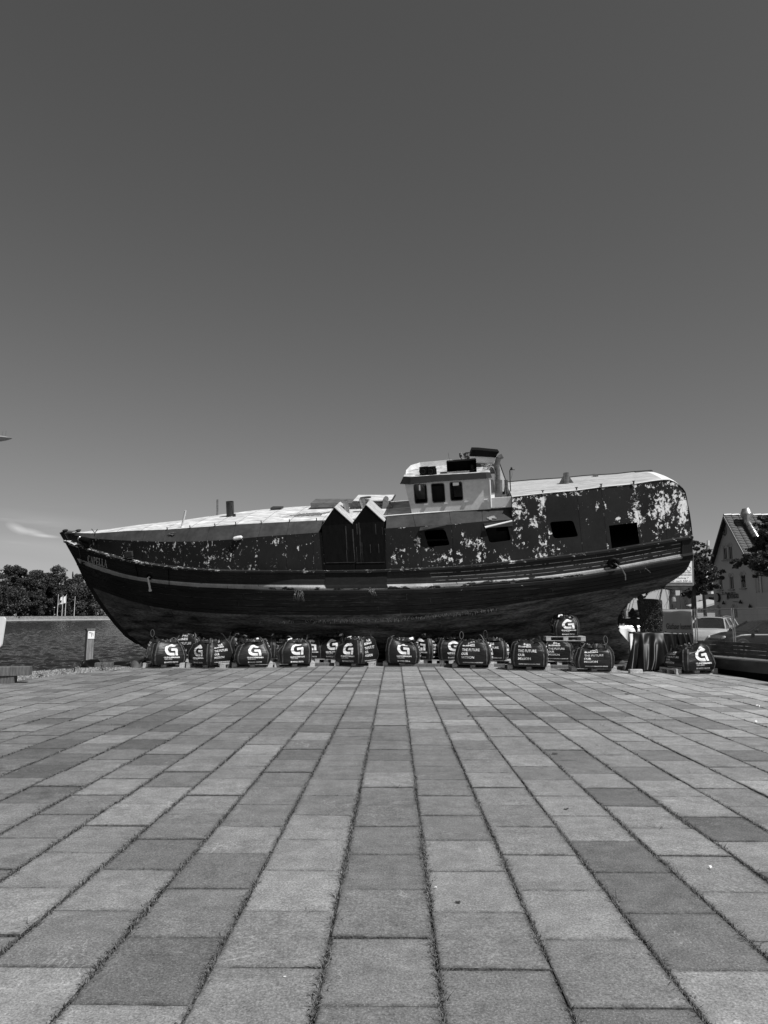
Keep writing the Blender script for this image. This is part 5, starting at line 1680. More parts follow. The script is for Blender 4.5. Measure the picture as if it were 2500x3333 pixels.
def logo2d():
    polys = []
    ro, ri = 1.0, .54
    N_ = 20
    for k in range(N_):
        a0, a1 = R(62) + (R(270) - R(62)) * k / N_, R(62) + (R(270) - R(62)) * (k + 1) / N_
        polys.append([(ro * math.cos(a0), ro * math.sin(a0)), (ro * math.cos(a1), ro * math.sin(a1)), (ri * math.cos(a1), ri * math.sin(a1)), (ri * math.cos(a0), ri * math.sin(a0))])
    polys.append([(0, -1), (.52, -1), (.52, -.54), (0, -.54)])
    polys.append([(.47, .88), (.86, .64), (.64, .48), (.25, .48)])
    polys.append([(.02, .18), (.95, .18), (.95, -.22), (.02, -.22)])
    polys.append([(.95, .18), (1.0, .14), (1.04, .05), (1.04, -.22), (.95, -.22)])
    polys.append([(.66, -.22), (1.04, -.22), (1.04, -.98), (.66, -.98)])
    vs, fs = [], []
    for p in polys:
        o_ = len(vs); vs += p; fs.append(tuple(range(o_, o_ + len(p))))
    return vs, fs
LG = logo2d()
def scaled(vf, k, x, y):
    return [(a * k + x, b * k + y) for a, b in vf[0]], vf[1]
def merge(lst):
    vs, fs = [], []
    for v, f in lst:
        o_ = len(vs); vs += v; fs += [tuple(i + o_ for i in q_) for q_ in f]
    return vs, fs
def shift(vf, x, y): return [(a + x, b + y) for a, b in vf[0]], vf[1]
lgv = gridcut(*scaled(LG, .178, .03, .490), .07)
LOGO_FACE_B = merge([lgv, shift(text2d('GLINDEMANN', .43, .048, None, .035), -.165, .232)])
LOGO_FACE_T = merge([shift(text2d('GRUPPE', .21, .036, None, .01), -.145, .182), shift(text2d('04322 75775', .33, .042, None, .03), -.095, .085)] + [([( -.15, .085), (-.110, .085), (-.110, .127), (-.15, .127)], [(0, 1, 2, 3)])])
TEXT_FACE_B = merge([shift(text2d('IS OUR', .22, .050, None, .03), -.14, .635), shift(text2d('BUSINESS', .37, .052, None, .03), -.29, .555)])
TEXT_FACE_T = merge([shift(text2d('THE FUTURE', .50, .068, None, .02), -.29, .43), shift(text2d('OUR', .18, .066, None, .02), -.29, .33), shift(text2d('MISSION', .34, .068, None, .02), -.29, .23), shift(text2d('WWW.GLINDEMANNGRUPPE.DE', .60, .030, None, .05), -.29, .10)])
def make_bag(seed, loc, rz, h=1.0, w=1.0, loops='1100', lean=0, label='', cut=()):
    b = Bag(seed, h, w, lean)
    root = empty('sand_bag', loc, rz, label, 'bulk bag', 'bulk bags ballasting the boat')
    q = MB(); ns_ = 11; ts = [0, .03, .07, .12, .18, .25, .32, .4, .48, .56, .64, .72, .78, .83, .88, .92, .95, .98, 1.0]
    ring = []
    for f in range(4):
        for i in range(ns_): ring.append((f, -1 + 2 * i / ns_))
    m_ = len(ring)
    vs = [b.pt(f, s_, t) for t in ts for f, s_ in ring]
    fs = [(j * m_ + i, j * m_ + (i + 1) % m_, (j + 1) * m_ + (i + 1) % m_, (j + 1) * m_ + i) for j in range(len(ts) - 1) for i in range(m_)]
    fs += [tuple(range(m_)), tuple(range((len(ts) - 1) * m_, len(ts) * m_))]
    q.add(vs, fs); q.build('bag_body', M_BAG, root, smooth=True)
    # crumpled neck
    rq = random.Random(seed * 13 + 1)
    q = MB()
    for lay in range(3):
        n_ = 46; rr_ = [.66, .48, .30][lay]
        vs = []
        for i in range(n_):
            a_ = i / n_ * 6.2832
            for (dr, dz) in ((.03, -.01), (.015, .045), (-.01, .065)):
                nz = noise.noise(Vector((math.cos(a_) * 3.2, math.sin(a_) * 3.2, seed * 3.1 + lay)))
                nz2 = noise.noise(Vector((math.cos(a_) * 9, math.sin(a_) * 9, seed * 1.7 + lay + dz * 20)))
                r_ = b.a * rr_ * (1 + .10 * nz) + dr + .030 * nz2
                z_ = b.h * (.925 + lay * .012) + dz * (1 + 1.0 * nz) + .018 * nz2
                vs.append(Vector((r_ * math.cos(a_) + b.lean * z_, r_ * math.sin(a_), z_)))
        fs = [(3 * i + j, 3 * ((i + 1) % n_) + j, 3 * ((i + 1) % n_) + j + 1, 3 * i + j + 1) for i in range(n_) for j in range(2)]
        q.add(vs, fs)
    for k in range(5):          # stray corners of cloth
        a_ = rq.uniform(0, 6.28); r_ = rq.uniform(.2, .85) * b.a; c_ = Vector((r_ * math.cos(a_), r_ * math.sin(a_), b.h * .93))
        d1 = Vector((rq.uniform(-1, 1), rq.uniform(-1, 1), 0)).normalized() * rq.uniform(.05, .16); u_ = Vector((rq.uniform(-.05, .05), rq.uniform(-.05, .05), rq.uniform(.02, .09)))
        q.add([c_ - d1, c_ + Vector((d1.y, -d1.x, 0)) * .3, c_ + d1, c_ + u_ + d1 * .5, c_ + u_ * 1.1 - d1 * .3], [(0, 1, 4), (1, 3, 4), (1, 2, 3)])
    q.build('bag_neck', M_BAGTOP, root, fix=False)
    if rq.random() < .6:       # white document pouch / lining poking out
        c_ = Vector((rq.uniform(-.25, .2), -b.a * .55, b.h * .95)); q = MB()
        q.add([c_, c_ + Vector((.16, .02, .03)), c_ + Vector((.14, .08, .10)), c_ + Vector((.02, .06, .07))], [(0, 1, 2, 3)]); q.build('lining_flap', M_PRINT, root, fix=False)
    # printing: logo on faces 0 and 2, slogan on 1 and 3
    for f in range(4):
        sets = (LOGO_FACE_B, LOGO_FACE_T) if f % 2 == 0 else (TEXT_FACE_B, TEXT_FACE_T)
        for nm_, (v2, f2), m2 in (('print', sets[0], M_PRINT), ('small_print', sets[1], M_PRINT2)):
            q = MB(); q.add([b.pt(f, x / (b.a * 1.03), min(.97, y / BH * .97), .0065) for x, y in v2], f2)
            q.build(nm_, m2, root, fix=False)
    # webbing: one strap up each corner, some loops standing
    for k in range(4):
        q = MB()
        for fc, ss in ((k, .86), ((k + 1) % 4, -.86)):
            pts = [b.pt(fc, ss * (1 - .10 * t), t, .008) for t in [0, .05, .12, .2, .3, .4, .5, .6, .7, .8, .88, .93]]
            tang = [(b.pt(fc, ss + .05, .5) - b.pt(fc, ss - .05, .5)).normalized()] * len(pts)
            q.ribbon(pts, tang, .030)
            for e_ in (-.015, .015):
                q.tube([p + tang[0] * e_ for p in pts], .0045, 4, cap=False)
            if fc == k: pa = pts[-1]
            else: pb = pts[-1]
        mode = loops[k]
        mid = (pa + pb) / 2; outd = Vector((mid.x, mid.y, 0)).normalized(); side = (pb - pa).normalized()
        if mode == '1':      # loop standing up
            H_ = rq.uniform(.20, .27); sw = rq.uniform(-.10, .10)
            pts = [pa.lerp(mid, .3), mid + Vector((0, 0, .08)) - side * .02]
            c0 = mid + Vector((sw * .4, 0, .10))
            for i in range(13):
                a_ = -math.pi / 2 + i / 12 * 2 * math.pi
                pts.append(c0 + Vector((sw * (1 + math.sin(a_)) * .6, 0, H_ * .5 * (1 + math.sin(a_)))) + (Matrix.Rotation(-rz, 3, 'Z') @ Vector((1, 0, 0))) * .055 * math.cos(a_))
            q.tube(pts, .010, 5, cap=False)
        elif mode == '2':    # wide arch of webbing
            H_ = rq.uniform(.14, .20); pts = []
            e_ = mid - outd * b.a * .9 + Vector((0, 0, -.02))
            for i in range(11):
                t = i / 10; pts.append(mid.lerp(e_, t) + Vector((0, 0, H_ * math.sin(math.pi * t) ** .8)))
            q.ribbon(pts, [side] * len(pts), .045)
        elif mode == '3':    # end sticking up
            e_ = mid + Vector((rq.uniform(-.12, .12), -.03, .17))
            pts = [mid, mid.lerp(e_, .5) + Vector((.02, 0, .03)), e_, e_ + Vector((.07, 0, .0))]
            q.ribbon(pts, [Vector((.3, -1, .2))] * 4, .05)
            q.ribbon(pts, [Vector((1, 0, .2))] * 4, .04)
        else:
            e_ = mid - outd * .25 + Vector((0, 0, .02)); pts = [mid.lerp(e_, t) + Vector((0, 0, .05 * math.sin(math.pi * t))) for t in (0, .25, .5, .75, 1)]
            q.ribbon(pts, [side] * 5, .045)
        q.build('strap', M_STRAP, root, fix=False)
    return root
first_pallet = [True]
def place_pallet(loc, rz, label):
    if first_pallet[0]: p = pallet; first_pallet[0] = False
    else: p = copy_tree(pallet)
    p.location = loc; p.rotation_euler = (0, 0, rz)
    tag(p, label, 'pallet', 'wooden pallets under the bulk bags')
    return p
# (px centre, base py, rot deg, type L/T, h, w, loops, what, pallet)
T90 = 90
BAGS = [
 (541, 2174.5, 30, 0, 1.0, .98, '2013', 'leftmost bulk bag of the front row, thin loop standing up at its left'),
 (686, 2175, -35, 0, .98, .98, '2203', 'bulk bag turned corner on, second of the front row from the bow'),
 (822, 2173.5, 14, 0, 1.02, 1.0, '2000', 'bulk bag with flattened top and bent logo, third of the front row from the bow'),
 (958, 2172, 13, 0, 1.0, 1.0, '3020', 'bulk bag with a stiff upright strap at its left corner, fourth from the bow'),
 (1160, 2170.5, -32, 0, 1.08, .98, '0303', 'tall bulk bag turned corner on beside the gap in the middle of the front row'),
 (1314, 2169.5, -6, 0, 1.03, 1.02, '0200', 'bulk bag facing square on with a gap to either side, below the wheelhouse'),
 (1542, 2176, -12, 1, 1.0, 1.02, '1210', 'bulk bag showing the slogan with two thin loops standing up'),
 (1722, 2182, -13, 1, 1.02, 1.03, '0320', 'bulk bag showing the slogan with one wide strap folded over its right shoulder'),
 (1927, 2188, -8, 1, .88, 1.05, '0100', 'slumped bulk bag showing the slogan, last before the black tarpaulin'),
 (2240, 2195, 14, 0, .90, .93, '0030', 'bulk bag standing right of the black tarpaulin by the wooden bench'),
]
order = ['first', 'second', 'third', 'fourth', 'fifth', 'sixth', 'seventh', 'eighth', 'ninth', 'tenth']
for i, (px, py, a, ty, h, w, lp, lab) in enumerate(BAGS):
    c = ground(px, py); c = c + Vector((0, .45, 0)); c.x = (px - 1250) / 2360 * c.y * 1.0
    place_pallet((c.x, c.y, 0), R(a * (.8 if abs(a) < 25 else .25) + (-1.5)), ['leftmost pallet, under the bag nearest the bow', 'second front pallet from the bow, under the bag turned corner on', 'third front pallet from the bow, under the flat topped bag', 'fourth front pallet from the bow, under the bag with the stiff strap', 'front pallet under the tall bag turned corner on', 'front pallet standing alone under the bag below the wheelhouse', 'front pallet under the bag with two thin loops', 'front pallet under the bag with one wide folded strap', 'front pallet left of the black tarpaulin under the slumped bag', 'rightmost pallet, between the black tarpaulin and the bench'][i])
    make_bag(i + 1, (c.x, c.y - .09, .10), R(a + (90 * ty)) if not ty else R(a - 90), h * .97, w * 1.07, lp, .02 * math.sin(i * 2), lab)
BSH = lambda px: 23.55 - (px - 1250) * .0014
BACK = [
 (620, 23.0, -10, 1, 1.05, 1.0, '0200', 'shaded bulk bag showing the slogan, behind the gap between the first two bags', True, 0),
 (785, 22.55, 8, 0, 1.05, .95, '2002', 'shaded bulk bag behind the left shoulder of the flat topped bag', True, 0),
 (889, 22.5, -38, 0, 1.02, .98, '0220', 'bulk bag with a tall strap arch behind the gap left of the stiff strap', True, 0),
 (1015, 22.4, -5, 0, .98, .92, '0000', 'bulk bag mostly hidden behind the right side of the bag with the stiff strap', True, 0),
 (1090, 22.3, -12, 0, 1.05, .95, '3000', 'bulk bag half hidden behind the tall one turned corner on, showing its logo', True, 0),
 (1385, 22.2, -30, 0, 1.05, .9, '0200', 'narrow view of a bulk bag behind the right edge of the one below the wheelhouse', True, 0),
 (1468, 22.3, 3, 0, 1.0, .95, '0000', 'dark bulk bag with its logo in shade, behind the one with two thin loops', True, 0),
 (1607, 22.1, -15, 1, .92, .95, '0030', 'bulk bag behind the gap right of the two thin loops, slogan cut off', True, 0),
 (1815, 21.9, -10, 1, .84, 1.0, '0200', 'bulk bag carrying a second pallet, behind the gap left of the slumped bag', True, 0),
 (1842, 22.1, -3, 0, .86, .86, '0200', 'bulk bag on the raised pallet, the only one stacked on another', False, .146 + .60),
]
plab = ['back pallet behind the gap between the first two bags', 'back pallet behind the flat topped bag', 'back pallet under the bag with the tall strap arch', 'back pallet behind the bag with the stiff strap', 'back pallet behind the tall bag turned corner on', 'back pallet at right behind the bag below the wheelhouse', 'back pallet left behind the bag with two thin loops', 'back pallet right behind the bag with two thin loops', 'back pallet on the ground under the bag that carries another', '']
for i, (px, Y, a, ty, h, w, lp, lab, ground_, zz) in enumerate(BACK):
    Y = BSH(px) + (0 if ground_ else .05)
    x = (px - 1250) / 2360 * Y
    if ground_: place_pallet((x, Y, 0), R(-4), plab[i])
    else: place_pallet((x - .03, Y - .02, zz), R(-6), 'pallet raised on top of a bulk bag, carrying another bag')
    make_bag(i + 31, (x, Y, .146 + zz), R(a - 90 * ty), h, w, lp, 0, lab)

# ================================================================== THINGS ON THE QUAY
# wooden post with cap and notice
pb = ground(282, 2171); 
post = empty('wooden_post', (pb.x, pb.y + .1, 0), R(38), 'square grey wooden post with a small cap and a white notice, at the water edge', 'post')
hpst = 1.08
q = MB(); q.box((0, 0, hpst / 2 - .15), (.20, .20, hpst + .3)); q.build('post_timber', mat('post_wood', 0.20, 0.8, 0.45, 6.0, (5, 5, 0.4), grain=.3, gscale=30), post)
q = MB(); q.box((0, 0, hpst + .03), (.25, .25, .055)); q.build('post_cap', M_WOOD, post)
q = MB(); q.box((.01, -.108, hpst - .13), (.19, .012, .23)); nb = q.build('notice', M_SIGNW, post)
q = MB()
for (x, z, w, h) in ((-.02, .06, .10, .014), (.03, .03, .07, .012), (.01, -.01, .012, .09), (-.04, .075, .03, .010), (.055, -.01, .012, .03)):
    q.box((.01 + x, -.1155, hpst - .13 + z), (w, .002, h))
q.build('notice_print', M_INK, nb)
# timbers at left edge
tA = ground(20, 2222)
def timber(name, loc, d, rz, label, m=M_WOOD, cat='timber beam'):
    q = MB(); dx, dy, dz = d
    c = .01
    vs = []
    for (z, ins) in ((0, 0), (dz - c, 0), (dz, c)):
        vs += [(-dx / 2 + ins, -dy / 2 + ins, z), (dx / 2 - ins, -dy / 2 + ins, z), (dx / 2 - ins, dy / 2 - ins, z), (-dx / 2 + ins, dy / 2 - ins, z)]
    q.add(vs, [(0, 3, 2, 1), (8, 9, 10, 11)] + [(l + i, l + (i + 1) % 4, l + 4 + (i + 1) % 4, l + 4 + i) for l in (0, 4) for i in range(4)])
    o = q.build(name, m); o.location = loc; o.rotation_euler = (0, 0, rz)
    tag(o, label, cat); return o
g0 = ground(0, 2226)
timber('timber_beam', (g0.x - .42, g0.y + .15, 0), (1.3, .22, .17), R(8), 'lower timber beam lying at the left edge of the paving')
timber('timber_beam', (g0.x - .30, g0.y + .12, .172), (1.7, .24, .20), R(12), 'upper timber beam stacked on another at the left edge of the paving')
g1 = ground(334, 2173)
timber('timber_block', (g1.x, g1.y + .12, -.01), (.50, .2, .15), R(6), 'weathered timber block in the gravel right of the wooden post', M_WOOD, 'timber block')
# dark drum with a square lid
g2 = ground(437, 2174)
dr = empty('metal_drum', (g2.x, g2.y + .15, 0), 0, 'short dark metal drum with a square lid beside the first pallet', 'drum')
q = MB(); q.lathe([(.15, 0), (.16, .01), (.16, .235)], (0, 0, 0), None, 20); q.build('drum_body', M_STEEL, dr, smooth=False)
q = MB(); q.box((0, 0, .25), (.40, .34, .03)); q.build('lid', M_DSTEEL, dr)
# cloth helper
def cloth(name, fn, nu, nv_, m, label=None, cat=None, thick=.006, parent=None, smooth=True):
    q = MB(); vs = [fn(i / nu, j / nv_) for i in range(nu + 1) for j in range(nv_ + 1)]; c_ = nv_ + 1
    fs = [(i * c_ + j, i * c_ + j + 1, (i + 1) * c_ + j + 1, (i + 1) * c_ + j) for i in range(nu) for j in range(nv_)]
    q.add(vs, fs); o = q.build(name, m, parent, smooth=smooth)
    md = o.modifiers.new('thickness', 'SOLIDIFY'); md.thickness = thick
    if label: tag(o, label, cat)
    return o
# black sheet lying along the edge behind the drum
ga, gb = ground(268, 2174), ground(520, 2166)
def low(u, v):
    p = ga.lerp(gb, u) + Vector((.15, .95, 0)) * (v - .1)
    h = .05 + .16 * max(0, fnoise(u * 5, v * 2, 1)) * (1 - abs(v - .5)) + .10 * math.exp(-((u - .62) / .12) ** 2) + .24 * math.exp(-((u - .83) / .10) ** 2) * (1 - abs(v - .6)) + .16 * math.exp(-((u - .02) / .04) ** 2) * (v < .9)
    h += .03 * math.sin(u * 34 + v * 3) * (.3 + abs(fnoise(u * 8, v * 3)))
    if v < .01 or v > .99: h *= .15
    return Vector((p.x, p.y, max(.012, h)))
cloth('black_sheet', low, 90, 14, M_TARP, 'black plastic sheet lying crumpled along the water edge between post and first bag', 'tarpaulin')
ws = ground(272, 2170)
pts = [at(273, 2148, ws.y - .02), at(277, 2151, ws.y - .02), at(279, 2162, ws.y - .02), at(284, 2165, ws.y - .02), at(305, 2165, ws.y - .02), at(309, 2162, ws.y - .02)]
q = MB(); q.tube(pts, .012, 6); tag(q.build('white_hem', M_WHITE), 'white piping on the folded black sheet at the foot of the post', 'piping')
# black tarpaulin hung over a trestle
gt0, gt1 = ground(2052, 2184), ground(2182, 2189)
TY = gt0.y + .45
tl, tr_ = at(2063, 2057, TY), at(2158, 2057, TY)
def drape(u, v):
    a = tl.lerp(tr_, u)
    # top then falls
    f = min(1, v / .12)
    if v <= .12:
        back = a + Vector((0, .55, -.01)); p = back.lerp(a, v / .12)
        p.z += .012 * fnoise(u * 9, v * 9) - .03 * math.sin(math.pi * f) 
        return p
    k = (v - .12) / .88
    bot = Vector((lerp(gt0.x - .12, gt1.x + .02, u), lerp(gt0.y + .12, gt1.y + .05, u), .02))
    bot.x += .05 * math.sin(u * 9)
    p = a.lerp(bot, k ** 1.15)
    p.z = lerp(a.z, .02 + .03 * abs(fnoise(u * 6)), k)
    amp = .13 * k ** .8 * (.35 + k)
    fold = 0
    for (c_, w_, a_, sl_) in ((.02, .06, 1.0, .06), (.18, .05, -.9, .05), (.30, .07, .8, .10), (.52, .09, -.9, .10), (.68, .045, .9, -.06), (.80, .07, -.7, -.10), (.97, .05, .8, .0)):
        fold += a_ * math.exp(-((u - c_ - sl_ * k) / w_) ** 2)
    p.y -= amp * .85 * fold + .015 * k * fnoise(u * 9, k * 3) + .05
    p.x += .04 * k * fnoise(u * 9, k * 2, 4)
    # swags near the top
    p.y += .03 * math.sin(math.pi * min(k * 3, 1)) * math.cos(u * 12)
    return p
cloth('black_tarpaulin', drape, 110, 46, M_TARP, 'black tarpaulin hanging in folds to the ground, left of the last bag', 'tarpaulin')
tr0, tr1 = at(2158, 2057, TY + .05), at(2256, 2060, TY + .25)
def drape2(u, v):
    a = tr0.lerp(tr1, u)
    if v <= .2:
        back = a + Vector((.05, .5, -.02)); return back.lerp(a, v / .2) + Vector((0, 0, .01 * fnoise(u * 12, v * 8)))
    k = (v - .2) / .8
    L_ = .50 + .10 * math.sin(u * 7)
    p = a + Vector((0, -.10 * k, -L_ * k))
    ph = u * 30 + 2 * fnoise(u * 4)
    p.y -= .05 * (.3 + k) * math.sin(ph); p.x += .03 * k * math.sin(ph + 1)
    return p
cloth('black_tarpaulin', drape2, 80, 22, M_TARP, 'shorter black tarpaulin behind the last bag, hanging below the banner', 'tarpaulin')
tres = empty('trestle', (0, 0, 0), 0, 'steel trestle under the black tarpaulins', 'trestle')
for p in (tl, tr_, tr1):
    for dy in (.03, .42):
        q = MB(); q.tube([Vector((p.x, p.y + dy, 0)), Vector((p.x, p.y + dy, p.z - .04))], .02, 6); q.build('leg', M_STEEL, tres)
for dy in (.03, .42):
    q = MB(); q.tube([tl + Vector((0, dy, -.04)), tr_ + Vector((0, dy, -.04)), tr1 + Vector((0, dy, -.04))], .02, 6); q.build('rail', M_STEEL, tres)
g3 = ground(2072, 2192)
timber('timber_block', (g3.x, g3.y + .08, 0), (.36, .12, .105), R(10), 'pale squared timber block lying in front of the black tarpaulin', M_PALLET, 'timber block')
g4 = ground(2058, 2184)
timber('timber_block', (g4.x, g4.y + .16, 0), (.38, .14, .14), R(6), 'darker timber block holding the tarpaulin down, behind the pale one', M_WOOD, 'timber block')
# white sheet behind the propeller
wl, wr_ = at(2008, 2036, 27.2), at(2098, 2052, 27.2)
def wsheet(u, v):
    a = at(lerp(1996, 2098, u), lerp(2036, 2052, u) , 27.2)
    if v < .2: return (a + Vector((0, .5, .05))).lerp(a, v / .2)
    k = (v - .2) / .8
    p = a + Vector((.06 * k * math.sin(u * 20), -.12 * k + .09 * (k + .2) * math.sin(u * 19 + 2 * k), -.95 * k))
    return p
cloth('white_sheet', wsheet, 60, 20, M_WTARP, 'white plastic sheet covering a stack seen through the propeller opening', 'sheet')
q = MB(); c_ = at(2050, 2095, 27.75); q.box((c_.x, c_.y, .45), (1.3, .8, .9)); tag(q.build('stack_of_boards', M_WOOD), 'stack of boards under the white sheet behind the keel', 'stack')
# keel chocks under the boat
for px, lab in ((700, 'keel block under the fore part of the boat'), (1250, 'keel block amidships under the boat'), (1990, 'keel block under the aft end of the keel')):
    x = (px - 1250) / 2360 * 25.5; yy = 25.8 - x * math.tan(R(7))
    timber('keel_block', (x, yy, -.06), (.35, .9, .07), R(-7), lab, M_WOOD, 'keel block')

for px, Y_, L_, a_, lab in ((640, 22.6, 3.2, 5, 'long dark timber lying behind the first bags from the bow'), (1120, 22.3, 3.4, 3, 'long dark timber lying behind the bags amidships'), (1480, 21.9, 3.0, -3, 'long dark timber lying behind the bags with thin loops'), (1800, 21.3, 2.8, -5, 'long dark timber lying beneath the raised bag'), (2000, 20.9, 1.6, -12, 'short dark timber lying left of the black tarpaulin')):
    timber('timber_beam', ((px - 1250) / 2360 * Y_, Y_, 0), (L_, .16, .09), R(a_), lab, M_WOOD)
# white rounded board cut by the left edge
p = at(-45, 2058, 13.0)
wb = empty('white_board', (p.x, p.y, 0), 0, 'white rounded board on a post at the very left edge, in front of the water', 'board')
hz = at(0, 2008, 13.0).z; lz = at(0, 2108, 13).z
pts2 = rounded([(-.32, lz - .06), (.288, lz), (.33, hz), (-.28, hz)], .12, 4)
q = MB(); q.hexa([Vector((x, 0, z)) for x, z in pts2], [Vector((x, .04, z)) for x, z in pts2]); q.build('panel', M_WHITE, wb)
q = MB(); q.tube([(0, .06, 0), (0, .06, hz - .05)], .03, 8); q.build('post', M_STEEL, wb)

# street lamp whose head reaches in at the left
LY = 11.0
p = at(-60, 1426, LY); 
lamp = empty('street_lamp', (p.x - .75, LY, 0), 0, 'street lamp with a flat oval head reaching in at the left edge', 'street lamp')
hz = p.z
q = MB(); q.tube([(0, 0, 0), (0, 0, 1.0), (0, 0, hz - .05)], [.08, .06, .045], 12); q.build('pole', M_STEEL, lamp)
q = MB(); q.tube([(0, 0, hz - .1), (.12, 0, hz), (.5, 0, hz + .01)], .03, 8); q.build('arm', M_STEEL, lamp)
tipx = at(38, 1428, LY).x - lamp.location.x
hd = [(0, 0)]
q = MB()
secs = []
for i in range(13):
    f = i / 12; xx = lerp(tipx - .85, tipx, f); w = .17 * max(0.02, math.sin(math.pi * min(max(f, .02), .985)) ** .6); up_ = .052 * math.sin(math.pi * min(max(f, .02), .985)) ** .8; dn = .055 * math.sin(math.pi * min(max(f, .02), .99)) ** .7
    secs.append([Vector((xx, w * math.cos(a_), hz + (up_ if math.sin(a_) > 0 else dn) * math.sin(a_) + .004 * (1 - f))) for a_ in [k / 16 * 6.2832 for k in range(16)]])
vs = [v for s_ in secs for v in s_]
fs = [(i * 16 + k, i * 16 + (k + 1) % 16, (i + 1) * 16 + (k + 1) % 16, (i + 1) * 16 + k) for i in range(12) for k in range(16)] + [tuple(range(16)), tuple(range(192, 208))]
q.add(vs, fs); q.build('lamp_head', mat('lamp_grey', .28, .4, .05, 3), lamp, smooth=True)
q = MB()
for i in range(9):
    x = tipx - .1 - i * .055; q.tube([(x, 0, hz + .04), (x + rnd.uniform(-.01, .01), 0, hz + .12)], .002, 4)
q.build('bird_spikes', M_STEEL, lamp)

# weeds at the edge
def weed(px, py, h, n, label, spread=.14):
    g = ground(px, py); root = empty('weed_plant', g, 0, label, 'weed'); q = MB(); rq = random.Random(px)
    for i in range(n):
        a_ = rq.uniform(0, 6.28); l_ = rq.uniform(.4, 1) * h; d = Vector((math.cos(a_), math.sin(a_), 0)) * spread * rq.random()
        q.tube([(0, 0, 0), d * .5 + Vector((0, 0, l_ * .6)), d + Vector((0, 0, l_))], [.004, .003, .002], 3, cap=False)
    q.build('stems', M_WEED, root)
    q = MB()
    for i in range(n * 12):
        a_ = rq.uniform(0, 6.28); r_ = spread * rq.random() ** .6; c_ = Vector((math.cos(a_) * r_, math.sin(a_) * r_, rq.uniform(.02, 1) * h * rq.uniform(.4, 1)))
        s_ = rq.uniform(.010, .026); d1 = Vector((rq.uniform(-1, 1), rq.uniform(-1, 1), rq.uniform(-.4, .8))).normalized() * s_; d2 = d1.cross(Vector((rq.uniform(-1, 1), rq.uniform(-1, 1), 1))).normalized() * s_ * .45
        q.add([c_ - d1, c_ + d2, c_ + d1, c_ - d2], [(0, 1, 2, 3)], tone=rq.random())
    q.build('leaves', M_GRASSP, root, fix=False)
weed(242, 2186, .26, 12, 'dark bushy weed in the gravel left of the wooden post', .17)
weed(334, 2182, .20, 10, 'pale weed growing in front of the timber block by the post', .22)
weed(330, 2178, .42, 3, 'single tall thin weed stalk beside the timber block', .04)
weed(130, 2203, .12, 7, 'small low weed in the gravel near the stacked timbers', .10)
weed(200, 2196, .14, 6, 'sparse weed in the gravel between the timbers and the dark bushy weed', .16)
# litter
def litter(px, py, s_, m, label, cat='leaf', kind=0):
    g = ground(px, py); q = MB(); rq = random.Random(px * 3 + py)
    n = 8; P = [g + Vector((math.cos(k / n * 6.28) * s_ * rq.uniform(.5, 1), math.sin(k / n * 6.28) * s_ * .6 * rq.uniform(.5, 1), .004 + rq.uniform(0, s_ * (.35 if kind == 0 else 1.0)))) for k in range(n)]
    c_ = g + Vector((0, 0, .003 + s_ * (.1 if kind == 0 else 1.1)))
    q.add(P + [c_], [(k, (k + 1) % n, n) for k in range(n)]); tag(q.build('dead_leaf' if cat == 'leaf' else 'litter', m, fix=False), label, cat)
M_DLEAF = mat('dead_leaf', .035, .7, .4, 20)
litter(1490, 2940, .022, M_DLEAF, 'curled dark leaf on the pale slab right of centre in the foreground')
litter(1385, 2906, .020, M_DLEAF, 'small dark leaf in the wide joint near the middle of the foreground')
litter(1526, 2333, .045, M_DLEAF, 'dark leaf lying on the paving below the bag with two loops')
litter(1806, 2456, .045, M_DLEAF, 'dark leaf on the paving in the right middle distance')
litter(1842, 2636, .03, M_DLEAF, 'flat dark leaf on a light slab in the right foreground')
litter(2042, 2260, .07, M_DLEAF, 'clump of dark leaves on the paving in front of the tarpaulin')
litter(2110, 2250, .05, M_DLEAF, 'scrap of dark leaves right of the clump before the tarpaulin')
litter(2115, 2314, .06, M_DLEAF, 'dark curled leaf far right of centre on the paving')
litter(2467, 2304, .05, M_WHITE, 'crumpled white paper near the right edge of the paving', 'paper', 1)
litter(2462, 2352, .03, M_WHITE, 'small white scrap below the crumpled paper at right', 'paper', 1)
litter(2312, 2828, .016, M_WHITE, 'little white scrap on the dark slab in the right foreground', 'paper', 1)
litter(1418, 2893, .010, M_WHITE, 'white crumb beside the wide joint near centre', 'paper', 1)
litter(1618, 2219, .035, M_WHITE, 'white scrap of paper on the slabs below the slogan bags', 'paper', 0)
litter(925, 3182, .010, M_WHITE, 'white chip at the joint in the lower left foreground', 'paper', 0)

# ================================================================== BENCH
bx_ = [(2270, 20.4), (2320, 20.1), (2360, 19.7), (2400, 19.2), (2440, 18.75), (2500, 18.1), (2600, 17.2)]
bench = empty('curved_bench', (0, 0, 0), 0, 'long curved wooden bench with slatted back on a dark steel plinth at the right edge', 'bench')
def bline(s_, off=0.0):
    k = s_ * (len(bx_) - 1); i = min(int(k), len(bx_) - 2); f = k - i
    pts = [Vector(((x - 1250) / 2360 * y, y, 0)) for x, y in bx_]
    p = pts[i].lerp(pts[i + 1], f); d = (pts[i + 1] - pts[i]).normalized()
    return p + Vector((d.y, -d.x, 0)) * -off * -1
def bpt(s_, off, z):
    e = .01; p = bline(s_); a = bline(max(s_ - e, 0)); b = bline(min(s_ + e, 1)); d = (b - a).normalized(); nrm = Vector((d.y, -d.x, 0))
    if nrm.y > 0: nrm = -nrm
    return p + nrm * off + Vector((0, 0, z))
rb = random.Random(3)
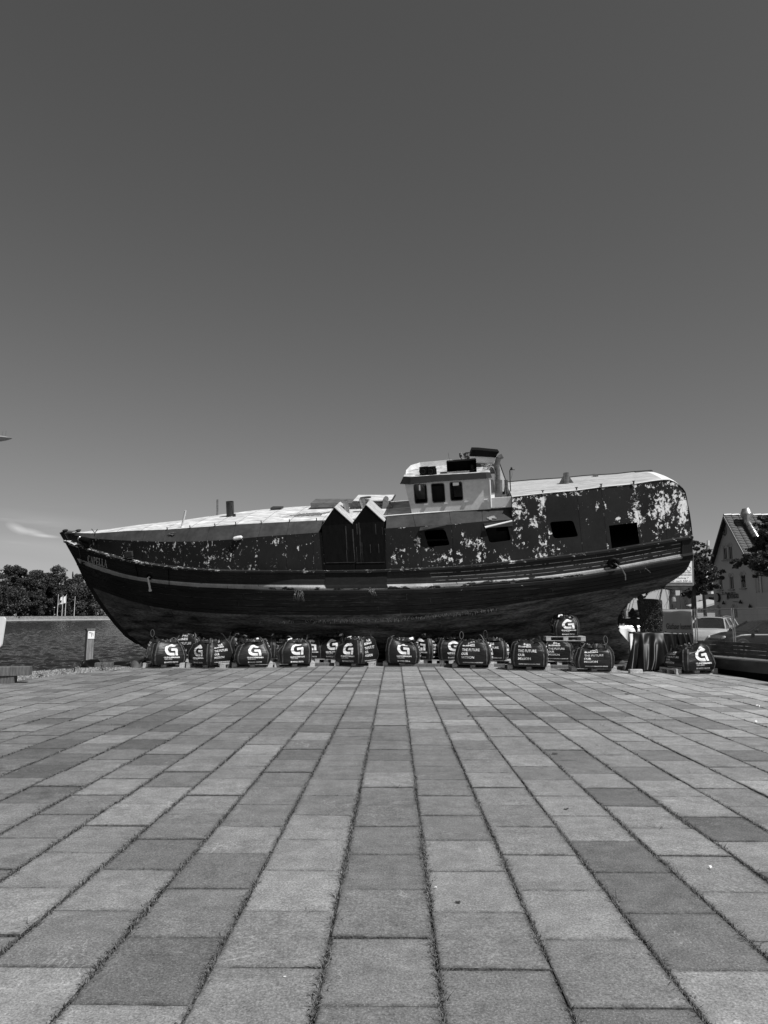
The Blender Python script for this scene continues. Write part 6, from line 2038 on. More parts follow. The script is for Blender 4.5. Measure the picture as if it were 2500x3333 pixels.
for r_ in range(5):
    z0 = .345 + r_ * .098; 
    cuts = sorted([0, 1] + [rb.uniform(.15, .35), rb.uniform(.45, .6), rb.uniform(.7, .85)])
    for a, b in zip(cuts, cuts[1:]):
        n = 6; vs = []
        for i in range(n + 1):
            s_ = lerp(a + .002, b - .002, i / n); o_ = -.02 + .012 * math.sin(s_ * 9)
            lean = -.10 * (r_ / 4)
            for (dz, do) in ((0, 0), (.085, -.012), (.085, -.05), (0, -.04)): vs.append(bpt(s_, o_ + lean + do, z0 + dz))
        q = MB(); q.add(vs, [(4 * i + k, 4 * i + (k + 1) % 4, 4 * i + 4 + (k + 1) % 4, 4 * i + 4 + k) for i in range(n) for k in range(4)] + [(0, 1, 2, 3), (4 * n, 4 * n + 1, 4 * n + 2, 4 * n + 3)])
        q.build('back_slat', M_WOODD, bench)
for r_ in range(5):
    n = 24; vs = []
    for i in range(n + 1):
        s_ = lerp(.10 if r_ > 1 else .02, 1, i / n); wob = 1 - max(0, (.22 - s_) / .22) * (.5 if r_ > 1 else 0)
        o0 = .04 + r_ * .085 * wob
        for (do, dz) in ((0, 0), (.075 * wob, 0), (.075 * wob, .035), (0, .035)): vs.append(bpt(s_, o0 + do, .405 + dz))
    q = MB(); q.add(vs, [(4 * i + k, 4 * i + (k + 1) % 4, 4 * i + 4 + (k + 1) % 4, 4 * i + 4 + k) for i in range(n) for k in range(4)] + [(0, 1, 2, 3), (4 * n, 4 * n + 1, 4 * n + 2, 4 * n + 3)])
    q.build('seat_slat', M_SEAT, bench)
for (o_, z0, z1, nm, mm) in ((.34, .12, .40, 'plinth_panel', mat('plinth_steel', .035, .35, .3, 3, spec=.5)), (.22, -.07, .12, 'plinth_base', M_BLACK)):
    n = 20; vs = []
    for i in range(n + 1):
        s_ = i / n
        for (do, z) in ((0, z0), (0, z1), (-.30, z1), (-.30, z0)): vs.append(bpt(s_, o_ + do, z))
    q = MB(); q.add(vs, [(4 * i + k, 4 * i + (k + 1) % 4, 4 * i + 4 + (k + 1) % 4, 4 * i + 4 + k) for i in range(n) for k in range(4)] + [(0, 1, 2, 3), (4 * n, 4 * n + 1, 4 * n + 2, 4 * n + 3)]); q.build(nm, mm, bench)
for s_ in (.05, .3, .55, .8, .98):
    q = MB(); q.tube([bpt(s_, -.06, 0), bpt(s_, -.08, .4), bpt(s_, -.17, .83)], .02, 6); q.build('back_post', M_DSTEEL, bench)

# ================================================================== FENCE
FP = [(1880, 33.0), (2010, 32.0), (2135, 31.0), (2274, 29.5), (2397, 26.4), (2530, 23.4)]
flab = ['bare mesh fence panel seen left in the propeller opening', 'bare mesh fence panel seen through the propeller opening', 'mesh fence panel carrying the grey printed banner', 'mesh fence panel in front of the silver car', 'mesh fence panel in front of the dark car, at the right edge']
fence_objs = []
for i in range(5):
    (x0, y0), (x1, y1) = FP[i], FP[i + 1]
    a = Vector(((x0 + 3 - 1250) / 2360 * y0, y0, 0)); b = Vector(((x1 - 3 - 1250) / 2360 * y1, y1, 0))
    H = 1.80; d = b - a; L = d.length
    fp = empty('fence_panel', a, math.atan2(d.y, d.x), flab[i], 'fence', 'temporary mesh fence panels')
    for x in (0, L):
        q = MB(); q.tube([(x, 0, .03), (x, 0, H)], .021, 8); q.build('post', M_GALV, fp)
    for z in (H - .03, .12):
        q = MB(); q.tube([(0, 0, z), (L, 0, z)], .018, 8); q.build('rail', M_GALV, fp)
    q = MB(); n = int(L / .06)
    for k in range(1, n):
        x = L * k / n; w = .0014
        q.add([(x - w, -w, .12), (x + w, -w, .12), (x, w, .12), (x - w, -w, H - .03), (x + w, -w, H - .03), (x, w, H - .03)], [(0, 1, 4, 3), (1, 2, 5, 4), (2, 0, 3, 5)])
    for z in [.12 + k * .24 for k in range(1, 7)]: q.tube([(0, 0, z), (L, 0, z)], .0025, 4, cap=False)
    o = q.build('wire_mesh', M_WIRE, fp, fix=False); o['kind'] = 'stuff'
    for x in (.02, L):
        if x > .5 and i < 4: continue
        q = MB(); q.box((x, 0, .0), (.22, .6, .14)); q.build('foot', M_QUAY, fp)
    fence_objs.append((fp, L, H))
fp, L, H = fence_objs[2]
ban = empty('banner', fp.location + Vector((0, 0, 0)), fp.rotation_euler.z, 'grey printed banner tied to the mesh fence behind the rudder', 'banner')
def bf(u, v): return Vector((lerp(.12, L - .06, u), -.045 + .014 * math.sin(u * 9 + v * 3), lerp(.25, H - .03, v)))
cloth('cloth', bf, 24, 12, M_BANNER, thick=.003, parent=ban)
tv, tf = text2d('Glasfaser kommt', (L - .2) * .68, .25, None, .015)
q = MB(); q.add([(L * .32 + x, -.068, H * .53 + y) for x, y in tv], tf); q.build('lettering', M_BANNERI, ban, fix=False)
q = MB()
for (x, z0, z1, s_) in ((.42, 1.52, 1.72, -.1), (.42, .62, .86, .10), (.30, .62, .72, .04)):
    q.add([(x, -.068, z0), (x + .09, -.068, z0), (x + .09 + s_, -.068, z1), (x + s_, -.068, z1)], [(0, 1, 2, 3)])
q.build('chevrons', M_BANNERI, ban, fix=False)

# ================================================================== CARS
def car(name, loc, rz, body_m, label, suv=False, H=1.45, L=4.2):
    root = empty(name, loc, rz, label, 'car')   # heading +x
    Wd = .88
    if suv:
        top = [(2.1, .62), (2.02, .88), (1.2, 1.02), (.95, 1.06), (.35, H - .04), (-.2, H), (-1.5, H - .02), (-1.9, H - .12), (-2.1, 1.0), (-2.15, .55)]
    else:
        top = [(2.12, .55), (2.0, .70), (1.3, .90), (1.0, .95), (.25, H - .08), (-.25, H), (-1.0, H - .03), (-1.6, H - .22), (-2.0, .98), (-2.12, .55)]
    belt = 1.00 if suv else .90
    # lower body
    def sec(x):
        k = min(1, (2.18 - abs(x)) / .35); return Wd * (1 - .16 * (1 - max(k, 0)) ** 2)
    def toph(x):
        return polyc(sorted(top), x)
    xs = [2.14, 2.08, 1.95, 1.7, 1.35, 1.05, .7, .3, -.1, -.6, -1.1, -1.5, -1.8, -2.0, -2.12]
    q = MB(); vs = []
    for x in xs:
        w = sec(x); hb = min(belt, toph(x))
        arch = .22
        for wx in (1.33, -1.28):
            if abs(x - wx) < .36: arch = .22
        vs += [Vector((x, -w * .92, arch)), Vector((x, -w, .45)), Vector((x, -w * .99, hb - .12)), Vector((x, -w * .90, hb)), Vector((x, -w * .45, hb + .03)), Vector((x, w * .45, hb + .03)), Vector((x, w * .90, hb)), Vector((x, w * .99, hb - .12)), Vector((x, w, .45)), Vector((x, w * .92, arch))]
    c_ = 10
    q.add(vs, [(i * c_ + j, i * c_ + (j + 1) % c_, (i + 1) * c_ + (j + 1) % c_, (i + 1) * c_ + j) for i in range(len(xs) - 1) for j in range(c_)] + [tuple(range(c_)), tuple(range((len(xs) - 1) * c_, len(xs) * c_))])
    q.build('body', body_m, root, smooth=True)
    # cabin: pillars/roof in body colour, glass inset
    prof = [(p[0], p[1]) for p in top if p[1] >= belt - .02]
    xs_ = [p[0] for p in prof]
    q = MB(); roofp = [p for p in prof if p[1] > H - .2]
    x0, x1 = max(p[0] for p in roofp), min(p[0] for p in roofp)
    vs = []
    for (x, z) in roofp:
        for yy in (-.62, -.5, 0, .5, .62): vs.append(Vector((x, yy, z + (.02 if abs(yy) < .3 else 0 if abs(yy) < .55 else -.05))))
    n = len(roofp)
    inn = [p - Vector((0, 0, .05)) for p in vs]
    fs = [(i * 5 + j, i * 5 + j + 1, i * 5 + j + 6, i * 5 + j + 5) for i in range(n - 1) for j in range(4)]
    m_ = len(vs); fs += [tuple(m_ + k for k in f) for f in fs]
    q.add(vs + inn, fs); q.build('roof', body_m, root, smooth=True)
    fx = .98 if suv else 1.02; rx_ = -2.02 if suv else -1.95
    # glass hull
    q = MB()
    lo_ = [(fx, belt), (rx_, belt)]
    G = [Vector((fx, -.78, belt)), Vector((rx_, -.76, belt)), Vector((rx_, .76, belt)), Vector((fx, .78, belt))]
    Tt = [Vector((x0, -.58, H - .07)), Vector((x1, -.58, H - .10)), Vector((x1, .58, H - .10)), Vector((x0, .58, H - .07))]
    q.hexa(G, Tt); q.build('glass', M_GLASS, root)
    for s_ in (-1, 1):
        for (a_, b_) in (((fx + .02, belt), (x0, H - .05)), ((.05 if not suv else -.05, belt), (.0, H - .04)), ((-.95, belt), (-.95, H - .05)), ((rx_, belt), (x1, H - .08))):
            q = MB(); q.tube([Vector((a_[0], s_ * .79, a_[1])), Vector((b_[0], s_ * .60, b_[1]))], .035, 6); q.build('pillar', body_m, root)
        q = MB(); q.lathe([(.02, -.1), (.07, -.07), (.08, .05), (.03, .09)], Vector((.78, s_ * .98, belt + .08)), (0, s_, 0), 10); q.build('mirror', body_m, root)
        q = MB(); q.lathe([(.10, -.05), (.13, 0), (.11, .04), (.05, .06)], Vector((1.98, s_ * .62, .70 if suv else .64)), (1, s_ * .35, .2), 14); q.build('headlight', M_LAMPG, root)
        for wx in (1.33, -1.28):
            q = MB(); q.lathe([(.20, -.1), (.32, -.1), (.335, -.05), (.335, .08), (.30, .11), (.2, .10)], Vector((wx, s_ * (Wd - .09), .335)), (0, s_, 0), 24); w = q.build('wheel', M_TYRE, root)
            q = MB(); q.lathe([(.20, 0), (.19, .02), (.05, .0)], Vector((wx, s_ * (Wd + .015), .335)), (0, s_, 0), 16); o = q.build('rim', M_GALV, root); 
        if suv:
            q = MB(); q.tube([Vector((.2, s_ * .55, H + .03)), Vector((-.6, s_ * .55, H + .06)), Vector((-1.6, s_ * .55, H + .02))], .018, 6); q.build('roof_rail', M_GALV, root)
    q = MB(); q.box((2.10, 0, .55), (.05, .8, .20)); q.build('grille', M_BLACK, root)
    q = MB(); q.box((2.135, 0, .36), (.02, .5, .11)); q.build('number_plate', M_SIGNW, root)
    q = MB(); q.tube([Vector((1.0, -.7, belt + .02)), Vector((1.04, 0, belt + .05)), Vector((1.0, .7, belt + .02))], .02, 5); q.build('wiper_panel', M_BLACK, root)
    return root
sx0 = (2308 - 1250) / 2360 * 31.6
car('parked_suv', (sx0 + 1.15, 31.6 + 2.0, -.07), R(-127), M_CARL, 'pale silver car with roof rails parked nose towards the fence', True, 1.52)
car('parked_car', ((2312 - 1250) / 2360 * 30.2 + 2.35, 30.4, -.07), R(183), M_CARD, 'low dark car parked side on behind the fence at the right edge', False, 1.40)
# more cars far behind, seen through the propeller opening
car('parked_car', ((2050 - 1250) / 2360 * 52, 52, -.07), R(185), M_CARL, 'pale car far behind, seen through the propeller opening', False, 1.42)
# ================================================================== SIGN COLUMN
sy = 36.0
sg = empty('advertising_column', ((2203 - 1250) / 2360 * sy, sy, 0), 0, 'white lit advertising box on a stone clad column behind the stern', 'sign')
def sl(px, py, y=sy): 
    p = at(px, py, y); return Vector((p.x - sg.location.x, 0, p.z))
q = MB(); a_ = sl(2192, 1985); 
colr = (sl(2212, 1950).x - sl(2193, 1950).x) / 2
q.lathe([(colr * 1.1, -.1), (colr * 1.1, .3), (colr, .35), (colr, sl(2203, 1920).z)], (0, 0, 0), None, 16); q.build('column', mat('stone_column', .30, .85, .5, 5, bmp=.4), sg)
bxs = [sl(2120, 1908), sl(2246, 1908), sl(2250, 1905), sl(2247, 1790), sl(2120, 1790)]
q = MB(); q.hexa([Vector((p.x, -.35, p.z)) for p in bxs], [Vector((p.x, .35, p.z)) for p in bxs]); q.build('sign_box', M_STEEL, sg)
fr = [sl(2124, 1897), sl(2243, 1897), sl(2241, 1795), sl(2124, 1795)]
q = MB(); q.hexa([Vector((p.x, -.375, p.z)) for p in fr], [Vector((p.x, -.352, p.z)) for p in fr]); sf_ = q.build('sign_face', M_SIGNW, sg)
q = MB(); t4 = [sl(2128, 1909), sl(2244, 1908), sl(2222, 1921), sl(2190, 1921)]
q.hexa([Vector((p.x, -.33, p.z)) for p in t4], [Vector((p.x, .33, p.z)) for p in t4]); q.build('sign_foot', M_DSTEEL, sg)
q = MB()
for s_, x0, x1, yb_, hh in (('SUITEN', 2214, 2239, 1867.5, 5), ('GENIESSEN', 2204, 2241, 1875, 4.5), ('Schulweg 7', 2188, 2232, 1886.5, 7), ('nur nach 500 m', 2172, 2239, 1895.5, 6.5)):
    p0, p1 = sl(x0, yb_), sl(x1, yb_); hm = hh / 2360 * sy
    tv, tf = text2d(s_, p1.x - p0.x, hm, None, .0, .25 if s_[0] in 'Sn' and s_ != 'SUITEN' else 0)
    q.add([(p0.x + x, -.381, p0.z + y) for x, y in tv], tf)
rc = sl(2232, 1853)
q.tube([Vector((rc.x + .11 * math.cos(a_), -.381, rc.z + .11 * math.sin(a_))) for a_ in [k / 16 * 6.2832 for k in range(17)]], .008, 4)
q.build('lettering', M_INK, sf_, fix=False)
q = MB(); p0, p1 = sl(2184, 1958), sl(2199, 1980); q.box(((p0.x + p1.x) / 2, -colr - .05, (p0.z + p1.z) / 2), (p1.x - p0.x, .03, p0.z - p1.z)); q.build('small_poster', M_DSTEEL, sg)

# ================================================================== TREES
def leaf_cloud(q, centres, n, size, rq, flat=.6):
    for i in range(n):
        c, r_ = rq.choice(centres)
        while True:
            d = Vector((rq.uniform(-1, 1), rq.uniform(-1, 1), rq.uniform(-1, 1)))
            if .25 < d.length < 1: break
        p = c + Vector((d.x * r_[0], d.y * r_[1], d.z * r_[2]))
        s_ = size * rq.uniform(.6, 1.4)
        a_ = Vector((rq.uniform(-1, 1), rq.uniform(-1, 1), rq.uniform(-.7, .7))).normalized(); b_ = a_.cross(Vector((rq.uniform(-1, 1), rq.uniform(-1, 1), rq.uniform(-1, 1)))).normalized()
        q.add([p - a_ * s_, p - b_ * s_ * flat, p + a_ * s_, p + b_ * s_ * flat], [(0, 1, 2, 3)], tone=min(1, max(0, rq.gauss(.5, .25))))
def tree(name, x, y, z0, H, Wd, shape, label, group, n, size, seed, m=M_LEAFD, tone=0, trunk_frac=.25, cat='tree'):
    root = empty(name, (x, y, z0), 0, label, cat, group); rq = random.Random(seed)
    q = MB(); th = H * .8
    q.tube([(0, 0, -.5), (rq.uniform(-.02, .02) * H, 0, th * .4), (rq.uniform(-.03, .03) * H, 0, th)], [H * .022, H * .016, H * .004], 7)
    cs = []
    if shape == 'cone':
        for k in range(16):
            f = k / 15; r_ = Wd * .5 * (1 - f) ** .85 + .03 * Wd
            for j in range(4 if f < .8 else 1):
                a_ = rq.uniform(0, 6.28); cs.append((Vector((math.cos(a_) * r_ * .6, math.sin(a_) * r_ * .6, H * (.10 + .88 * f))), (r_ * .6, r_ * .6, H * .05)))
    else:
        for k in range(70):
            f = rq.random() ** .8; zz = H * (trunk_frac + (1 - trunk_frac) * f)
            e_ = math.sin(math.pi * min(.97, .16 + .80 * f)) ** (.6 if shape == 'round' else .9)
            r_ = Wd * .5 * e_ * rq.uniform(.75, 1.1); a_ = rq.uniform(0, 6.28); rr_ = r_ * rq.uniform(.1, .95)
            s_ = Wd * rq.uniform(.05, .15)
            c = Vector((math.cos(a_) * rr_, math.sin(a_) * rr_, min(zz, H - s_ * .5)))
            cs.append((c, (s_, s_, s_ * rq.uniform(.5, 1.0))))
            if k % 4 == 0: q.tube([(0, 0, H * .3), c * .5 + Vector((0, 0, H * .1)), c], [H * .010, H * .007, H * .002], 5)
        cs.append((Vector((0, 0, H - Wd * .10)), (Wd * .14, Wd * .14, Wd * .12)))
    q.build('trunk', M_BARK, root)
    q = MB(); leaf_cloud(q, cs, n, size, rq); q.build('crown', m, root, fix=False)
    return root
# far shore: embankment, bank, trees
ShY = 330
def shx(px, Y): return (px - 1250) / 2360 * Y
sh = [(-900, 262), (-500, 290), (0, 322), (350, 400), (700, 520), (1100, 760)]
bankp = [Vector((shx(px, Y), Y, 0)) for px, Y in sh]
TOPZ = 1.05
q = MB()
for a, b in zip(bankp, bankp[1:]):
    q.add([a + Vector((0, 0, -1.5)), b + Vector((0, 0, -1.5)), b + Vector((0, 1, TOPZ)), a + Vector((0, 1, TOPZ))], [(0, 1, 2, 3)])
tag(q.build('far_embankment', M_FARWALL), kind='structure')
q = MB()
for a, b in zip(bankp, bankp[1:]):
    q.add([a + Vector((0, -.8, -1.0)), b + Vector((0, -.8, -1.0)), b + Vector((0, -.8, -.62)), a + Vector((0, -.8, -.62)), a + Vector((0, .4, -.6)), b + Vector((0, .4, -.6))], [(0, 1, 2, 3), (3, 2, 5, 4)])
tag(q.build('far_kerb', M_FARKERB), kind='structure')
q = MB()
vs = [p + Vector((0, 1, TOPZ)) for p in bankp] + [p + Vector((-50, 500, TOPZ + 1.0)) for p in bankp]
n = len(bankp); q.add(vs, [(i, i + 1, n + i + 1, n + i) for i in range(n - 1)]); tag(q.build('far_bank', M_FARGRASS), kind='structure')
def ft(px, top, wpx_, shape, lab, Y=340, n=11000, size=.40, name='broadleaf_tree', m=M_LEAFD, base=2004):
    Yt = Y + max(0, px) * .22
    x = shx(px, Yt); zt = at(1250, top, Yt).z; H = zt - TOPZ
    tree(name, x, Yt, TOPZ, H, wpx_ * (2.05 if shape == 'round' else 1.3) / 2360 * Yt, shape, lab, 'trees on the far shore', n, size, px + 900, m, trunk_frac=.02)
M_LEAFL = tonemat('leaf_pale', .095, .5, .6, .2)
ft(-60, 1850, 90, 'round', 'broad dark tree cut by the left edge on the far shore')
ft(8, 1844, 62, 'round', 'tall dark tree at the left edge of the far shore')
ft(46, 1850, 60, 'round', 'round dark tree second from the left on the far shore')
ft(104, 1856, 66, 'round', 'paler spreading tree behind the dark cone on the far shore', 352, m=M_LEAFL)
ft(115, 1864, 36, 'cone', 'narrow dark conifer in front of the paler tree', 336, 3600, .36, 'conifer_tree')
ft(70, 1882, 60, 'round', 'lower dark tree left of the narrow conifer', 332)
ft(152, 1880, 52, 'round', 'mid height tree right of the narrow conifer', 336)
ft(172, 1843, 50, 'round', 'tallest tree, standing alone above the flag poles', 350, m=M_LEAFL)
ft(193, 1876, 34, 'cone', 'dark conifer behind the flag poles', 340, 3200, .36, 'conifer_tree')
ft(218, 1864, 30, 'cone', 'pointed conifer with a thin tip right of the flag poles', 356, 3200, .36, 'conifer_tree')
ft(248, 1872, 50, 'round', 'tree behind the large leafy one by the bow', 360)
ft(262, 1898, 92, 'round', 'large leafy pale tree nearest the bow of the boat', 334, 7500, .46, m=M_LEAFL)
ft(272, 1866, 30, 'cone', 'conifer tip just left of the bow', 366, 2600, .36, 'conifer_tree')
ft(315, 1925, 60, 'round', 'low tree partly behind the bow', 340, 4200)
ft(30, 1915, 70, 'round', 'low dark tree at the water side far left', 330, 4200)
ft(84, 1872, 46, 'round', 'mid height tree between the round dark tree and the conifer', 344)
ft(135, 1868, 40, 'round', 'small crowned tree just right of the narrow conifer', 348)
ft(205, 1886, 44, 'round', 'tree filling the gap behind the flags', 346)
ft(233, 1884, 40, 'round', 'dark tree between the pointed conifer and the leafy one', 350)
ft(150, 1925, 70, 'round', 'low dark tree at the bank left of the flag poles', 352, 5000)
ft(100, 1930, 70, 'round', 'low dark tree at the bank in front of the conifer', 352, 5000)
ft(215, 1930, 60, 'round', 'low dark tree at the bank behind the flag poles', 352, 4500)
ft(-20, 1905, 60, 'round', 'low dark tree at the extreme left', 328, 3600)
ft(380, 1935, 60, 'round', 'far tree hidden behind the bow', 350, 1500)
for px, wpx_, top, lab in ((14, 30, 1988, 'clipped shrub at the far left of the embankment'), (110, 42, 1986, 'wide clipped shrub below the conifer'), (192, 34, 1983, 'rounded shrub below the flag poles'), (286, 30, 1986, 'rounded shrub below the large leafy tree'), (60, 30, 1991, 'low shrub between the clipped ones'), (245, 40, 1994, 'low spreading shrub right of the flag poles')):
    Yt = 331 + px * .22; x = shx(px, Yt); H = at(1250, top, Yt).z - TOPZ; w = wpx_ / 2360 * Yt
    root = empty('shrub', (x, Yt, TOPZ), 0, lab, 'shrub', 'shrubs on the far shore'); rq = random.Random(px)
    q = MB(); leaf_cloud(q, [(Vector((rq.uniform(-.3, .3) * w, rq.uniform(-.5, .5), H * .45)), (w * .3, 1.2, H * .5)) for k in range(5)], 1400, .28, rq); q.build('foliage', M_LEAFD, root, fix=False)
# flag poles
for px, top, base, flag, lab in ((175, 1934, 1998, 0, 'bare flag pole, leftmost of the group on the far shore'), (190.5, 1937, 1984, 1, 'flag pole with a pale flag and dark patch on the far shore'), (201, 1935, 1984, 2, 'flag pole with a plain white flag on the far shore'), (230.5, 1941, 2004, 0, 'bare flag pole standing alone right of the flags')):
    Yt = 327 + px * .20; x = shx(px, Yt); zt = at(1250, top, Yt).z
    fpz = empty('flag_pole', (x, Yt, TOPZ), 0, lab, 'flag pole', 'flag poles on the far shore')
    q = MB(); q.tube([(0, 0, 0), (0, 0, zt - TOPZ)], [.14, .09], 6); q.build('pole', M_WHITE, fpz)
    if flag:
        hh = zt - TOPZ
        vs = []
        for i in range(7):
            for j in range(9):
                u, v = i / 6, j / 8
                vs.append(Vector((-(u * (1.1 + .5 * v)) - (.9 * v * u) - .05, .25 * math.sin(u * 5 + v * 3), hh - .4 - v * (3.8) - u * .9)))
        q = MB(); q.add(vs, [(i * 9 + j, i * 9 + j + 1, (i + 1) * 9 + j + 1, (i + 1) * 9 + j) for i in range(6) for j in range(8)]); q.build('flag', M_WHITE, fpz)
        if flag == 1:
            q = MB(); q.box((-.9, -.3, hh - 3.2), (.9, .05, 1.1)); q.build('flag_patch', M_DARKTRIM, fpz)
px = 164; Yt = 330 + px * .22
ls = empty('promenade_lamp', (shx(px, Yt), Yt, TOPZ), 0, 'small promenade lamp on the far embankment', 'street lamp')
q = MB(); q.tube([(0, 0, 0), (0, 0, 4.2)], .10, 6); q.build('pole', M_STEEL, ls)
q = MB(); q.lathe([(.1, 0), (.35, .15), (.3, .3), (.05, .4)], (0, 0, 4.2), None, 10); q.build('lamp_head', M_WHITE, ls)

# near trees at right
def near_tree(px, Y, base_z, cents, n, size, trunkpts, label, seed, m=M_LEAFN):
    root = empty('broadleaf_tree', ((trunkpts[0][0] - 1250) / 2360 * Y, Y, 0), 0, label, 'tree'); rq = random.Random(seed)
    ox = root.location.x
    q = MB()
    tp = [at(x, y, Y) - Vector((ox, Y, 0)) for x, y, r_ in trunkpts]
    q.tube([Vector((tp[0].x, 0, 0))] + tp, [trunkpts[0][2] * 1.15] + [t[2] for t in trunkpts], 8)
    cs = []
    for (x, y, rx, ry) in cents:
        c = at(x, y, Y) - Vector((ox, Y, 0)); r1, r2 = rx / 2360 * Y, ry / 2360 * Y
        dy = rq.uniform(-1, 1) * .6
        for kk in range(max(2, int(rx * ry / 45))):
            o3 = Vector((rq.uniform(-1, 1) * r1, rq.uniform(-1, 1) * max(r1, .4) + dy, rq.uniform(-1, 1) * r2))
            f3 = rq.uniform(.22, .42); cs.append((c + o3 * .9, (r1 * f3 + .05, r1 * f3 + .05, r2 * f3 + .04)))
        st = min(tp, key=lambda p_: (p_ - c).length)
        q.tube([st, (st + c) / 2 + Vector((0, dy * .4, -.05)), c + Vector((0, dy, 0))], [.035, .022, .008], 5)
        for kk in range(3):
            q.tube([(st + c) / 2, c + Vector((rq.uniform(-1, 1) * r1, dy, rq.uniform(-1, 1) * r2))], [.014, .005], 4)
    q.build('trunk', M_BARK, root)
    q = MB(); leaf_cloud(q, cs, n, size, rq, .55); q.build('crown', m, root, fix=False)
near_tree(2258, 42, 0, [(2268, 1775, 20, 12), (2262, 1800, 26, 16), (2285, 1805, 18, 14), (2265, 1835, 34, 20), (2290, 1828, 20, 18), (2270, 1865, 40, 20), (2305, 1862, 30, 18), (2335, 1868, 18, 12), (2262, 1895, 34, 18), (2300, 1890, 34, 18), (2325, 1905, 20, 12), (2262, 1925, 22, 16), (2290, 1922, 24, 12), (2245, 1935, 12, 12), (2345, 1880, 10, 8), (2255, 1850, 18, 50), (2280, 1848, 14, 40)], 7500, .085,
          [(2259, 1985, .16), (2258, 1940, .14), (2262, 1880, .10), (2268, 1810, .05)], 'slender leafy tree beside the advertising column behind the stern', 5)
near_tree(2600, 40, 0, [(2480, 1700, 30, 14), (2500, 1730, 34, 24), (2475, 1760, 22, 14), (2520, 1770, 40, 30), (2470, 1790, 26, 18), (2445, 1820, 30, 16), (2400, 1825, 16, 7), (2420, 1835, 20, 10), (2480, 1820, 34, 22), (2460, 1848, 30, 14), (2500, 1850, 34, 22), (2475, 1868, 22, 10), (2530, 1820, 50, 50), (2500, 1690, 22, 10)], 10500, .088,
          [(2610, 2000, .22), (2600, 1920, .19), (2560, 1850, .14), (2500, 1790, .06), (2480, 1740, .03)], 'dense leafy tree reaching in at the right edge in front of the gabled house', 8)
# distant trees and masts seen through the propeller opening
for px, top, w, lab in ((2030, 1984, 30, 'far tree left in the propeller opening'), (2062, 1990, 22, 'far tree right in the propeller opening'), (2085, 1988, 26, 'far tree behind the rudder')):
    Yt = 240; tree('broadleaf_tree', shx(px, Yt), Yt, 0, at(1250, top, Yt).z, w / 2360 * Yt, 'round', lab, 'far trees behind the stern', 1500, .3, px)
# moored sailing ship: mast and rigging behind the stern
def mast(px, ybot, ytop, Y, r_, label, lines=(), name='ship_mast', white=None):
    x = shx(px, Y); zt = at(px, ytop, Y)
    root = empty(name, (x, Y, 0), 0, label, 'mast')
    q = MB(); q.tube([(0, 0, -.8), (0, 0, zt.z * .6), (zt.x - x, 0, zt.z)], [r_, r_, r_ * .7], 8); q.build('pole', M_WOODD, root)
    if white:
        q = MB(); za = at(px, white, Y); q.tube([Vector((za.x - x, 0, za.z)), Vector((zt.x - x, 0, zt.z + .02))], r_ * 1.05, 8); q.build('mast_top', M_WHITE, root)
    if lines:
        q = MB()
        for (x0, y0, x1, y1) in lines:
            a_, b_ = at(x0, y0, Y), at(x1, y1, Y); q.tube([a_ - Vector((x, Y, 0)), b_ - Vector((x, Y, 0))], .012, 4, cap=False)
        q.build('rigging', M_DARKTRIM, root)
mast(2305, 1900, 1760, 75, .13, 'tall ship mast with a white top rising behind the leafy tree', [(2303, 1776, 2280, 1766), (2304, 1777, 2301, 1850), (2306, 1777, 2318, 1825), (2307, 1777, 2322, 1835)], white=1776)
mast(2160, 1985, 1880, 60, .07, 'thin mast left of the advertising column with spreading stays', [(2160, 1900, 2140, 1952), (2160, 1905, 2148, 1955), (2162, 1900, 2178, 1985), (2163, 1905, 2185, 1985), (2164, 1880, 2190, 1985), (2160, 1880, 2135, 1950), (2178, 1910, 2168, 1985), (2190, 1925, 2162, 1975)])
mast(2228, 1985, 1860, 64, .05, 'thin mast right of the advertising column with a fan of shrouds', [(2214 + k * 2.2, 1922, 2216 + k * 3.4, 1985) for k in range(9)] + [(2212, 1918, 2245, 1985), (2214, 1920, 2238, 1985)])
mast(2043, 1992, 1955, 90, .18, 'thick pile seen through the upper propeller opening')
mast(2053, 1992, 1957, 90, .05, 'thin pole right of the thick pile in the propeller opening')
mast(2064, 1992, 1950, 90, .04, 'thin crossed pole right of centre in the propeller opening', [(2056, 1967, 2064, 1967), (2065, 1962, 2075, 1961)])

# ================================================================== HOUSES
HX = 30.5
def hy(px): return HX * 2360 / (px - 1250)
def hz_(px, py):   # height on the gable plane
    Y = hy(px); return at(px, py, Y).z
house = empty('gabled_house', (HX, 66.1, 0), 0, 'tall grey rendered house with steep tiled gable, arched windows and a metal flue', 'house')
def HL(px, py, out=0.0):
    Y = hy(px); return Vector((-out, Y - 66.1, at(px, py, Y).z))
YL, YR = 66.1, 58.6
apex = HL(2383.5, 1683)
yA = (YL + YR) / 2 - 66.1
apex = Vector((0, yA, hz_(1250 + HX * 2360 / (yA + 66.1), 1683)))
eave = HL(2340, 1856).z
wallpoly = [(0, 0), (YR - 66.1, 0), (YR - 66.1, eave), (yA, apex.z), (0, eave)]
wins = [((905, 1290, 1545), 62, 'w'), ((1110, 1262, 1535), 66, 'w'), ((1325, 1235, 1515), 70, 'w')]
def zpx(X, Y): return 2200 + X / 5.53, 1640 + Y / 5.53
holes = []; wdefs = []
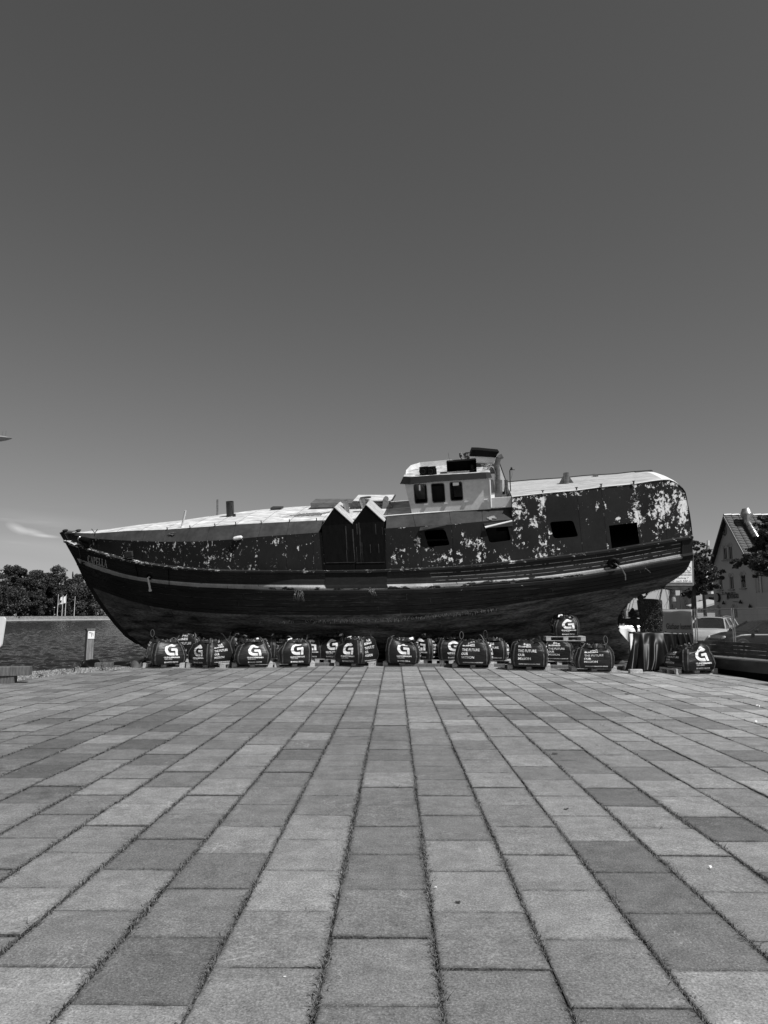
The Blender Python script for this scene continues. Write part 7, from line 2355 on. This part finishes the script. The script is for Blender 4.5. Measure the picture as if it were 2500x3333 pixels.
for (X, T, Bt), W_, _ in wins + [((1025, 750, 1005), 62, 'w'), ((1125, 725, 1000), 62, 'w'), ((850, 1830, 2000), 40, 'w'), ((1135, 1815, 2060), 74, 'd')]:
    W_ *= 1.2; x0, yt = zpx(X - W_ / 2, T); x1, ybm = zpx(X + W_ / 2, Bt)
    y0_, y1_ = hy(x0) - 66.1, hy(x1) - 66.1; xm = (x0 + x1) / 2
    zt, zb = hz_(xm, yt), max(.9 if Bt > 1900 and W_ < 50 else .02, hz_(xm, ybm))
    ar = abs(y1_ - y0_) * .32
    pl = [(y0_, zb), (y1_, zb), (y1_, zt - ar)] + [(lerp(y1_, y0_, k / 6), zt - ar + ar * math.sin(math.pi * k / 6)) for k in range(1, 6)] + [(y0_, zt - ar)]
    holes.append(pl); wdefs.append((y0_, y1_, zb, zt, ar))
vs, fs = cdt(wallpoly, holes)
q = MB(); n = len(vs)
P = [Vector((0, y, z)) for y, z in vs]; Q = [p + Vector((.14, 0, 0)) for p in P]
cnt = {}
for f in fs:
    for a_, b_ in zip(f, f[1:] + f[:1]):
        k = (min(a_, b_), max(a_, b_)); cnt[k] = cnt.get(k, 0) + 1
q.add(P + Q, list(fs) + [tuple(n + i for i in f) for f in fs] + [(a_, b_, b_ + n, a_ + n) for (a_, b_), c_ in cnt.items() if c_ == 1])
q.build('gable_wall', M_FACADE, house)
DX = 13
q = MB(); w0, w1 = YR - 66.1, 0
q.add([(0.14, w0, 0), (DX, w0, 0), (DX, w0, eave), (0.14, w0, eave)], [(0, 1, 2, 3)]); q.build('side_wall', M_FACADE2, house)
q = MB(); q.add([(0.14, w1, 0), (DX, w1, 0), (DX, w1, eave), (0.14, w1, eave), (DX, w0, 0), (DX, w0, eave), (DX, yA, apex.z)], [(0, 1, 2, 3), (1, 4, 5, 6, 2)]); q.build('rear_walls', M_FACADE, house)
q = MB(); q.add([(.6, w0 + .1, 0), (.6, w1 - .1, 0), (.6, w1 - .1, eave), (.6, yA, apex.z - .4), (.6, w0 + .1, eave)], [(0, 1, 2, 3, 4)]); q.build('inner_partition', M_INT, house)
for (y0_, y1_, zb, zt, ar) in wdefs:
    wn_ = empty('window'); wn_.parent = house
    yc = (y0_ + y1_) / 2; hw = abs(y1_ - y0_) / 2
    q = MB()
    for s_ in (-1, 1): q.box((.09, yc + s_ * (hw - .035), (zb + zt - ar) / 2), (.05, .07, zt - ar - zb))
    q.box((.09, yc, zb + .035), (.05, 2 * hw, .07)); q.box((.09, yc + hw * .05, (zb + zt - ar) / 2), (.05, .05, zt - ar - zb)); q.box((.09, yc, zt - ar * .45), (.05, 2 * hw - .04, ar * .9 + .05))
    q.build('frame', M_TRIMW, wn_)
    q = MB(); q.box((.11, yc, (zb + zt) / 2), (.01, 2 * hw - .02, zt - zb - .05)); q.build('pane', M_GLASS, wn_)
    q = MB()
    arc = [Vector((-.02, yc + (hw + .10) * math.cos(math.pi * k / 10), zt - ar + (ar + .10) * math.sin(math.pi * k / 10))) for k in range(11)]
    q.tube(arc, .045, 4); q.build('arch_moulding', M_FACADE, wn_)
    if zb > 1.5:
        q = MB(); q.box((-.06, yc, zb - .06), (.18, 2 * hw + .25, .09)); q.build('sill', M_STEEL, wn_)
# round gable ornament
rp = HL(*zpx(1055, 485), .0); q = MB(); q.tube([Vector((-.03, rp.y + .34 * math.cos(a_), rp.z + .42 * math.sin(a_))) for a_ in [k / 20 * 6.2832 for k in range(21)]], .05, 5); q.tube([Vector((-.03, rp.y - .3, rp.z)), Vector((-.03, rp.y + .3, rp.z))], .03, 4); q.tube([Vector((-.03, rp.y, rp.z - .38)), Vector((-.03, rp.y, rp.z + .38))], .03, 4)
for a_ in (.8, 2.34): q.tube([Vector((-.03, rp.y - .22 * math.cos(a_), rp.z - .26 * math.sin(a_))), Vector((-.03, rp.y + .22 * math.cos(a_), rp.z + .26 * math.sin(a_)))], .02, 4)
q.build('gable_rosette', M_STEEL, house)
# roof planes with verges and tiles
ov = .38
def roofz(y): return lerp(apex.z, eave, abs(y - yA) / abs(w0 - yA))
for s_, ye in ((0, w0 - .45), (1, w1 + .45)):
    z_e = roofz(ye)
    q = MB(); q.hexa([Vector((-ov, yA, apex.z + .02)), Vector((DX + .3, yA, apex.z + .02)), Vector((DX + .3, ye, z_e + .02)), Vector((-ov, ye, z_e + .02))], [Vector((-ov, yA, apex.z + .14)), Vector((DX + .3, yA, apex.z + .14)), Vector((DX + .3, ye, z_e + .14)), Vector((-ov, ye, z_e + .14))])
    rf = q.build('roof', M_DARKTRIM, house)
    q = MB(); q.hexa([Vector((-ov - .04, yA, apex.z - .12)), Vector((-ov, yA, apex.z - .12)), Vector((-ov, ye, z_e - .12)), Vector((-ov - .04, ye, z_e - .12))], [Vector((-ov - .04, yA, apex.z + .16)), Vector((-ov, yA, apex.z + .16)), Vector((-ov, ye, z_e + .16)), Vector((-ov - .04, ye, z_e + .16))])
    q.build('verge_board', M_DARKTRIM if s_ == 1 else M_STEEL, house)
    if s_ == 0:
        sl_ = Vector((0, ye - yA, z_e - apex.z)); Ls = sl_.length; sd_ = sl_.normalized(); nn = Vector((0, -sd_.z * -1, 0)); nn = Vector((1, 0, 0)).cross(sd_); nn = nn if nn.z > 0 else -nn
        rows, cols_ = 20, 15; tw = .62; tl_ = Ls / rows
        tq = MB(); vs = []
        for i in range(5):
            x = i / 4 * (tw - .05); hgt = .05 * math.sin(math.pi * min(1, i / 4 * 1.4)) + .01
            vs += [Vector((x, 0, hgt)), Vector((x, 1.06, hgt + .045))]
        tq.add(vs + [v - Vector((0, 0, .03)) for v in vs[::1]], [(2 * i, 2 * i + 2, 2 * i + 3, 2 * i + 1) for i in range(4)] + [(2 * i + 1, 2 * i + 3, 13 + 2 * i, 11 + 2 * i) for i in range(4)])
        tme = tq.mesh('tile', M_TILE)
        Mx = Matrix((Vector((1, 0, 0)), sd_ * tl_, nn)).transposed()
        for c_ in range(cols_):
            for r_ in range(rows):
                o = bpy.data.objects.new('tile', tme); COL.objects.link(o); o.parent = rf
                base = Vector((-ov + .02 + c_ * tw, yA, apex.z + .15)) + sd_ * (r_ * tl_)
                M4 = Mx.to_4x4(); M4.translation = base; o.matrix_local = M4
for k in range(20):
    q = MB(); q.tube([Vector((-ov + k * .66, yA, apex.z + .19)), Vector((-ov + .64 + k * .66, yA, apex.z + .21))], [.11, .125], 8); q.build('ridge_tile', M_STEEL, house)
# flue up the roof slope
fy = lambda px, Y: shx(px, Y)
def RP(px, py, lift):   # point of roof slope seen at px,py
    d = ray(px, py); 
    # plane through apex line with slope direction
    P0 = Vector((HX, 66.1 + yA, apex.z + .14)); nrm = Vector((0, -(z_e0 - apex.z), (w0 - .45 - yA))); nrm = Vector((0, -(z_e0 - apex.z), (w0 - .45) - yA))
    nrm.normalize()
    if nrm.z < 0: nrm = -nrm
    P0 = P0 + nrm * lift
    t = (P0 - CAM).dot(nrm) / d.dot(nrm)
    return CAM + d * t - Vector((HX, 66.1, 0))
z_e0 = roofz(w0 - .45)
f0, f1 = RP(2482, 1782, .35), RP(2434, 1702, .35)
ft_ = f1 + Vector((-.05, 0, .55))
q = MB(); q.tube([f0 - (f1 - f0) * .3, f0, f1, f1.lerp(ft_, .5) + Vector((0, 0, .05))], .27, 14); q.build('flue', M_GALV, house, smooth=True)
q = MB(); 
for k in range(7): 
    p = f0.lerp(f1, k / 6); q.lathe([(.30, -.03), (.30, .03)], p, f1 - f0, 14)
q.build('flue_clamps', M_STEEL, house)
q = MB(); q.lathe([(.26, -.1), (.28, .12), (.50, .60), (.51, .66), (.50, .70), (.34, 1.12), (.33, 1.14), (.20, 1.16)], f1 + Vector((-.05, 0, .10)), (0, 0, 1), 22); q.build('flue_cowl', M_GALV, house)
# lettering and signs on the gable
q = MB(); a_, b_ = zpx(1012, 1722), zpx(1230, 1725); ya, ybb = hy(a_[0]) - 66.1, hy(b_[0]) - 66.1; zl = hz_(*a_)
wdt = abs(ybb - ya)
tv, tf = text2d('M', wdt * .15, .58, None, .03); q.add([(-.035, ya - x, zl + y) for x, y in tv], tf)
tv, tf = text2d('ONTENEGRO', wdt * .83, .42, None, .03); q.add([(-.035, ya - wdt * .16 - x, zl + .06 + y) for x, y in tv], tf)
q.build('wall_lettering', M_INK, house, fix=False)
rp = HL(*zpx(858, 1685)); q = MB(); q.lathe([(.40, 0), (.41, .03), (.40, .12), (.36, .13)], Vector((-.20, rp.y, rp.z)), (1, 0, 0), 20); rs = q.build('round_sign', M_DARKTRIM, house)
q = MB(); q.lathe([(.37, 0), (.36, .02)], Vector((-.22, rp.y, rp.z)), (1, 0, 0), 20); q.build('sign_face', mat('beer_sign', .32, .5, .1, 3), house)
q = MB()
for k in range(4):
    a_ = HL(*zpx(945 + k * 58, 1620)); b_ = HL(*zpx(975 + k * 58, 1600)); q.tube([a_ + Vector((-.05, 0, 0)), b_ + Vector((-.25, 0, .05)), HL(*zpx(1003 + k * 58, 1604)) + Vector((-.2, 0, 0))], .025, 4)
q.tube([HL(*zpx(890, 1636)) + Vector((-.05, 0, 0)), HL(*zpx(1175, 1595)) + Vector((-.05, 0, 0))], .02, 4)
q.tube([HL(*zpx(1120, 1755)) + Vector((-.05, 0, 0)), HL(*zpx(1280, 1770)) + Vector((-.05, 0, 0))], .025, 4)
q.build('lamp_brackets', M_DARKTRIM, house)
for X_, Y_ in ((965, 1785), (1278, 1770), (1448, 1845)):
    p = HL(*zpx(X_, Y_)); q = MB(); q.lathe([(.03, .2), (.06, .12), (.14, -.05), (.12, -.12)], p + Vector((-.15, 0, 0)), (0, 0, 1), 8); q.build('wall_lamp', M_DARKTRIM, house)
p0, p1 = HL(*zpx(1300, 1305)), HL(*zpx(1362, 1405))
q = MB(); q.tube([Vector((-.04, p0.y, p0.z)), Vector((-.04, (p0.y + p1.y) / 2, (p0.z + p1.z) / 2)), Vector((-.04, p1.y, p1.z))], .045, 5)
q.tube([Vector((-.04, p0.y - .02, p1.z + .05)), Vector((-.04, (p0.y + p1.y) / 2, (p0.z + p1.z) / 2)), Vector((-.04, p1.y, p0.z + .05))], .045, 5); q.build('wall_cross', M_INK, house)
# annex to the right
q = MB(); ax0 = .30; q.hexa([Vector((ax0, w0 - 4, 0)), Vector((DX, w0 - 4, 0)), Vector((DX, w0 - .02, 0)), Vector((ax0, w0 - .02, 0))], [Vector((ax0, w0 - 4, 7)), Vector((DX, w0 - 4, 7)), Vector((DX, w0 - .02, 7)), Vector((ax0, w0 - .02, 7))]); q.build('annex', M_FACADE, house)
q = MB(); zz = hz_(2490, 1929); q.hexa([Vector((-.0, w0 - 4.2, 0)), Vector((ax0 - .01, w0 - 4.2, 0)), Vector((ax0 - .01, w0 - .02, 0)), Vector((0, w0 - .02, 0))], [Vector((-.0, w0 - 4.2, zz)), Vector((ax0 - .01, w0 - 4.2, zz)), Vector((ax0 - .01, w0 - .02, zz)), Vector((0, w0 - .02, zz))]); q.build('porch_wall', M_FACADE, house)
q = MB(); q.tube([Vector((ax0 - .08, w0 - .45, zz)), Vector((ax0 - .08, w0 - .45, 7))], .07, 8); q.build('downpipe', M_GALV, house)

# pale building behind with balcony and awning
bb = empty('pale_building', (shx(2345, 84), 84, 0), 0, 'low pale building with balcony railing and awning, left of the gabled house', 'building')
def BL(px, py, Y=84): return at(px, py, Y) - Vector((bb.location.x, 84, 0))
q = MB(); a_, b_ = BL(2262, 1900), BL(2440, 1900)
q.hexa([Vector((a_.x, 0, 0)), Vector((b_.x, 0, 0)), Vector((b_.x, 8, 0)), Vector((a_.x, 8, 0))], [Vector((a_.x, 0, BL(2300, 1934).z)), Vector((b_.x, 0, BL(2300, 1934).z)), Vector((b_.x, 8, BL(2300, 1934).z)), Vector((a_.x, 8, BL(2300, 1934).z))]); q.build('wall', mat('grey_render', .42, .85, .05, 1), bb)  # wall in one even mid grey
z0, z1 = BL(2300, 1934).z, BL(2300, 1926).z
q = MB(); q.hexa([Vector((BL(2300, 1930).x, -1.2, z0 + .01)), Vector((b_.x, -1.2, z0 + .01)), Vector((b_.x, 0.4, z0 + .01)), Vector((BL(2300, 1930).x, .4, z0 + .01))], [Vector((BL(2300, 1930).x, -1.2, z1)), Vector((b_.x, -1.2, z1)), Vector((b_.x, .4, z1)), Vector((BL(2300, 1930).x, .4, z1))]); q.build('balcony_slab', M_WHITE, bb)
q = MB(); zr = BL(2300, 1900).z; xa = BL(2302, 1900).x
for k in range(34):
    x = lerp(xa, BL(2380, 1900).x, k / 33); q.tube([(x, -1.1, z1), (x, -1.1, zr)], .03, 4, cap=False)
q.tube([(xa, -1.1, zr), (BL(2380, 1900).x, -1.1, zr)], .05, 5); q.build('balcony_railing', M_STEEL, bb)
q = MB(); q.hexa([Vector((BL(2310, 1900).x, 4, z1)), Vector((b_.x, 4, z1)), Vector((b_.x, 8, z1)), Vector((BL(2310, 1900).x, 8, z1))], [Vector((BL(2310, 1900).x, 4, BL(2300, 1835).z)), Vector((b_.x, 4, BL(2300, 1835).z)), Vector((b_.x, 8, BL(2300, 1835).z)), Vector((BL(2310, 1900).x, 8, BL(2300, 1835).z))]); q.build('upper_wall', M_GLASS, bb)
q = MB()
for k in range(9):
    x = lerp(BL(2310, 1900).x, BL(2345, 1900).x, k / 8); q.tube([(x, 3.9, BL(2300, 1846).z), (x, 3.9, BL(2300, 1824).z)], .05, 4)
for yy in (1824, 1847, 1851): q.tube([(BL(2308, 1900).x, 3.9, BL(2300, yy).z), (b_.x, 3.9, BL(2300, yy).z)], .09, 4)
q.build('roof_railing', M_WHITE, bb)
p0, p1 = BL(2307, 1944), BL(2342, 1960); q = MB(); q.box(((p0.x + p1.x) / 2, -.03, (p0.z + p1.z) / 2), (p1.x - p0.x, .06, p0.z - p1.z)); q.build('dark_window', M_GLASS, bb)
p0, p1 = BL(2256, 1945), BL(2266, 1982); q = MB(); q.box(((p0.x + p1.x) / 2, -.03, (p0.z + p1.z) / 2), (p1.x - p0.x, .06, p0.z - p1.z)); q.build('dark_window', M_GLASS, bb)
q = MB(); P = [BL(2270, 1978, 80), BL(2343, 1957, 80), BL(2343, 1964, 80), BL(2283, 1981, 80)]
q.hexa(P, [p + Vector((0, 3, .3)) for p in P]); q.build('awning', mat('awning_cloth', .45, .8, .1, 2), bb)
P = [BL(2283, 1981, 79.9), BL(2343, 1964.3, 79.9), BL(2343, 1990, 79.9), BL(2283, 1990, 79.9)]
q = MB(); q.hexa(P, [p + Vector((0, .1, 0)) for p in P]); q.build('awning_valance', M_BAND, bb)
# dark lamp pole near the awning
lp = empty('dark_lamp_post', (shx(2297, 50), 50, 0), 0, 'dark slanting post in front of the pale building', 'post')
q = MB(); a_, b_ = at(2299, 2030, 50), at(2292, 1925, 50); o_ = Vector((lp.location.x, 50, 0)); q.tube([Vector((a_.x - o_.x, 0, 0)), a_ - o_, b_ - o_], [.12, .11, .08], 8); q.build('pole', M_DARKTRIM, lp)

# ------------------------------------------------------------------ report
for o in COL.objects:
    if o.type == 'MESH' and o.parent is None and 'kind' not in o and 'label' not in o: print('UNTAGGED', o.name)
print('objects', len(COL.objects), 'tris', sum(len(o.data.polygons) for o in COL.objects if o.type == 'MESH'))
# how well does the mirrored roof edge meet the sky line of the photograph
def proj(P):
    d = P - CAM; z = d.dot(FWD); return 1250 + F_PX * d.x / z, 1666.5 - F_PX * d.dot(UPV) / z
for x in (307, 542, 837, 1065):
    e = roof_edge(x); print('near', x, round(e.y, 2), 'far edge px', [round(c) for c in proj(BM @ mir(e))])
for x in (1767, 1958, 2120):
    e = bv(x, polyc(ST, x), vwall(x, polyc(ST, x))); print('stern', x, 'far edge px', [round(c) for c in proj(BM @ mir(e))])
